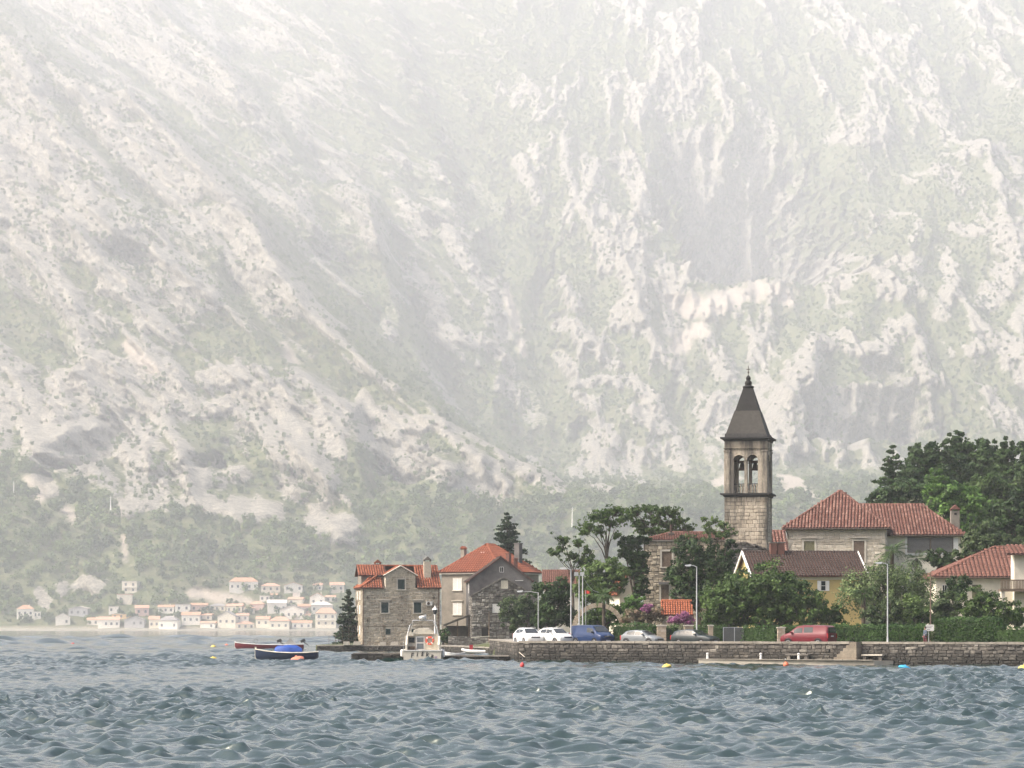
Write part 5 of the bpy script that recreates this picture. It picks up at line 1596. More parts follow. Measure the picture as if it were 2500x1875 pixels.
# ------------------------------------------------------------------ lamp posts and poles
def lamp_post(name, label, px, pyt, pyb, D, head=-1, reach=.5, r=.07, mat=None, group='street lamps along the road', kind='arm'):
    x = WX(px, D); zb = min(WZ(pyb, D), 1.6); zt = WZ(pyt, D)
    T = thing(name, label, 'street lamp' if kind != 'pole' else 'pole', (x, D, zb), 0, group if kind != 'pole' else None)
    h = zt - zb; mat = mat or M_galv
    k = MB(); k.lathe([(r * 1.6, -.1), (r * 1.6, .02), (r * 1.25, .05), (r * 1.25, .8), (r, .9), (r * .72, h)], 8); k.build('post', mat, T, smooth=True)
    if kind == 'arm':
        k = MB(); k.tube([(0, 0, h - .05), (head * reach * .5, 0, h + .06), (head * reach, 0, h + .1)], [r * .6, r * .5, r * .45], 6); k.build('arm', mat, T)
        k = MB(); a = head * reach; k.hexa([(a - .05, -.13, h + .02), (a + head * .62, -.11, h + .06), (a + head * .62, .11, h + .06), (a - .05, .13, h + .02), (a, -.1, h + .2), (a + head * .55, -.08, h + .15), (a + head * .55, .08, h + .15), (a, .1, h + .2)]); hd = k.build('lamp_head', M_galv, T)
        k = MB(); k.box(min(a + head * .1, a + head * .5), max(a + head * .1, a + head * .5), -.08, .08, h - .005, h + .03); k.build('lens', M_white, hd)
    elif kind == 'flood':
        for s in (-1, 1):
            k = MB(); k.box(s * .28 - .2, s * .28 + .2, -.15, .1, h - .05, h + .28); k.build('lamp_head', M_galv, T)
        k = MB(); k.box(-.5, .5, -.04, .04, h - .09, h - .052); k.build('crossbar', M_galv, T)
    return T
lamp_post('street_lamp', 'slim grey street lamp in front of the large round tree, left of the dark gate', 1701, 1383, 1530, 266.5)
lamp_post('street_lamp', 'slim grey street lamp in front of the pale feathery tree', 2167, 1377, 1530, 257)
lamp_post('street_lamp', 'tallest grey street lamp, leaning bare beside the blue van', 1394, 1390, 1545, 273, head=-1, reach=.45)
lamp_post('street_lamp', 'thin street lamp with long arm behind the white cars', 1314, 1446, 1545, 283, head=-1, reach=1.5, r=.05)
lamp_post('floodlight_mast', 'grey mast with floodlights behind the blue van', 1414, 1404, 1530, 276, kind='flood', group=None)
lamp_post('bare_pole', 'plain grey pole right beside the floodlight mast', 1422.5, 1402, 1530, 275, kind='pole')
lamp_post('wooden_pole', 'dark wooden pole left of the white sign', 2272, 1397, 1530, 260, kind='pole', mat=M_wood)
lamp_post('wooden_pole', 'thin grey wooden pole in front of the ruined house', 1194, 1494, 1575, 352, kind='pole', mat=M_wood)
def lantern():
    D = 376.0
    T = thing('lantern_post', 'white harbour lantern post with dark glass lantern beside the cabin boat', 'lantern', (WX(1062, D), D, .95))
    h = WZ(1501, D) - .95
    k = MB(); k.lathe([(.22, 0), (.2, .3), (.12, .4), (.11, h * .95), (.17, h), (.17, h + .05)], 10); k.build('post', M_white, T, smooth=True)
    k = MB(); k.lathe([(.16, h + .05), (.30, h + .62), (.31, h + .66)], 6); la = k.build('lantern', M_pane, T)
    k = MB(); k.lathe([(.38, h + .66), (.34, h + .74), (.12, h + 1.0), (.05, h + 1.15), (.02, h + 1.3)], 6); k.build('lantern_roof', M_white, la)
lantern()
k = MB(); p0, p1 = W(1424, 1410, 275), W(1462, 1446, 277)
k.tube([p0 + (p1 - p0) * t - Vector((0, 0, .35 * math.sin(math.pi * t))) for t in [i / 8 for i in range(9)]], .02, 4)
tag(k.build('overhead_cable', M_galv), 'slack pale cable running from the bare pole into the palm', 'cable')
# red flag
Fg = thing('red_flag', 'small red flag on a thin staff beside the masts', 'flag', (WX(1430, 274), 274, 1.6))
k = MB(); k.tube([(0, 0, 0), (0, 0, WZ(1440, 274) - 1.6)], .025, 5); k.build('staff', M_galv, Fg)
vs, fs = [], []
zt = WZ(1440, 274) - 1.6
for i in range(7):
    t = i / 6
    vs += [(-.1 + .52 * t, .07 * math.sin(t * 6), zt - .02 - .12 * t), (-.1 + .52 * t, .07 * math.sin(t * 6), zt - .36 - .02 * t)]
fs = [(2 * i, 2 * i + 2, 2 * i + 3, 2 * i + 1) for i in range(6)]
k = MB(); k.add(vs, fs); fo = k.build('cloth', plain('red_cloth', (0.50, 0.045, 0.03), 0.8), Fg)
sm = fo.modifiers.new('thickness', 'SOLIDIFY'); sm.thickness = .01
# far power pylons at the foot of the mountain
for (px, a, b, lab) in ((1397, 1237, 1282, 'white lattice mast on the far slope above the arch garden'), (275, 1212, 1246, 'thin white mast on the far wooded slope at the left'), (36, 1176, 1212, 'thin white mast at the left edge of the far slope')):
    x, y, z = on_mountain(px, b)
    y = ground_at(x, z) - 4
    sc = y / FPX
    T = thing('power_mast', lab, 'mast', (x, y, z - 3), 0, 'masts on the far slope')
    hh = (b - a) * sc + 3
    k = MB(); k.lathe([(1.1, 0), (.35, hh * .7), (.2, hh)], 4); k.build('mast', M_white, T)
    for t in (.8, .9):
        k = MB(); k.box(-1.6, 1.6, -.12, .12, hh * t, hh * t + .25); k.build('crossarm', M_white, T)

# ------------------------------------------------------------------ vegetation builders
M_bark = plain('bark', (0.085, 0.068, 0.05), 0.95, var=0.35, scale=4)
M_dead = plain('dry_palm_skirt', (0.19, 0.15, 0.095), 0.95, var=0.35, scale=6)
LF = {
 'dark': leafmat('dark_leaf', (0.0097, 0.0261, 0.0088), (0.0666, 0.1230, 0.0307)),
 'mid': leafmat('mid_leaf', (0.0169, 0.0433, 0.0110), (0.1149, 0.1881, 0.0418)),
 'light': leafmat('light_leaf', (0.0339, 0.0723, 0.0175), (0.1815, 0.2677, 0.0767)),
 'grey': leafmat('tamarisk_leaf', (0.0544, 0.0868, 0.0329), (0.2419, 0.3256, 0.1260)),
 'con': leafmat('conifer_needles', (0.0072, 0.0203, 0.0099), (0.0423, 0.0840, 0.0284), 0.08),
 'hedge': leafmat('hedge_leaf', (0.0121, 0.0377, 0.0088), (0.0907, 0.1809, 0.0351)),
 'pink': leafmat('faded_pink_blossom', (0.0605, 0.0796, 0.0274), (0.3629, 0.2460, 0.1863)),
 'purple': leafmat('bougainvillea_blossom', (0.1089, 0.0362, 0.0767), (0.4839, 0.1737, 0.3618)),
 'palm': leafmat('palm_leaf', (0.0144, 0.0377, 0.0110), (0.1028, 0.1665, 0.0493)),
 'hill': leafmat('hill_leaf', (0.0121, 0.0348, 0.0110), (0.0846, 0.1447, 0.0438)),
 'olive': leafmat('olive_leaf', (0.0219, 0.0433, 0.0154), (0.1270, 0.1809, 0.0658)),
 'bright': leafmat('fresh_leaf', (0.0266, 0.0723, 0.0130), (0.1572, 0.2895, 0.0548)),
}
VR = np.random.default_rng(77)
def crown_mesh(blobs, n, leaf, mat, clump=.34, fill=.3, per=46, droop=0.0, soft=False):
    """blobs: (x, y, z, rx, ry, rz) -> many leaf faces in clumps through the crown"""
    B = np.array(blobs, float)
    area = (B[:, 3] * B[:, 5]) ** 1.0
    nc = max(6, n // per)
    kb = VR.choice(len(B), nc, p=area / area.sum())
    d = VR.normal(0, 1, (nc, 3)); d /= np.linalg.norm(d, axis=1)[:, None]
    rad = np.where(VR.random(nc) < fill, VR.random(nc) ** .5 * .75, VR.uniform(.74, 1.12, nc))[:, None]
    if soft: rad = np.abs(VR.normal(0, .72, nc))[:, None]
    cc = B[kb, :3] + d * B[kb, 3:6] * rad
    cr = clump * np.minimum(B[kb, 3], B[kb, 5]) * VR.uniform(.6, 1.25, nc)
    cr = np.clip(cr, .22, 1.1)
    tone = np.clip(VR.normal(.45, .2, nc), 0, 1)
    k = VR.integers(0, nc, n)
    e = VR.normal(0, 1, (n, 3)); e /= np.linalg.norm(e, axis=1)[:, None]
    c = cc[k] + e * (cr[k] * VR.uniform(.35, 1.05, n))[:, None] * np.array([1, 1, .8])
    if droop: c[:, 2] -= droop * VR.random(n) ** 2
    v, f, r = leaf_quads(c, leaf, VR, np.clip(tone[k] + VR.normal(0, .15, n), 0, 1), out=d[k] * .5 + e * .5, up=.35)
    return np_mesh('crown', v, f, mat, r), cc

def px_blobs(lst, D, depth=.85, base=None):
    s = D / FPX
    return [(WX(px, D), D + dy, WZ(py, D), rx * s, max(rx, ry) * s * depth, ry * s) for (px, py, rx, ry, *rest) in lst for dy in [rest[0] if rest else 0]]

def tree(name, label, lst, D, n, leaf=.16, mat='mid', cat='tree', trunk=(None, .18), group=None, clump=.34, fill=.3, limbs=7, per=46, depth=.85, droop=0.0):
    bl = px_blobs(lst, D, depth)
    cx = sum(b[0] for b in bl) / len(bl)
    bx_ = trunk[0] if trunk[0] is not None else cx
    gz_ = float(land_z(bx_, D)) - .1
    T = thing(name, label, cat, (bx_, D, gz_), 0, group)
    loc = [(x - bx_, y - D, z - gz_, a, b, c) for (x, y, z, a, b, c) in bl]
    me, cc = crown_mesh(loc, n, leaf, LF[mat], clump, fill, per, droop)
    top = max(l[2] for l in loc)
    lowz = min(l[2] - l[5] * .5 for l in loc)
    tb = MB(); r = trunk[1]
    fork = max(.4, lowz * .75)
    tb.tube([(0, 0, -.2), (.05 * fork, .03, fork * .5), (-.03 * fork, 0, fork)], [r * 1.35, r, r * .8], 7)
    for l in sorted(loc, key=lambda q: -q[2])[:limbs]:
        m = Vector((l[0] * .55, l[1] * .55, fork + (l[2] - fork) * .5))
        tb.tube([(-.03 * fork, 0, fork * .95), m + Vector((VR.normal(0, .15), VR.normal(0, .15), 0)), (l[0], l[1], l[2] + l[5] * .3)], [r * .6, r * .4, r * .12], 5)
        for _ in range(3):
            e = Vector(cc[VR.integers(0, len(cc))])
            st = m.lerp(Vector((l[0], l[1], l[2])), VR.uniform(0, .8))
            if (e - st).length < 3.2: tb.tube([st, (st + e) / 2 + Vector((0, 0, .12)), e], [r * .25, r * .16, r * .05], 4)
    tb.build('trunk', M_bark, T)
    link('crown', me, T)
    return T

def open_tree(name, label, lst, D, base_px, base_py, n, mat='mid', leaf=.13, r=.16, clump=.5, lean=None):
    """airy tree: bare forked branches carrying separate plates of leaves"""
    bl = px_blobs(lst, D, .9)
    o = W(base_px, base_py, D); gz_ = float(land_z(o.x, D)) - .1
    T = thing(name, label, 'tree', (o.x, D, gz_))
    loc = [(x - o.x, (VR.random() - .5) * 2.2, z - gz_, a, b, c) for (x, y, z, a, b, c) in bl]
    me, cc = crown_mesh([(a, b, c, d * 1.12, e * .9, f * 1.15) for (a, b, c, d, e, f) in loc], int(n * 1.5), leaf * .88, LF[mat], .34, .75, 11, soft=True)
    tb = MB()
    fork = Vector((0, 0, o.z - gz_))
    tb.tube([(0, 0, -.3), fork * .5 + Vector((.08, 0, 0)), fork], [r * 1.3, r * 1.05, r * .9], 7)
    L = sorted(loc, key=lambda q: abs(q[0]))
    for l in L:
        e = Vector((l[0], l[1], l[2]))
        d = e - fork
        m1 = fork + Vector((d.x * .22 + VR.normal(0, .12), d.y * .3, d.z * .42)); m2 = fork + Vector((d.x * .6 + VR.normal(0, .18), d.y * .7, d.z * .78))
        tb.tube([fork - Vector((0, 0, .1)), m1, m2, e], [r * .5, r * .33, r * .2, r * .07], 5)
        for c in cc:
            c = Vector(c)
            if (c - e).length < max(l[3], .8) * 1.25:
                tb.tube([m2.lerp(e, .5), (m2.lerp(e, .5) + c) / 2 + Vector((0, 0, .1)), c], [r * .13, r * .08, r * .03], 3)
    tb.build('trunk', M_bark, T)
    link('crown', me, T)
    return T

def hedge(name, label, px0, px1, pyt, D, depth=1.2, mat='hedge', n=None, rz=QA, rounded=.25, zb=1.52):
    x0, x1 = WX(px0, D), WX(px1, D); w = (x1 - x0) / math.cos(rz); zt = WZ(pyt, D); h = zt - zb
    T = thing(name, label, 'hedge', ((x0 + x1) / 2, D, zb), rz)
    n = n or int(w * h * 170 + w * depth * 120)
    p = VR.uniform(-1, 1, (n, 3))
    ax = VR.choice(3, n, p=np.array([h * depth, w * h * 1.4, w * depth * .9]) / (h * depth + w * h * 1.4 + w * depth * .9))
    sg = np.where(VR.random(n) < .5, -1, 1)
    p[np.arange(n), ax] = sg * VR.uniform(.82, 1.04, n)
    L = np.sum(np.abs(p) ** (2 / rounded), axis=1) ** (rounded / 2)
    p = p / np.maximum(L, .9)[:, None] * (1 + .0 * L[:, None])
    out = p / (np.linalg.norm(p, axis=1)[:, None])
    c = p * np.array([w / 2, depth / 2, h / 2]) + np.array([0, 0, h / 2])
    c += .07 * VR.normal(0, 1, (n, 3))
    c[:, 2] += .06 * np.sin(c[:, 0] * 2.3 + px0) + .04 * np.sin(c[:, 0] * 5.1)
    tone = np.clip(.42 + .3 * fbm(c[:, 0] * .9 + px0, c[:, 2] * 1.3, 3, 5) + VR.normal(0, .16, n), 0, 1)
    v, f, r = leaf_quads(c, .085, VR, tone, out=out * .9, up=.3)
    link('leaves', np_mesh('leaves', v, f, LF[mat], r), T)
    st = MB()
    for i in range(max(2, int(w / .8))):
        x = -w / 2 + .3 + (w - .6) * (i + .5) / max(2, int(w / .8))
        st.tube([(x, 0, -.1), (x + .05, .05, h * .5), (x + .1, -.05, h * .8)], [.05, .035, .015], 4)
    st.build('stems', M_bark, T)
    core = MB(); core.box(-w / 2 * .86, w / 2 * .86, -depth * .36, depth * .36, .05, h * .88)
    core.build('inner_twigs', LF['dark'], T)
    return T

def frond_mesh(L, mat, leaflets=16, curl=1.0, fan=False):
    v, f, r = [], [], []
    def quad(a, b, c, d, t):
        k = len(v); v.extend([a, b, c, d]); f.append((k, k + 1, k + 2, k + 3)); r.extend([t] * 4)
    pts = []
    for i in range(9):
        t = i / 8
        pts.append(Vector((L * t * (1 - .18 * curl * t), 0, L * (.28 * t - .62 * curl * t * t))))
    for i in range(8):
        a, b = pts[i], pts[i + 1]
        quad(a + Vector((0, .012, 0)), b + Vector((0, .009, 0)), b - Vector((0, .009, 0)), a - Vector((0, .012, 0)), .2)
    for i in range(leaflets):
        t = .22 + .78 * i / (leaflets - 1)
        k = t * 8; j = min(int(k), 7); p = pts[j].lerp(pts[j + 1], k - j)
        d = (pts[j + 1] - pts[j]).normalized()
        ll = L * .34 * (1 - .55 * abs(t - .5) * 1.4)
        for s in (-1, 1):
            tip = p + d * ll * .55 + Vector((0, s * ll * .8, -.22 * ll + random.uniform(-.06, .02) * L))
            quad(p + d * .02, p + (tip - p) * .5 + d * .03, tip, p + (tip - p) * .5 - d * .035, random.uniform(.2, .9))
    return np_mesh('frond', [tuple(q) for q in v], f, mat, r)

def palm(name, label, px, pyb, pyt, D, L=1.3, nf=20, skirt=False, r=.16, mat='palm', curl=1.0):
    x = WX(px, D); gz_ = min(WZ(pyb, D), float(land_z(x, D)))
    zt = WZ(pyt, D)
    T = thing(name, label, 'palm', (x, D, gz_), 0)
    h = zt - gz_
    k = MB(); n = 14
    k.lathe([(r * (1.25 if i % 2 else 1.0) * (1.15 - .25 * i / n), -.1 + (h + .1) * i / n) for i in range(n + 1)], 9); k.build('trunk', M_bark, T)
    fm = [frond_mesh(L * s, LF[mat], 16, c) for s, c in ((1, curl), (.9, curl * 1.35), (1.05, curl * .6))]
    for i in range(nf):
        el = math.radians(VR.uniform(-35, 75)); az = 2.399 * i
        link('frond', fm[i % 3], T, (0, 0, h - .05), (0, -el * .75, az))
    if skirt:
        dm = [frond_mesh(L * .85, M_dead, 12, 1.7)]
        for i in range(16):
            link('dry_frond', dm[0], T, (0, 0, h - .25 - .07 * i), (0, math.radians(58), 2.399 * i))
    return T

def conifer(name, label, px, pyt, pyb, wpx, D, n=9000, leaf=.13, tiers=15, mat='con', gap=.55, group=None, seed=1):
    x = WX(px, D); gz_ = float(land_z(x, D)) - .1
    zt, zl = WZ(pyt, D) - gz_, max(WZ(pyb, D) - gz_, .8)
    R0 = wpx * D / FPX
    T = thing(name, label, 'tree', (x, D, gz_), 0, group)
    rr = np.random.default_rng(seed)
    tb = MB(); tb.tube([(0, 0, -.2), (.03, 0, zt * .5), (0, 0, zt)], [.03 * zt * .55, .02 * zt * .5, .03], 6)
    cs_, rs_ = [], []
    for i in range(tiers):
        t = i / (tiers - 1)
        z = zl + (zt - zl) * t ** .92
        R = R0 * (1 - t) ** .72 * rr.uniform(.6, 1.2) + .12
        nb = max(3, int(12 * (1 - t) + 3))
        for b in range(nb):
            a = rr.uniform(0, 6.28); q = R * rr.uniform(.7, 1.12)
            z = zl + (zt - zl) * min(1, max(0, t + rr.uniform(-.5, .5) / tiers)) ** .92
            e = Vector((math.cos(a) * q, math.sin(a) * q, z + q * rr.uniform(-.2, .25)))
            tb.tube([(0, 0, z - .1), e * .55 + Vector((0, 0, z * .45 - .05)), e], [.05, .035, .012], 4)
            m = max(2, int(q / .35))
            for s in range(m):
                f = (s + 1) / m
                cs_.append((e.x * f, e.y * f, z - .1 + (e.z - z + .1) * f)); rs_.append((.20 + .16 * (1 - f) + .03 * q) * (R0 / 2.2) ** .5)
    cs_ = np.array(cs_); rs_ = np.array(rs_)
    k = rr.integers(0, len(cs_), n)
    d = rr.normal(0, 1, (n, 3)); d /= np.linalg.norm(d, axis=1)[:, None]
    c = cs_[k] + d * (rs_[k] * rr.uniform(.2, 1.1, n))[:, None] * np.array([1.25, 1.25, .6])
    tone = np.clip(rr.normal(.42, .16, len(cs_))[k] + rr.normal(0, .12, n), 0, 1)
    v, f, r = leaf_quads(c, leaf, rr, tone, out=d * .6, up=.4)
    tb.build('trunk', M_bark, T)
    link('crown', np_mesh('crown', v, f, LF[mat], r), T)
    return T

# ------------------------------------------------------------------ the trees and hedges
tree('broad_tree', 'very broad dark green tree filling the centre in front of the yellow house', [(1762, 1476, 50, 48), (1815, 1446, 60, 52), (1880, 1432, 66, 52), (1938, 1460, 54, 46), (1992, 1484, 42, 38), (2040, 1504, 30, 26), (1735, 1500, 34, 28), (1850, 1492, 90, 36), (1950, 1498, 70, 32)], 270, 30000, .15, 'mid', clump=.36, fill=.42, limbs=6, trunk=(None, .3))
tree('dark_tree', 'dark dense tree covering the right half of the old stone mansion', [(1700, 1345, 52, 38), (1745, 1385, 44, 48), (1668, 1408, 38, 44), (1722, 1435, 56, 40), (1640, 1400, 22, 26), (1685, 1462, 50, 30), (1775, 1340, 24, 24)], 297, 15000, .16, 'dark', trunk=(None, .28))
tree('feathery_tree', 'pale grey green feathery tamarisk behind the right hand street lamp', [(2095, 1442, 50, 46), (2150, 1412, 52, 40), (2205, 1414, 48, 40), (2250, 1446, 36, 44), (2170, 1462, 70, 36)], 273, 15000, .11, 'grey', droop=.9, clump=.42, per=60)
palm('skirted_palm', 'shaggy palm with a dry brown skirt in front of the feathery tree', 2108, 1530, 1448, 267, 1.25, 26, True, .17)
tree('shrub', 'low olive shrub right of the shaggy palm', [(2140, 1502, 34, 24), (2185, 1494, 36, 30), (2160, 1516, 40, 16)], 264, 5200, .11, 'olive', 'shrub')
tree('shrub', 'rounded grey green shrub under the feathery tree, left of the wooden pole', [(2222, 1488, 34, 36), (2250, 1502, 26, 26)], 264.5, 4200, .11, 'light', 'shrub')
tree('shrub', 'grey green tree mass right of the wooden pole', [(2300, 1480, 36, 36), (2322, 1500, 36, 28), (2285, 1508, 28, 22)], 266, 5200, .12, 'olive', 'shrub')
tree('shrub', 'broad dark shrub below the timber balcony', [(2375, 1474, 42, 36), (2420, 1486, 42, 36), (2465, 1498, 40, 30), (2495, 1510, 30, 22)], 265, 8000, .13, 'mid', 'shrub')
tree('shrub', 'round dark shrub against the cream house wall', [(2341, 1430, 27, 28), (2330, 1448, 24, 18)], 276, 3600, .13, 'dark', 'shrub')
palm('fan_palm', 'bushy palm in front of the large stone house corner', 2178, 1385, 1345, 300, 1.9, 30, False, .2)
palm('fan_palm', 'smaller palm right of the bushy palm, below the louvred window', 2238, 1398, 1364, 300, 1.5, 24, False, .18)
tree('shrub', 'dark round shrub below the white framed window', [(2288, 1362, 26, 22), (2310, 1376, 22, 18)], 296, 3600, .15, 'dark', 'shrub')
tree('shrub', 'scrubby bank of bushes behind the cream house roof', [(2345, 1368, 34, 24), (2385, 1348, 34, 24), (2420, 1330, 30, 24)], 300, 5200, .16, 'olive', 'shrub')
tree('shrub', 'dark bushes right of the ruined house behind the first white car', [(1252, 1490, 34, 34), (1292, 1478, 36, 30), (1318, 1500, 34, 32), (1270, 1520, 40, 22)], 352, 9000, .17, 'olive', 'shrub')
tree('shrub', 'tall dark bushes left of the grey masts', [(1338, 1448, 36, 26), (1370, 1440, 28, 26), (1352, 1490, 40, 32), (1380, 1510, 26, 26), (1330, 1515, 30, 26)], 306, 9000, .16, 'dark', 'shrub')
tree('shrub', 'leafy thicket seen under and behind the stone arch', [(1430, 1500, 34, 30), (1470, 1505, 40, 28), (1510, 1500, 30, 26), (1440, 1460, 30, 26)], 284, 6500, .13, 'mid', 'shrub')
tree('broad_tree', 'fresh green bushy tree above the stone arch', [(1444, 1408, 34, 30), (1484, 1392, 36, 30), (1512, 1412, 28, 30), (1466, 1436, 44, 24), (1425, 1432, 24, 24)], 300, 11000, .14, 'light')
open_tree('airy_tree', 'small airy tree leaning left above the red roofed house', [(1375, 1318, 17, 12), (1352, 1350, 15, 8), (1412, 1326, 14, 11), (1432, 1346, 12, 12), (1396, 1356, 18, 11), (1366, 1340, 13, 8), (1420, 1370, 20, 12), (1345, 1342, 8, 6), (1440, 1364, 12, 9)], 312, 1398, 1420, 2600, 'mid', .14, .14)
open_tree('airy_tree', 'tall umbrella shaped tree with bare forked branches left of the ivy trunk', [(1436, 1284, 18, 11), (1452, 1264, 18, 11), (1480, 1254, 20, 10), (1506, 1246, 22, 9), (1426, 1298, 13, 8), (1524, 1266, 18, 11), (1494, 1278, 18, 9), (1462, 1296, 12, 8), (1505, 1306, 11, 8), (1476, 1268, 16, 8)], 306, 1482, 1372, 4800, 'mid', .14, .17)
open_tree('airy_tree', 'wide umbrella shaped tree spreading above the old stone mansion', [(1546, 1250, 20, 10), (1582, 1242, 22, 9), (1612, 1250, 22, 10), (1640, 1252, 20, 10), (1660, 1272, 18, 10), (1684, 1290, 12, 7), (1600, 1270, 26, 12), (1560, 1278, 22, 12), (1636, 1280, 24, 12), (1580, 1296, 24, 11), (1620, 1300, 22, 10), (1655, 1298, 16, 8)], 320, 1600, 1345, 7800, 'mid', .15, .19)
tree('ivy_tree', 'ivy smothered dark column of leaves at the corner of the old stone mansion', [(1540, 1326, 28, 20), (1556, 1352, 26, 26), (1560, 1392, 22, 34), (1568, 1430, 18, 30), (1526, 1348, 16, 18), (1574, 1320, 18, 14)], 307, 9000, .14, 'dark', trunk=(None, .25), clump=.4)
tree('shrub', 'clipped bright green bush right of the stone arch', [(1550, 1474, 26, 22), (1538, 1484, 18, 14), (1566, 1486, 18, 14)], 277, 3600, .10, 'bright', 'shrub')
tree('flowering_shrub', 'faded pink flowering shrub right of the stone arch', [(1540, 1504, 26, 18), (1570, 1506, 24, 18), (1600, 1500, 18, 22)], 275, 3800, .09, 'pink', 'shrub')
tree('bougainvillea', 'small purple bougainvillea above the faded pink shrub', [(1581, 1485, 12, 10)], 274, 1000, .08, 'purple', 'shrub', trunk=(None, .05), clump=.6)
tree('bougainvillea', 'large pink purple bougainvillea under the orange tiled shelter roof', [(1648, 1514, 16, 11), (1668, 1507, 17, 14), (1682, 1518, 12, 10)], 272, 2600, .08, 'purple', 'shrub', trunk=(None, .06), clump=.6)
palm('garden_palm', 'slender palm with dark trunk in front of the stone arch', 1474, 1535, 1452, 278, 1.35, 24, False, .15, mat='palm', curl=1.15)
open_tree('airy_tree', 'sparse young tree top against the foot of the bell tower', [(1716, 1268, 9, 5), (1730, 1278, 14, 7), (1748, 1270, 12, 6), (1764, 1280, 12, 8), (1776, 1302, 14, 11), (1752, 1304, 18, 9), (1728, 1294, 13, 7)], 305, 1752, 1330, 1900, 'light', .13, .09)
conifer('dark_conifer', 'tall dark conifer behind the orange hipped roof', 1238, 1254, 1410, 56, 428, 14000, .2, 17, seed=4)
conifer('dark_conifer', 'dark pointed conifer left of the dormered stone house', 851, 1440, 1566, 36, 396, 8000, .15, 15, seed=9, mat='con')
T = tree('shrub', 'small dark bush by the pale blocks beside the stone house', [(1086, 1552, 14, 18), (1078, 1560, 10, 10)], 382, 1500, .14, 'dark', 'shrub')
hedge('hedge', 'clipped hedge with bright top between arch and gate pillar', 1496, 1604, 1523, 271.5)
hedge('hedge', 'short clipped hedge between the two gate pillars left of the dark car', 1627, 1652, 1527, 270)
hedge('hedge', 'dark hedge behind the dark estate car', 1692, 1768, 1526, 268)
tree('shrub', 'dark shrubs behind the metal gate', [(1752, 1500, 26, 24), (1785, 1506, 28, 22), (1815, 1508, 26, 20)], 271, 4500, .12, 'mid', 'shrub')
hedge('hedge', 'clipped hedge left of the red van', 1818, 1898, 1527, 264.5)
hedge('hedge', 'long clipped hedge right of the red van', 1916, 2262, 1527, 260.5, n=17000)
hedge('hedge', 'tall rounded hedge block right of the white sign', 2290, 2444, 1509, 256, depth=2.0, rounded=.4, n=13000)
hedge('hedge', 'low hedge at the right edge beyond the rounded hedge', 2436, 2540, 1531, 253)
# wooded hill on the right
conifer('hill_cedar', 'ragged dark cedar standing left on the wooded hill', 2180, 1090, 1250, 62, 392, 12000, .2, 14, 'hill', group='trees on the hill', seed=21)
tree('hill_tree', 'dark crown with a twin peak near the top of the wooded hill', [(2258, 1105, 34, 30), (2295, 1125, 40, 40), (2240, 1150, 40, 40), (2280, 1180, 50, 40)], 410, 9000, .26, 'hill', group='trees on the hill')
tree('hill_tree', 'highest dark crown on the wooded hill', [(2332, 1086, 28, 28), (2350, 1115, 36, 36), (2320, 1150, 40, 40), (2355, 1175, 44, 40)], 415, 9500, .26, 'hill', group='trees on the hill')
tree('hill_tree', 'tall dark crown right of the highest tree on the hill', [(2402, 1092, 26, 26), (2412, 1125, 34, 36), (2395, 1165, 40, 40)], 412, 8000, .26, 'hill', group='trees on the hill')
tree('hill_tree', 'slim sunlit crown near the right end of the hill top', [(2462, 1098, 18, 28), (2452, 1135, 28, 34), (2470, 1170, 34, 34)], 408, 6500, .25, 'hill', group='trees on the hill')
tree('hill_tree', 'crown cut by the right edge on top of the hill', [(2505, 1105, 22, 28), (2512, 1145, 36, 36), (2508, 1190, 40, 36)], 405, 6500, .25, 'hill', group='trees on the hill')
tree('hill_tree', 'large fresh green tree behind the wing and its chimney', [(2290, 1200, 36, 34), (2330, 1215, 46, 36), (2372, 1240, 44, 40), (2310, 1250, 50, 40), (2362, 1285, 48, 36), (2282, 1165, 18, 24)], 362, 13000, .22, 'bright', group='trees on the hill')
tree('hill_tree', 'olive green tree in the middle of the wooded slope', [(2420, 1195, 46, 40), (2458, 1225, 44, 40), (2415, 1245, 44, 36)], 385, 9000, .24, 'mid', group='trees on the hill')
tree('hill_tree', 'big dark tree low on the slope at the right edge', [(2450, 1270, 42, 36), (2490, 1240, 40, 44), (2485, 1295, 44, 34), (2425, 1298, 34, 26)], 345, 9500, .22, 'dark', group='trees on the hill')
tree('hill_tree', 'dark undergrowth tree behind the ridge of the stone house', [(2215, 1205, 50, 36), (2170, 1215, 40, 30), (2135, 1235, 26, 20)], 385, 8000, .24, 'hill', group='trees on the hill')
tree('hill_tree', 'olive bushes between the chimney and the cream house roof', [(2400, 1300, 34, 26), (2440, 1318, 38, 22), (2480, 1325, 36, 20), (2370, 1322, 26, 20)], 318, 6500, .18, 'olive', 'tree', group='trees on the hill')
tree('hill_tree', 'grey green mass on the right slope below the hill top', [(2490, 1200, 36, 36), (2440, 1190, 30, 30), (2380, 1205, 30, 26)], 392, 7000, .25, 'olive', group='trees on the hill')
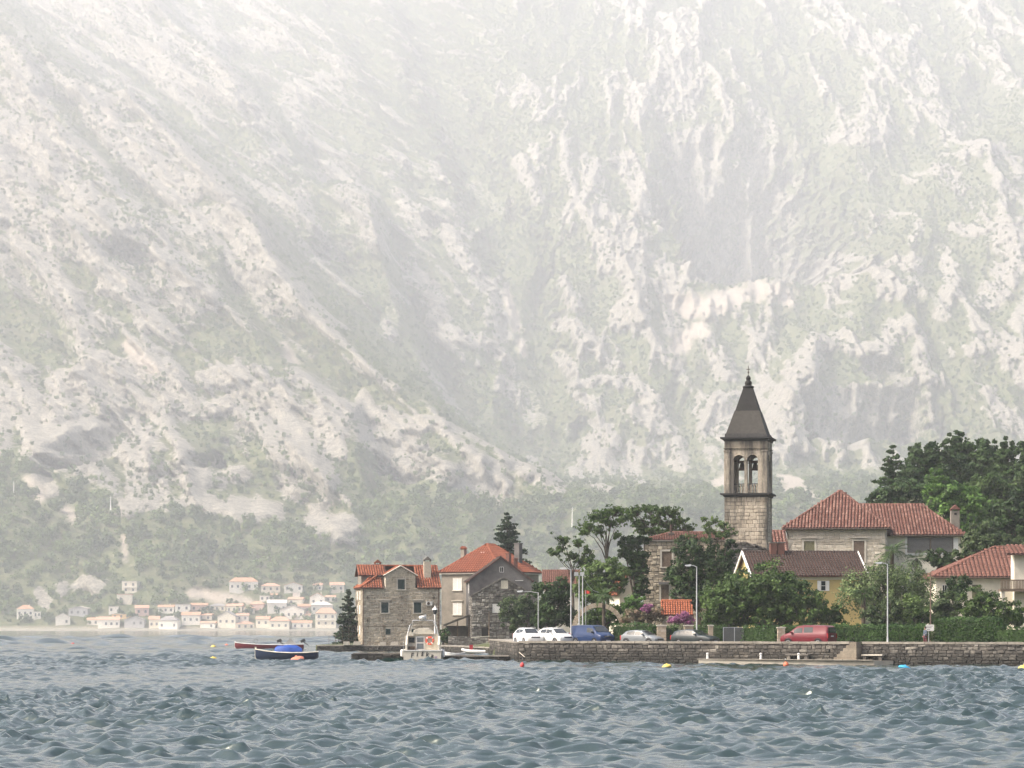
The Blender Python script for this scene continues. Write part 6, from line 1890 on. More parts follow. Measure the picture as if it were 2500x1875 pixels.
# ------------------------------------------------------------------ vehicles
M_tyre = plain('tyre_rubber', (0.02, 0.02, 0.02), 0.9)
M_rim = plain('alloy_rim', (0.45, 0.45, 0.46), 0.35, metal=0.7)
M_trim = plain('black_trim', (0.02, 0.02, 0.021), 0.5)
M_glass = plain('car_glass', (0.025, 0.03, 0.032), 0.06, spec=0.8)
M_plate = plain('number_plate', (0.7, 0.7, 0.68), 0.5)
M_tail = plain('tail_lamp_red', (0.35, 0.01, 0.015), 0.25)
M_chrome = plain('chrome', (0.6, 0.6, 0.6), 0.2, metal=0.9)
def emissive(name, col, st):
    m, nt, b = new_mat(name)
    b.inputs['Base Color'].default_value = (*col, 1)
    b.inputs['Emission Color'].default_value = (*col, 1)
    b.inputs['Emission Strength'].default_value = st
    return m
M_lit = emissive('lit_headlamp', (1.0, 0.80, 0.50), 1.6)
M_lamp_w = emissive('white_headlamp', (0.95, 0.95, 0.92), 0.5)
def paint(name, col, rough=0.3): return plain(name, col, rough, var=0.04, coat=0.25, spec=0.4)

def car(name, label, st, win, paintm, px, D, heading, cat='car', lamps=None, rails=False, wheel=(1.28, -1.30), wr_=.32, tail=False, grille=True, chevron=False):
    """st: stations front to back (x, half width, z low, z belt, half roof width, z top); win: side windows [(x0, x1)], screen (x cowl, x roof), rear (x, x)"""
    T = thing(name, label, cat, (WX(px, D), D, 1.619), heading, 'vehicles on the waterfront road')
    X_ = [s[0] for s in st][::-1]
    A = np.array(st)[::-1]
    def at(x): return [float(np.interp(x, X_, A[:, i])) for i in range(1, 6)]
    xs = sorted(set([s[0] for s in st] + list(np.linspace(X_[0], X_[-1], 26))), reverse=True)
    rings = []
    for x in xs:
        w, zl, zb, wr, zt = at(x)
        zm = zl + (zb - zl) * .55
        half = [(w * .80, zl), (w * .97, zl + .07), (w, zm), (w * .985, zb - .05), (w * .955, zb), (wr, zt - .05), (wr * .82, zt - .008), (wr * .4, zt + .012)]
        rings.append([Vector((x, -y, z)) for y, z in half] + [Vector((x, y, z)) for y, z in half[::-1]])
    n = len(rings[0]); vs = [p for r in rings for p in r]; fs = []
    for j in range(len(rings) - 1):
        for i in range(n):
            fs.append((j * n + i, j * n + (i + 1) % n, (j + 1) * n + (i + 1) % n, (j + 1) * n + i))
    fs.append(tuple(range(n - 1, -1, -1))); fs.append(tuple((len(rings) - 1) * n + i for i in range(n)))
    b = MB(); b.add(vs, fs); body = b.build('body', paintm, T, smooth=True)
    for (x0, x1, f0, f1) in win['side']:
        for s in (-1, 1):
            k = MB(); v = []
            m = 6
            for i in range(m + 1):
                x = x0 + (x1 - x0) * i / m
                w, zl, zb, wr, zt = at(x)
                for f in (f0, f1):
                    y = w * .955 + (wr - w * .955) * f; z = zb + (zt - .05 - zb) * f
                    v.append((x, s * (y + .014), z + .006))
            k.add(v, [(2 * i, 2 * i + 1, 2 * i + 3, 2 * i + 2) for i in range(m)]); k.build('side_window', M_glass, T)
    for nm, (x0, x1) in (('windscreen', win['front']), ('rear_window', win['rear'])):
        k = MB(); v = []; m = 6
        for i in range(m + 1):
            t = .06 + .86 * i / m
            x = x0 + (x1 - x0) * t
            w, zl, zb, wr, zt = at(x)
            nx_ = .02 if nm == 'windscreen' else -.02
            for q in (-.86, -.4, 0, .4, .86):
                v.append((x + nx_, q * wr, zt + (.012 if abs(q) < .5 else -.008) + .02))
        k.add(v, [(5 * i + j, 5 * i + j + 1, 5 * i + j + 6, 5 * i + j + 5) for i in range(m) for j in range(4)]); k.build(nm, M_glass, T, smooth=True)
    xf = st[0][0]; xr = st[-1][0]
    w0, zl0, zb0, _, _ = at(xf - .16)
    for s in (-1, 1):
        k = MB(); k.hexa([(xf - .42, s * w0 * 1.0, zb0 - .16), (xf - .09, s * w0 * .62, zb0 - .17), (xf - .11, s * w0 * .60, zb0 - .17), (xf - .44, s * w0 * .9, zb0 - .17), (xf - .50, s * w0 * 1.02, zb0 + .06), (xf - .14, s * w0 * .64, zb0 + .0), (xf - .2, s * w0 * .6, zb0 + .02), (xf - .52, s * w0 * .9, zb0 + .06)])
        k.build('headlamp', lamps or M_lamp_w, T)
        wb, zlb, zbb, _, _ = at(xr + .1)
        k = MB(); k.box(xr - .015, xr + .10, wb * .80 if s > 0 else -wb * .985, wb * .985 if s > 0 else -wb * .80, zbb - .42, zbb - .02); k.build('tail_lamp', M_tail, T)
        xm = win['front'][0] - .35
        wm = at(xm)
        k = MB(); k.hexa([(xm - .08, s * (wm[0] * .96), wm[2] + .02), (xm + .1, s * (wm[0] * .96), wm[2] + .02), (xm + .06, s * (wm[0] + .2), wm[2] + .02), (xm - .08, s * (wm[0] + .2), wm[2] + .02), (xm - .08, s * (wm[0] * .96), wm[2] + .19), (xm + .06, s * (wm[0] * .96), wm[2] + .19), (xm + .03, s * (wm[0] + .2), wm[2] + .19), (xm - .08, s * (wm[0] + .2), wm[2] + .19)]); k.build('mirror', paintm if not chevron else M_trim, T)
    if grille:
        k = MB(); k.box(xf - .1, xf + .012, -w0 * .52, w0 * .52, zb0 - .15, zb0 - .02); g = k.build('grille', M_trim, T)
        k = MB(); k.box(xf - .05, xf + .025, -w0 * .48, w0 * .48, zb0 - .075, zb0 - .05); k.build('grille_bar', M_chrome, g)
        k = MB(); k.box(xf - .05, xf + .022, -.26, .26, zl0 + .1, zl0 + .21); k.build('number_plate', M_plate, T)
    if chevron:
        for dz in (0, .07):
            k = MB()
            for s in (-1, 1):
                k.hexa([(xf + .012, 0, zb0 - .02 + dz), (xf + .012, s * .11, zb0 - .09 + dz), (xf + .03, s * .11, zb0 - .09 + dz), (xf + .03, 0, zb0 - .02 + dz), (xf + .012, 0, zb0 + .02 + dz), (xf + .012, s * .11, zb0 - .05 + dz), (xf + .03, s * .11, zb0 - .05 + dz), (xf + .03, 0, zb0 + .02 + dz)])
            k.build('chevron_badge', M_chrome, T)
    k = MB(); wb, zlb, zbb, _, _ = at(xr + .05); k.box(xr - .02, xr + .04, -.26, .26, zbb - .3, zbb - .19); k.build('number_plate', M_plate, T)
    for x in wheel:
        wv = at(x)[0]
        for s in (-1, 1):
            k = MB(); k.lathe([(wr_ - .1, -.1), (wr_ - .02, -.105), (wr_, -.06), (wr_, .06), (wr_ - .02, .105), (wr_ - .1, .1)], 18)
            wh = k.build('wheel', M_tyre, T, smooth=True, loc=(x, s * (wv - .07), wr_), rot=(math.radians(90), 0, 0))
            k = MB(); k.lathe([(wr_ - .1, -.085), (wr_ - .12, -.108), (.06, -.09), (.05, -.11), (.01, -.11)] if s > 0 else [(.01, .11), (.05, .11), (.06, .09), (wr_ - .12, .108), (wr_ - .1, .085)], 12); k.build('rim', M_rim, wh)
            k = MB()
            k.tube([(x + (wr_ + .05) * math.cos(a), s * (wv + .004), wr_ + (wr_ + .05) * math.sin(a)) for a in [math.pi * i / 10 for i in range(11)]], .03, 5); k.build('wheel_arch', M_trim, T)
    if rails:
        for s in (-1, 1):
            k = MB(); wr = at(-.4)[3]; zt = at(-.4)[4]
            k.tube([(.5, s * wr * .9, zt - .02), (.4, s * wr * .9, zt + .05), (-1.1, s * wr * .9, zt + .05), (-1.2, s * wr * .9, zt - .02)], .025, 5); k.build('roof_rail', M_chrome, T)
    k = MB(); k.tube([(-.9 if not chevron else .9, 0, at(-.9)[4]), (-1.05 if not chevron else .75, 0, at(-.9)[4] + .25)], .012, 4); k.build('aerial', M_trim, T)
    return T

HATCH = [(2.03, .60, .38, .56, .42, .62), (1.92, .76, .26, .66, .58, .73), (1.6, .85, .2, .77, .68, .86), (1.02, .87, .2, .90, .72, .99), (.22, .87, .2, .95, .60, 1.41), (-.5, .87, .2, .97, .60, 1.455), (-1.3, .86, .2, 1.0, .57, 1.40), (-1.55, .85, .22, 1.01, .60, 1.32), (-1.92, .82, .26, .98, .66, 1.02), (-2.03, .74, .38, .85, .58, .88)]
SUV = [(2.25, .62, .42, .72, .45, .78), (2.12, .82, .3, .84, .62, .92), (1.75, .90, .24, .96, .74, 1.05), (1.12, .91, .24, 1.04, .76, 1.12), (.38, .91, .24, 1.08, .64, 1.60), (-.5, .91, .24, 1.10, .66, 1.665), (-1.5, .90, .24, 1.14, .62, 1.60), (-1.85, .89, .26, 1.15, .64, 1.46), (-2.18, .86, .3, 1.10, .68, 1.14), (-2.25, .76, .42, .92, .6, .96)]
ESTATE = [(2.3, .62, .36, .62, .45, .68), (2.16, .80, .26, .73, .62, .80), (1.75, .88, .2, .84, .74, .92), (.98, .89, .2, .92, .76, 1.0), (.12, .89, .2, .96, .62, 1.45), (-.7, .89, .2, .98, .62, 1.51), (-1.7, .88, .22, 1.02, .59, 1.44), (-2.0, .86, .24, 1.03, .60, 1.34), (-2.24, .83, .28, 1.0, .66, 1.04), (-2.3, .74, .4, .86, .58, .9)]
VAN = [(2.4, .66, .40, .78, .5, .84), (2.28, .84, .3, .92, .66, 1.0), (1.95, .93, .24, 1.04, .76, 1.14), (1.62, .95, .24, 1.12, .80, 1.24), (.92, .95, .24, 1.16, .78, 1.84), (.4, .95, .24, 1.18, .80, 1.92), (-1.2, .95, .24, 1.18, .80, 1.93), (-2.2, .95, .24, 1.18, .80, 1.88), (-2.36, .93, .28, 1.16, .80, 1.76), (-2.42, .90, .34, 1.1, .78, 1.2)]
VITO = [(2.45, .66, .40, .74, .5, .80), (2.3, .84, .3, .90, .66, .98), (1.95, .93, .24, 1.02, .76, 1.12), (1.5, .95, .24, 1.10, .80, 1.24), (.70, .95, .24, 1.16, .78, 1.82), (.2, .95, .24, 1.17, .80, 1.90), (-1.2, .95, .24, 1.18, .80, 1.91), (-2.2, .95, .24, 1.18, .78, 1.86), (-2.40, .93, .28, 1.18, .76, 1.72), (-2.47, .90, .34, 1.1, .76, 1.16)]
wh = {'side': [(.55, -.35, .10, .86), (-.42, -1.3, .12, .84)], 'front': (1.02, .22), 'rear': (-1.92, -1.5)}
R3 = math.radians
car('white_car', 'white hatchback with lit headlamps, first car at the left end of the quay', SUV, {'side': [(.55, -.35, .10, .86), (-.42, -1.4, .12, .84)], 'front': (1.12, .38), 'rear': (-2.18, -1.7)}, paint('white_paint_a', (0.74, 0.74, 0.72)), 1290, 276, R3(-72), lamps=M_lit, rails=True, wr_=.34)
car('white_suv', 'white off road car with dark grille behind the blue van', SUV, {'side': [(.55, -.35, .10, .86), (-.42, -1.4, .12, .84)], 'front': (1.12, .38), 'rear': (-2.18, -1.7)}, paint('white_paint_b', (0.70, 0.70, 0.67)), 1356, 274.5, R3(-58), lamps=M_lit, rails=True, wr_=.34)
car('blue_van', 'dark blue panel van with lit headlamps', VAN, {'side': [(1.15, .25, .06, .70)], 'front': (1.62, .92), 'rear': (-2.42, -2.36)}, paint('blue_paint', (0.007, 0.026, 0.09)), 1447, 272, R3(-54), 'van', lamps=M_lit, wheel=(1.45, -1.45), wr_=.34, chevron=True)
car('silver_hatchback', 'small silver grey hatchback right of the blue van', HATCH, wh, paint('silver_paint', (0.17, 0.185, 0.195)), 1569, 268.5, R3(-38), lamps=M_lamp_w)
car('dark_estate', 'dark grey green estate car with white headlamps', ESTATE, {'side': [(.55, -.35, .10, .86), (-.42, -1.2, .12, .84), (-1.28, -1.75, .15, .80)], 'front': (.98, .12), 'rear': (-2.24, -1.95)}, paint('dark_green_grey_paint', (0.020, 0.029, 0.031)), 1698, 265.5, R3(-40), lamps=M_lamp_w)
car('red_van', 'dark red passenger van seen from behind', VITO, {'side': [(.95, .1, .06, .72), (-.05, -.95, .08, .78)], 'front': (1.5, .70), 'rear': (-2.47, -2.40)}, paint('red_paint', (0.14, 0.007, 0.016)), 1972, 259.2, R3(180 - 33), 'van', wheel=(1.5, -1.5), wr_=.34)
rv = [o for o in bpy.data.objects if o.get('label') == 'dark red passenger van seen from behind'][0]
k = MB(); k.add([(-2.49, -.72, 1.22), (-2.49, .72, 1.22), (-2.435, .68, 1.70), (-2.435, -.68, 1.70)], [(0, 1, 2, 3)]); k.build('tailgate_window', M_glass, rv)
k = MB(); k.lathe([(.055, 0), (.055, .012)], 12); k.build('round_badge', M_chrome, rv, loc=(-2.50, 0, 1.05), rot=(0, math.radians(-90), 0))

# ------------------------------------------------------------------ boats
def hull_loft(st, mb, n=7, r=None):
    """st: (x, half beam, z keel, z sheer)"""
    rings = []
    for (x, b, zk, zs) in st:
        half = [(b * math.sin(math.pi / 2 * t) ** .75 if t else 0, zk + (zs - zk) * t ** 1.7) for t in [i / n for i in range(n + 1)]]
        rings.append([Vector((x, -y, z)) for y, z in half[::-1]] + [Vector((x, y, z)) for y, z in half[1:]])
    m = len(rings[0]); vs = [p for q in rings for p in q]; fs = []
    for j in range(len(rings) - 1):
        for i in range(m - 1):
            fs.append((j * m + i, j * m + i + 1, (j + 1) * m + i + 1, (j + 1) * m + i))
    fs.append(tuple(range(m))); fs.append(tuple((len(rings) - 1) * m + i for i in range(m - 1, -1, -1)))
    mb.add(vs, fs, r)
    return rings

def rowboat(name, label, px0, px1, D, L, hullm, inm, rimm, zs, heading=0, extras=()):
    xc = WX((px0 + px1) / 2, D)
    T = thing(name, label, 'boat', (xc, D, .04), heading)
    h = L / 2
    st = [(-h, .05, .30, zs * 1.12), (-h * .92, .30, .05, zs * 1.05), (-h * .7, .62, -.15, zs * .93), (-h * .3, .92, -.22, zs * .80), (h * .15, .98, -.22, zs * .74), (h * .6, .90, -.18, zs * .76), (h, .66, -.05, zs * .84)]
    k = MB(); hull_loft(st, k); hu = k.build('hull', hullm, T, smooth=True)
    st2 = [(x * .97, b * .9, zk + .22 + .15 * (1 if abs(x) > h * .9 else 0), z2 + .012) for (x, b, zk, z2) in st]
    fl = MB()
    fl.add([(x * .96, s * b * .93, z2 + .006) for (x, b, zk, z2) in st for s in (-1, 1)], [(2 * i, 2 * i + 2, 2 * i + 3, 2 * i + 1) for i in range(len(st) - 1)]); fl.build('deck', inm, T)
    for s in (-1, 1):
        k = MB(); k.tube([(x, s * b, z2 + .02) for (x, b, zk, z2) in st], .045, 5); k.build('gunwale', rimm, T)
    for t in (-.25, .2, .55):
        i = np.interp(t * h, [q[0] for q in st], [q[1] for q in st]); z2 = np.interp(t * h, [q[0] for q in st], [q[3] for q in st])
        k = MB(); k.box(t * h - .12, t * h + .12, -i * .92, i * .92, z2 + .012, z2 + .06); k.build('thwart', M_wood, T)
    k = MB(); k.box(-h - .06, -h + .1, -.035, .035, .2, zs * 1.12 + .22); k.build('stem_post', rimm, T)
    return T, st
navy = plain('navy_hull', (0.006, 0.018, 0.05), 0.45, var=.2)
redh = plain('maroon_hull', (0.16, 0.018, 0.028), 0.5, var=.2)
blue_tarp = plain('blue_tarpaulin', (0.010, 0.06, 0.30), 0.6, var=.25, scale=2, bump=.3)
T, st = rowboat('rowing_boat', 'dark blue wooden rowing boat with cream rim in front of the red boat', 624, 776, 283, 6.2, navy, M_cream, M_cream, 1.02)
T, st = rowboat('motor_boat', 'long low maroon motor boat with tilted outboard engines', 573, 742, 425, 10.2, redh, M_cream, M_white, .95)
for (x, y) in ((1.4, 0), (4.9, 0)):
    k = MB(); k.hexa([(x - .2, -.2, 1.0), (x + .55, -.2, 1.25), (x + .55, .2, 1.25), (x - .2, .2, 1.0), (x - .3, -.18, 1.35), (x + .3, -.18, 1.65), (x + .3, .18, 1.65), (x - .3, .18, 1.35)]); ob = k.build('outboard', M_trim, T)
    k = MB(); k.tube([(x + .2, 0, 1.1), (x + .75, 0, .75), (x + .95, 0, .6)], [.09, .07, .04], 6); k.build('engine_leg', M_trim, ob)
k = MB(); k.prism([(2.3, .8), (4.0, .8), (3.1, 1.75)], -.5, .5); k.build('cover', plain('grey_cover', (0.35, 0.35, 0.34), 0.8), T)
k = MB(); k.tube([(-2.0 + .3 * math.cos(a), 0, 1.25 + .3 * math.sin(a)) for a in [math.pi * 2 * i / 12 for i in range(13)]], .03, 5); k.build('steering_wheel', M_trim, T)
k = MB(); k.tube([(-2.0, 0, .8), (-2.0, 0, 1.0)], .05, 6); k.build('steering_column', M_trim, T)
# boat under a blue cover
D = 338; Tb = thing('covered_boat', 'small boat under a bright blue tarpaulin behind the blue rowing boat', 'boat', (WX(705, D), D, -.05))
st = [(-1.9, .1, .2, .62), (-1.6, .45, 0, .58), (-.8, .75, -.15, .5), (.4, .8, -.18, .48), (1.75, .62, -.05, .52)]
k = MB(); hull_loft(st, k); k.build('hull', M_white, Tb, smooth=True)
rings = []
vs, fs = [], []
for i in range(11):
    t = i / 10; x = -1.65 + 3.25 * t
    hgt = .42 + .42 * math.sin(math.pi * min(1, t * 1.05)) ** .6 + .05 * math.sin(t * 17)
    b = np.interp(x, [q[0] for q in st], [q[1] for q in st]) * 1.05
    for j in range(7):
        a = math.pi * j / 6
        vs.append((x, -b * math.cos(a), .50 + hgt * math.sin(a) ** .8 * (1 + .06 * math.sin(j * 2.3 + i))))
fs = [(7 * i + j, 7 * i + j + 1, 7 * i + j + 8, 7 * i + j + 7) for i in range(10) for j in range(6)] + [tuple(range(6, -1, -1)), tuple(70 + j for j in range(7))]
k = MB(); k.add(vs, fs); k.build('tarpaulin', blue_tarp, Tb, smooth=True)

def cabin_boat():
    D = 274.0; x = WX(1031, D)
    T = thing('cabin_boat', 'cream cabin cruiser moored stern on with lifebuoy and black lettering', 'boat', (x, D, -.05), math.radians(-1))
    gel = plain('cream_gelcoat', (0.62, 0.57, 0.47), 0.35, var=.08)
    st = [(0, 1.83, -.25, 1.12), (.8, 1.9, -.3, 1.10), (3, 1.95, -.35, 1.15), (5.5, 1.7, -.3, 1.3), (7.5, .9, -.1, 1.5), (8.6, .08, .3, 1.65)]
    b = MB(); rings = []
    for (y, hb, zk, zs) in st:
        rings.append([Vector((-hb, y, zs)), Vector((-hb * .97, y, .35)), Vector((-hb * .86, y, 0)), Vector((0, y, zk)), Vector((hb * .86, y, 0)), Vector((hb * .97, y, .35)), Vector((hb, y, zs))])
    m = 7; vs = [p for q in rings for p in q]
    fs = [(j * m + i, (j + 1) * m + i, (j + 1) * m + i + 1, j * m + i + 1) for j in range(len(st) - 1) for i in range(m - 1)] + [tuple(range(m))]
    b.add(vs, fs); b.build('hull', gel, T)
    k = MB(); k.box(-1.78, 1.78, -.012, -.001, -.1, .26); k.build('boot_stripe', navy, T)
    k = MB(); k.box(-1.88, 1.88, -.06, .06, 1.121, 1.21); k.box(-1.9, -1.8, .061, 5.4, 1.16, 1.26); k.box(1.8, 1.9, .061, 5.4, 1.16, 1.26); k.build('rub_rail', M_white, T)
    k = MB(); k.add([(s * h * .97, y, z - .03) for (y, h, zk, z) in st for s in (-1, 1)], [(2 * i, 2 * i + 1, 2 * i + 3, 2 * i + 2) for i in range(len(st) - 1)]); k.build('deck', gel, T)
    # cockpit sides and cabin
    for s in (-1, 1):
        k = MB(); k.prism([(.05, 1.22), (2.2, 1.22), (2.2, 2.55), (1.2, 2.5), (.5, 1.85), (.1, 1.7)], s * 1.55 - .09, s * 1.55 + .09, 'x'); k.build('cockpit_side', gel, T)
    k = MB(); k.hexa([(-1.6, 2.2, 1.1), (1.6, 2.2, 1.1), (1.5, 6.0, 1.3), (-1.5, 6.0, 1.3), (-1.5, 2.2, 2.78), (1.5, 2.2, 2.78), (1.1, 5.2, 2.6), (-1.1, 5.2, 2.6)]); cb = k.build('cabin', gel, T)
    k = MB(); k.box(-.72, .12, 2.13, 2.19, 1.2, 2.5); dr = k.build('door', M_white, T)
    k = MB(); k.box(-.62, .02, 2.10, 2.125, 1.95, 2.4); k.box(-.62, .02, 2.10, 2.125, 1.32, 1.82); k.build('pane', plain('door_pane', (0.16, 0.18, 0.19), 0.1, spec=.8), dr)
    k = MB(); k.box(-1.38, -.84, 2.13, 2.19, 1.9, 2.4); k.build('window', M_glass, T)
    k = MB(); k.box(-1.4, -.8, 1.5, 2.1, 1.2, 1.55); k.build('seat', M_wood, T)
    # canopy of the fly bridge
    vs, fs = [], []
    for i in range(7):
        for j in range(9):
            a = math.pi * j / 8
            vs.append((-1.02 * math.cos(a) * (1 - .03 * i), 2.0 + i * .32, 2.70 + .62 * math.sin(a) ** .55 + .02 * math.sin(i * 3 + j)))
    fs = [(9 * i + j, 9 * i + j + 1, 9 * i + j + 10, 9 * i + j + 9) for i in range(6) for j in range(8)] + [tuple(range(8, -1, -1)), tuple(54 + j for j in range(9))]
    k = MB(); k.add(vs, fs); k.build('canopy', plain('canvas', (0.60, 0.55, 0.45), 0.8, var=.12, bump=.2), T, smooth=True)
    k = MB(); k.box(-1.55, -.9, 1.9, 2.19, 2.56, 2.9); k.build('bench_back', gel, T)
    k = MB(); k.tube([(-1.55, 1.6, 2.5), (-1.3, 1.8, 3.5), (-.98, 1.9, 4.05), (.95, 1.9, 4.05), (1.28, 1.8, 3.5), (1.5, 1.6, 2.5)], .05, 6); k.build('radar_arch', M_galv, T)
    k = MB(); k.tube([(-1.35, 2.9, 2.7), (-.95, 1.9, 4.0)], .03, 5); k.build('stay', M_galv, T)
    k = MB(); k.tube([(1.3, 2.9, 2.7), (.95, 1.9, 4.0)], .03, 5); k.build('stay', M_galv, T)
    k = MB(); k.lathe([(.1, 4.05), (.1, 4.2), (.3, 4.22), (.33, 4.32), (.3, 4.43), (.12, 4.5)], 14, (-.1, 1.9, 0)); k.build('radar_dome', M_white, T, smooth=True)
    k = MB(); k.box(.12, .3, 1.85, 1.95, 4.1, 4.62); k.build('aerial', M_galv, T)
    # lifebuoy
    k = MB(); c = Vector((.62, 2.05, 2.1))
    k.tube([c + Vector((.33 * math.cos(a), 0, .33 * math.sin(a))) for a in [2 * math.pi * i / 24 for i in range(25)]], .095, 8); lb = k.build('lifebuoy', plain('lifebuoy_red', (0.62, 0.10, 0.055), 0.6), T, smooth=True)
    for q in range(4):
        k = MB(); a0 = math.pi / 4 + q * math.pi / 2
        k.tube([c + Vector((.33 * math.cos(a), 0, .33 * math.sin(a))) for a in (a0 - .12, a0, a0 + .12)], .1, 8); k.build('band', M_white, lb)
    # fenders
    for (xx, yy, zz) in ((-1.98, .5, .95), (-1.98, 2.2, .9), (1.98, .6, .9)):
        k = MB(); k.lathe([(.03, -.4), (.14, -.33), (.15, .15), (.1, .27), (.03, .32)], 8, (xx, yy, zz)); k.build('fender', M_white, T, smooth=True)
    # stern rail
    for s in (-1, 1):
        k = MB(); k.tube([(s * 1.78, .1, 1.2), (s * 1.82, .1, 1.85), (s * 1.84, 1.6, 1.95)], .022, 5); k.build('stern_rail', M_galv, T)
    # name on the transom
    ink = plain('black_lettering', (0.02, 0.02, 0.02), 0.7)
    for i, ch in enumerate('Fiška'):
        cu = bpy.data.curves.new('letter', 'FONT'); cu.body = ch; cu.size = .60; cu.extrude = .004; cu.offset = .012; cu.shear = .15; cu.align_x = 'CENTER'
        to = bpy.data.objects.new('letter', cu); COL.objects.link(to)
        dg = bpy.context.evaluated_depsgraph_get(); dg.update()
        me = bpy.data.meshes.new_from_object(to.evaluated_get(dg))
        bpy.data.objects.remove(to)
        me.materials.clear(); me.materials.append(ink)
        t = (i - 2) / 2
        link('letter', me, T, (-.02 + t * .95, -.018, .60 - .14 * abs(t) ** 2 + .04), (math.radians(90), math.radians(6 * t), 0))
    k = MB(); k.box(1.18, 1.42, -.02, -.013, .42, .62); k.build('sticker', plain('sticker_mauve', (0.35, 0.28, 0.36), .6), T)
    return T
cabin_boat()

def small_boats():
    D = 338.0
    T = thing('inflatable_boat', 'white inflatable dinghy with a red engine at the harbour wall', 'boat', (WX(1157, D), D, .45))
    for s in (-1, 1):
        k = MB(); k.tube([(1.35, s * .55, .0), (.2, s * .6, .02), (-.9, s * .5, .1), (-1.4, s * .12, .28)], [.19, .21, .2, .16], 9); k.build('tube', M_white, T, smooth=True)
    k = MB(); k.hexa([(-1.1, -.35, -.1), (1.2, -.5, -.2), (1.2, .5, -.2), (-1.1, .35, -.1), (-1.1, -.35, 0), (1.2, -.5, -.05), (1.2, .5, -.05), (-1.1, .35, 0)]); k.build('floor', M_galv, T)
    k = MB(); k.hexa([(-.5, -.15, .25), (-.15, -.15, .25), (-.15, .15, .25), (-.5, .15, .25), (-.55, -.15, .8), (-.1, -.15, .85), (-.15, .15, .85), (-.5, .15, .8)]); k.build('engine', plain('red_engine', (0.35, 0.02, 0.03), .4), T)
    k = MB(); k.box(-.36, -.28, -.04, .04, -.05, .26); k.build('engine_leg', M_trim, T)
    k = MB(); k.tube([(-1.0, .2, .35), (.7, .3, .75)], .02, 5); k.build('oar', M_wood, T)
    D = 300.0
    T, st = rowboat('dinghy', 'small white dinghy half hidden behind the block pier', 1092, 1124, D, 2.4, M_white, M_cream, M_galv, .72)
    # planks and poles lying on the harbour wall
    k = MB(); p = W(1150, 1557, 350); q = W(1195, 1553, 352); k.tube([p, q], .05, 5); tag(k.build('wooden_spar', M_cream), 'pale wooden spar lying above the inflatable dinghy', 'spar')
    # mooring rope
    k = MB(); a = W(1267, 1592, 270.0); b = W(1281, 1604, 268.5); k.tube([a, b], .03, 5); tag(k.build('mooring_rope', M_cream), 'pale taut rope at the left end of the quay wall', 'rope')
small_boats()

# buoys
def buoy(px, py, r, col, label, shape=1.0):
    D = CAM_H * FPX / (py - HOR)
    T = thing('buoy', label, 'buoy', (WX(px, D), D, .13), random.uniform(0, 3), 'mooring buoys on the bay')
    R = r * D / FPX
    k = MB(); k.lathe([(R * .3, -R * .45), (R * .8, -R * .3), (R, 0), (R * .93, R * .35), (R * .6, R * .66), (R * .16, R * .8), (R * .1, R * .98)], 14)
    o = k.build('float', plain('buoy_' + label.split()[0] + str(px), col, .5, var=.15), T, smooth=True)
    o.scale = (1, 1, shape); o.rotation_euler = (random.uniform(-.25, .25), random.uniform(-.25, .25), 0)
    k = MB(); k.tube([(R * .12 * math.cos(a), 0, R * (.98 + .1 * math.sin(a)) * shape) for a in [2 * math.pi * i / 8 for i in range(9)]], R * .05, 5); k.build('ring', M_galv, o)
ORG, YEL, RED, BLU = (0.62, 0.15, 0.07), (0.62, 0.47, 0.10), (0.55, 0.05, 0.05), (0.03, 0.30, 0.52)
buoy(725, 1615, 19, (0.60, 0.20, 0.12), 'large faded orange buoy in front of the dark blue rowing boat', .62)
buoy(520, 1612, 10, YEL, 'yellow buoy left of the dark blue rowing boat', .7)
buoy(521, 1582, 7, YEL, 'small yellow buoy left of the maroon boat', .9)
buoy(553, 1580, 6, ORG, 'small orange buoy just ahead of the maroon boat bow', 1.2)
buoy(178, 1575, 5, RED, 'tiny red buoy alone far out on the left', 1.0)
buoy(1275, 1629, 5.5, RED, 'small red marker buoy below the left end of the quay wall', 1.8)
buoy(1628, 1632, 12, YEL, 'yellow buoy below the silver hatchback', .75)
buoy(1919, 1628, 7, ORG, 'orange cone buoy below the red van', 1.5)
buoy(2208, 1636, 16, BLU, 'light blue buoy below the quay wall right of the steps', .6)
buoy(2497, 1640, 13, YEL, 'large yellow buoy cut by the right edge', 1.1)

# ------------------------------------------------------------------ sign and person
D = 254.5
Sg = thing('notice_sign', 'white notice board on a post beside the hedge', 'sign', (WX(2270, D), D, 1.55))
k = MB(); k.tube([(-.1, 0, 0), (-.1, 0, WZ(1525, D) - 1.55)], .03, 6); k.build('post', M_galv, Sg)
k = MB(); k.box(-.36, .36, -.05, -.032, WZ(1540, D) - 1.55, WZ(1525, D) - 1.55); bd = k.build('board', M_white, Sg)
for i in range(3):
    k = MB(); z = WZ(1528.5 + i * 4, D) - 1.55; k.box(-.28, .26 - .12 * i, -.054, -.0505, z - .02, z + .02); k.build('text_line', M_trim, bd)

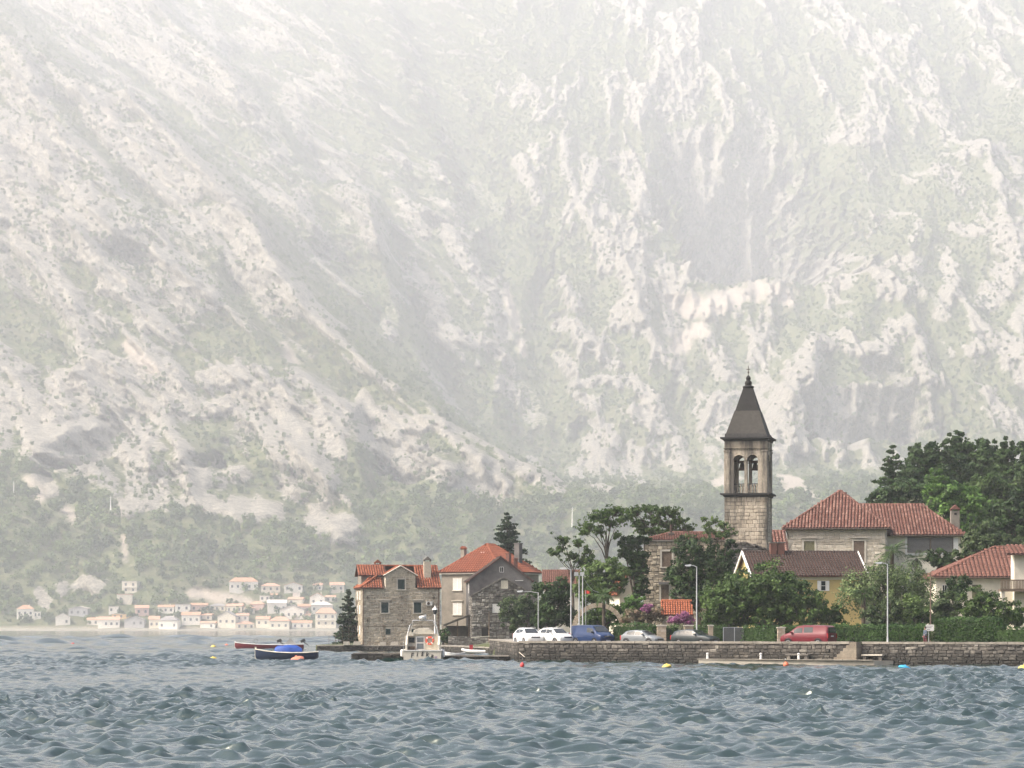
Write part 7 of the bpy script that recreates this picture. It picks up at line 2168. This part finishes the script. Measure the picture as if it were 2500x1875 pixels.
def skin_part(name, verts, edges, radii, mat, parent, root=0, sub=2):
    me = bpy.data.meshes.new(name); me.from_pydata([tuple(v) for v in verts], edges, [])
    me.materials.append(mat)
    o = link(name, me, parent)
    md = o.modifiers.new('skin', 'SKIN'); md.use_smooth_shade = True
    for i, r in enumerate(radii):
        sv = me.skin_vertices[0].data[i]; sv.radius = r if hasattr(r, '__len__') else (r, r); sv.use_root = (i == root)
    s = o.modifiers.new('sub', 'SUBSURF'); s.levels = s.render_levels = sub
    return o
def person():
    D = 252.8
    skinm = plain('skin', (0.42, 0.27, 0.20), .6); jac = plain('blue_grey_jacket', (0.075, 0.10, 0.13), .85); tro = plain('dark_red_trousers', (0.14, 0.045, 0.05), .9); hairm = plain('dark_hair', (0.03, 0.022, 0.018), .7)
    P = thing('person', 'person in blue grey jacket and dark red trousers standing by the white sign', 'person', (WX(2259, D), D, 1.619), math.radians(-60))
    # pelvis, spine, neck, head, arms, legs as one body
    V = [(0, 0, .95), (0, .02, 1.15), (0, .01, 1.38), (0, 0, 1.48), (0, -.02, 1.56), (0, -.02, 1.66), (0, -.01, 1.74),
         (-.17, 0, 1.40), (-.22, .02, 1.14), (-.20, -.10, .92), (-.19, -.15, .84), (.17, 0, 1.40), (.23, .0, 1.14), (.17, -.20, 1.02), (.10, -.27, 1.05),
         (-.10, 0, .88), (-.11, -.02, .50), (-.11, .02, .10), (-.11, -.14, .04), (.10, 0, .88), (.12, .02, .50), (.12, .06, .10), (.12, -.10, .04)]
    E = [(0, 1), (1, 2), (2, 3), (3, 4), (4, 5), (5, 6), (2, 7), (7, 8), (8, 9), (9, 10), (2, 11), (11, 12), (12, 13), (13, 14), (0, 15), (15, 16), (16, 17), (17, 18), (0, 19), (19, 20), (20, 21), (21, 22)]
    Rr = [(.15, .11), (.14, .10), (.16, .11), .055, .07, .095, .06, .06, .045, .035, .04, .06, .045, .035, .04, .09, .06, .042, .04, .09, .06, .042, .04]
    skin_part('body', V, E, Rr, skinm, P)
    q = lambda ids: [V[i] for i in ids]
    skin_part('jacket', [(0, 0, .86)] + q([0, 1, 2, 3, 7, 8, 9, 11, 12, 13]), [(0, 1), (1, 2), (2, 3), (3, 4), (3, 5), (5, 6), (6, 7), (3, 8), (8, 9), (9, 10)], [(.18, .14), (.175, .135), (.165, .125), (.18, .13), .07, .075, .06, .05, .075, .06, .05], jac, P, 1)
    skin_part('trousers', q([0, 15, 16, 17, 19, 20, 21]), [(0, 1), (1, 2), (2, 3), (0, 4), (4, 5), (5, 6)], [(.165, .125), .105, .075, .06, .105, .075, .06], tro, P)
    k = MB(); k.lathe([(.02, 1.785), (.07, 1.775), (.102, 1.72), (.108, 1.66), (.098, 1.60)], 12, (0, .012, 0)); k.build('hair', hairm, P, smooth=True)
    for s in (-1, 1):
        k = MB(); k.lathe([(.012, -.02), (.022, 0), (.012, .02)], 6, (s * .098, -.01, 1.655)); k.build('ear', skinm, P)
        k = MB(); k.lathe([(.006, -.008), (.011, 0), (.006, .008)], 6, (s * .036, -.112, 1.675)); k.build('eye', M_trim, P)
        k = MB(); k.hexa([(s * .115 - .05, -.2, 0), (s * .115 + .05, -.2, 0), (s * .115 + .05, .1, 0), (s * .115 - .05, .1, 0), (s * .115 - .045, -.18, .05), (s * .115 + .045, -.18, .05), (s * .115 + .045, .09, .09), (s * .115 - .045, .09, .09)]); k.build('shoe', M_trim, P)
    k = MB(); k.hexa([(-.012, -.115, 1.63), (.012, -.115, 1.63), (.012, -.10, 1.63), (-.012, -.10, 1.63), (-.006, -.135, 1.635), (.006, -.135, 1.635), (.006, -.10, 1.675), (-.006, -.10, 1.675)]); k.build('nose', skinm, P)
person()

# ------------------------------------------------------------------ the village across the bay
VM = {'w': plain('village_white', (0.74, 0.70, 0.62), .9, var=.06, scale=.2), 'c': plain('village_cream', (0.66, 0.60, 0.49), .9, var=.08, scale=.2), 'p': plain('village_pink', (0.60, 0.42, 0.36), .9, var=.08, scale=.2), 'o': plain('village_ochre', (0.60, 0.42, 0.20), .9, var=.08, scale=.2), 'g': plain('village_grey', (0.40, 0.39, 0.38), .9, var=.08, scale=.2),
      'R': plain('village_tile', (0.42, 0.24, 0.15), .9, var=.2, scale=.3), 'S': plain('village_salmon_tile', (0.48, 0.28, 0.19), .9, var=.2, scale=.3), 'G': plain('village_grey_roof', (0.25, 0.23, 0.22), .9, var=.15, scale=.3), 'F': plain('village_flat_roof', (0.55, 0.50, 0.45), .9, var=.1, scale=.3)}
VPANE = plain('far_pane', (0.10, 0.105, 0.11), .3)
_wm = {}
def far_window(w, h):
    key = (round(w, 1), round(h, 1))
    if key not in _wm:
        k = MB(); k.box(-w / 2, w / 2, -.12, .02, -h / 2, h / 2)
        me = bpy.data.meshes.new('window'); me.from_pydata(k.v, [], k.f); me.materials.append(VPANE); _wm[key] = me
    return _wm[key]
HS = [ # zoom box x0,x1,ytop,ybottom, roof kind, roof, wall, label
 (105,210,250,330,'hip','R','w','white house with orange roof, leftmost of the far village'), (212,256,290,330,'flat','F','w','small white annex beside the leftmost far village house'),
 (350,440,300,380,'gable','F','w','narrow tall white three storey house on the far shore at the left'), (430,550,258,320,'mono','F','g','grey house with one sloping tan roof on the far shore'),
 (545,620,328,378,'gx','R','w','low white house with orange roof left of the long pale barn on the far shore'), (615,750,322,395,'gx','S','w','long white shore house with pale salmon roof'),
 (702,820,305,335,'flat','F','o','low ochre orange building on the far shore'), (765,860,100,172,'flat','F','c','flat roofed cream apartment block, upper of two on the far slope'),
 (733,830,180,240,'flat','S','c','flat roofed cream apartment block, lower of two on the far slope'), (683,745,258,300,'flat','F','w','small white cube house below the two apartment blocks'),
 (850,935,250,315,'gx','S','p','dull pink house with salmon roof in the middle of the far village'), (780,905,320,385,'gable','G','g','grey roofed house with dark gable near the far waterline'),
 (990,1090,248,300,'gx','R','w','white house with orange roof left of the dark modern house'), (1100,1195,242,295,'flat','G','w','modern dark and white house in the far village'),
 (1200,1305,236,290,'gx','R','p','pink house with red roof right of the dark modern house'), (935,1000,318,400,'gx','S','c','narrow cream house at the far waterline left of the grey hipped house'),
 (995,1115,318,410,'hip','G','w','white waterfront house with grey hipped roof'), (1140,1255,292,370,'gx','R','w','white house with red roof, right of the grey hipped waterfront house'),
 (1310,1415,240,290,'hip','G','c','cream house with grey hipped roof right of the pink house'), (1365,1480,288,385,'gable','G','c','tall cream gable house with small windows near the far waterline'),
 (1420,1520,240,300,'gx','S','c','cream house below the bare orange earth bank'), (1440,1620,76,165,'hip','R','w','largest white house with orange roof, highest above the bare earth bank'),
 (1640,1760,112,168,'hip','S','c','cream villa with balcony right of the largest white house'), (1785,1900,106,165,'gable','S','w','white gabled villa in the upper row of the far village'),
 (1967,2022,112,162,'gx','S','w','small white house in the upper row, second from the right'), (2075,2162,106,168,'gx','S','c','cream house at the right end of the upper row'),
 (1805,1900,200,250,'gx','S','c','cream house with salmon roof under the gabled villa'), (1565,1655,225,290,'hip','S','p','rose hipped house below the largest white house'),
 (1945,2040,172,255,'gable','S','w','tall white gable house in the right part of the far village'), (1680,1800,215,300,'gx','F','w','wide white house in the centre right of the far village'),
 (1755,1910,248,340,'gable','G','w','wide white gabled house with grey eaves in the far village'), (1870,1950,242,300,'gx','R','p','salmon coloured house behind the wide gabled one'),
 (1605,1690,320,385,'gx','S','c','cream waterfront house left of the balconied one'), (1690,1815,322,410,'hip','S','c','cream waterfront house with rows of balconies'),
 (1980,2110,266,385,'hip','S','c','tall cream house with three rows of windows at the right end of the village'), (1240,1330,302,345,'gx','S','c','low cream house between the two tall houses near the far waterline'), (1482,1560,302,350,'gx','S','w','small white house right of the tall cream gable house'),
 (1528,1600,255,300,'hip','S','c','cream cottage touching the rose hipped house'), (1700,1762,176,210,'gx','R','c','small cream house with red roof below the cream villa'), (1838,1884,172,200,'flat','F','w','white box house under the white gabled villa'),
 (1908,1950,302,345,'gx','R','w','little white house with red roof beside the wide gabled house'), (2046,2106,188,232,'gx','S','w','white house right of the tall white gable house'),
 (1256,1350,350,398,'gx','S','w','long low white boathouse on the far waterline'), (1484,1598,352,402,'hip','S','c','cream waterfront villa left of the other cream waterfront houses'), (1832,1958,346,402,'gx','R','w','white waterfront house right of the balconied one'),
 (1955,2090,228,300,'hip','F','w','white house behind the tall cream one at the right end'), (1630,1695,190,225,'flat','F','w','tiny white house under the largest white house'),
]
for i, (a, b, t, bt, kind, rm, wm_, lab) in enumerate(HS):
    px0, px1 = a / 2.572, b / 2.572; pt, pb = 1380 + t / 2.572, 1380 + bt / 2.572
    x, y, z = on_mountain((px0 + px1) / 2, pb)
    zz = max(z, 1.0)
    y = min(ground_at(x, zz), ground_at(x, zz + 3)) - 1.0
    sc = y / FPX
    x = ((px0 + px1) / 2 - 1250) * sc; z = CAM_H + (HOR - pb) * sc
    w = (px1 - px0) * sc; H_ = (pb - pt) * sc; d = min(w * .8, 14)
    T = thing('village_house', lab, 'house', (x, y, z), math.radians(random.uniform(-10, 10)), 'houses of the village across the bay')
    rh = {'hip': .30, 'gable': .34, 'gx': .27, 'mono': .22, 'flat': .06}[kind] * H_
    he = H_ - rh
    k = MB()
    if kind == 'gable': k.prism([(-w / 2, -6), (w / 2, -6), (w / 2, he), (0, H_ - .3), (-w / 2, he)], 0, d)
    elif kind == 'mono': k.prism([(-w / 2, -6), (w / 2, -6), (w / 2, he), (0, H_ - .3), (-w / 2, he - .5)], 0, d)
    else: k.box(-w / 2, w / 2, 0, d, -6, he)
    k.build('wall', VM[wm_], T)
    k = MB(); o = .6
    if kind == 'hip':
        c = min(w, d) * .42
        k.add([(-w / 2 - o, -o, he), (w / 2 + o, -o, he), (w / 2 + o, d + o, he), (-w / 2 - o, d + o, he), (-w / 2 + c, d / 2, H_), (w / 2 - c, d / 2, H_)], [(0, 1, 5, 4), (1, 2, 5), (2, 3, 4, 5), (3, 0, 4), (3, 2, 1, 0)])
    elif kind == 'gx':
        k.prism([(-o, he), (d + o, he), (d / 2, H_)], -w / 2 - o, w / 2 + o, 'x')
    elif kind == 'gable':
        for s in (-1, 1): k.hexa([(s * (w / 2 + o), -o, he - .3), (0, -o, H_ - .35), (0, d + o, H_ - .35), (s * (w / 2 + o), d + o, he - .3), (s * (w / 2 + o), -o, he + .25), (0, -o, H_ + .2), (0, d + o, H_ + .2), (s * (w / 2 + o), d + o, he + .25)])
    elif kind == 'mono':
        k.hexa([(-w / 2 - o, -o, he - .4), (w / 2 * .2, -o, H_ - .2), (w / 2 * .2, d + o, H_ - .2), (-w / 2 - o, d + o, he - .4), (-w / 2 - o, -o, he), (w / 2 * .2, -o, H_ + .2), (w / 2 * .2, d + o, H_ + .2), (-w / 2 - o, d + o, he)])
        k.hexa([(w / 2 * .2, -o, H_ - .25), (w / 2 + o, -o, he - .1), (w / 2 + o, d + o, he - .1), (w / 2 * .2, d + o, H_ - .25), (w / 2 * .2, -o, H_ + .15), (w / 2 + o, -o, he + .3), (w / 2 + o, d + o, he + .3), (w / 2 * .2, d + o, H_ + .15)])
    else: k.box(-w / 2 - .4, w / 2 + .4, -.4, d + .4, he, H_)
    k.build('roof', VM[rm], T)
    rows = max(1, min(4, int(he / 5.4))); cols = max(2, min(5, int(w / 5.6)))
    fm = far_window(min(2.2, w / cols * .42), min(2.8, he / rows * .52))
    for r_ in range(rows):
        for c in range(cols):
            if random.random() < .1: continue
            link('window', fm, T, (-w / 2 + w * (c + .5) / cols, 0, he * (r_ + .52) / rows))
    if i % 3 == 1 and rows > 1:
        k = MB(); k.box(-w * .42, w * .42, -1.3, -.13, he / rows - .25, he / rows - .05); k.box(-w * .42, w * .42, -1.3, -1.15, he / rows - .04, he / rows + .8); k.build('balcony', VM['w'], T)
    if i % 4 == 0 and kind != 'flat':
        k = MB(); k.box(w * .2, w * .2 + 1.0, d * .4, d * .4 + 1.0, he, H_ + 1.0); k.build('chimney', VM['c'], T)
# sea wall of the village
k = MB(); x0, x1 = WX(-40, SHORE - 8), WX(870, SHORE - 8); k.box(x0, x1, SHORE - 9, SHORE + 6, -3, 1.6)
tag(k.build('village_sea_wall', VM['c']), 'long pale sea wall at the foot of the far village', 'wall')
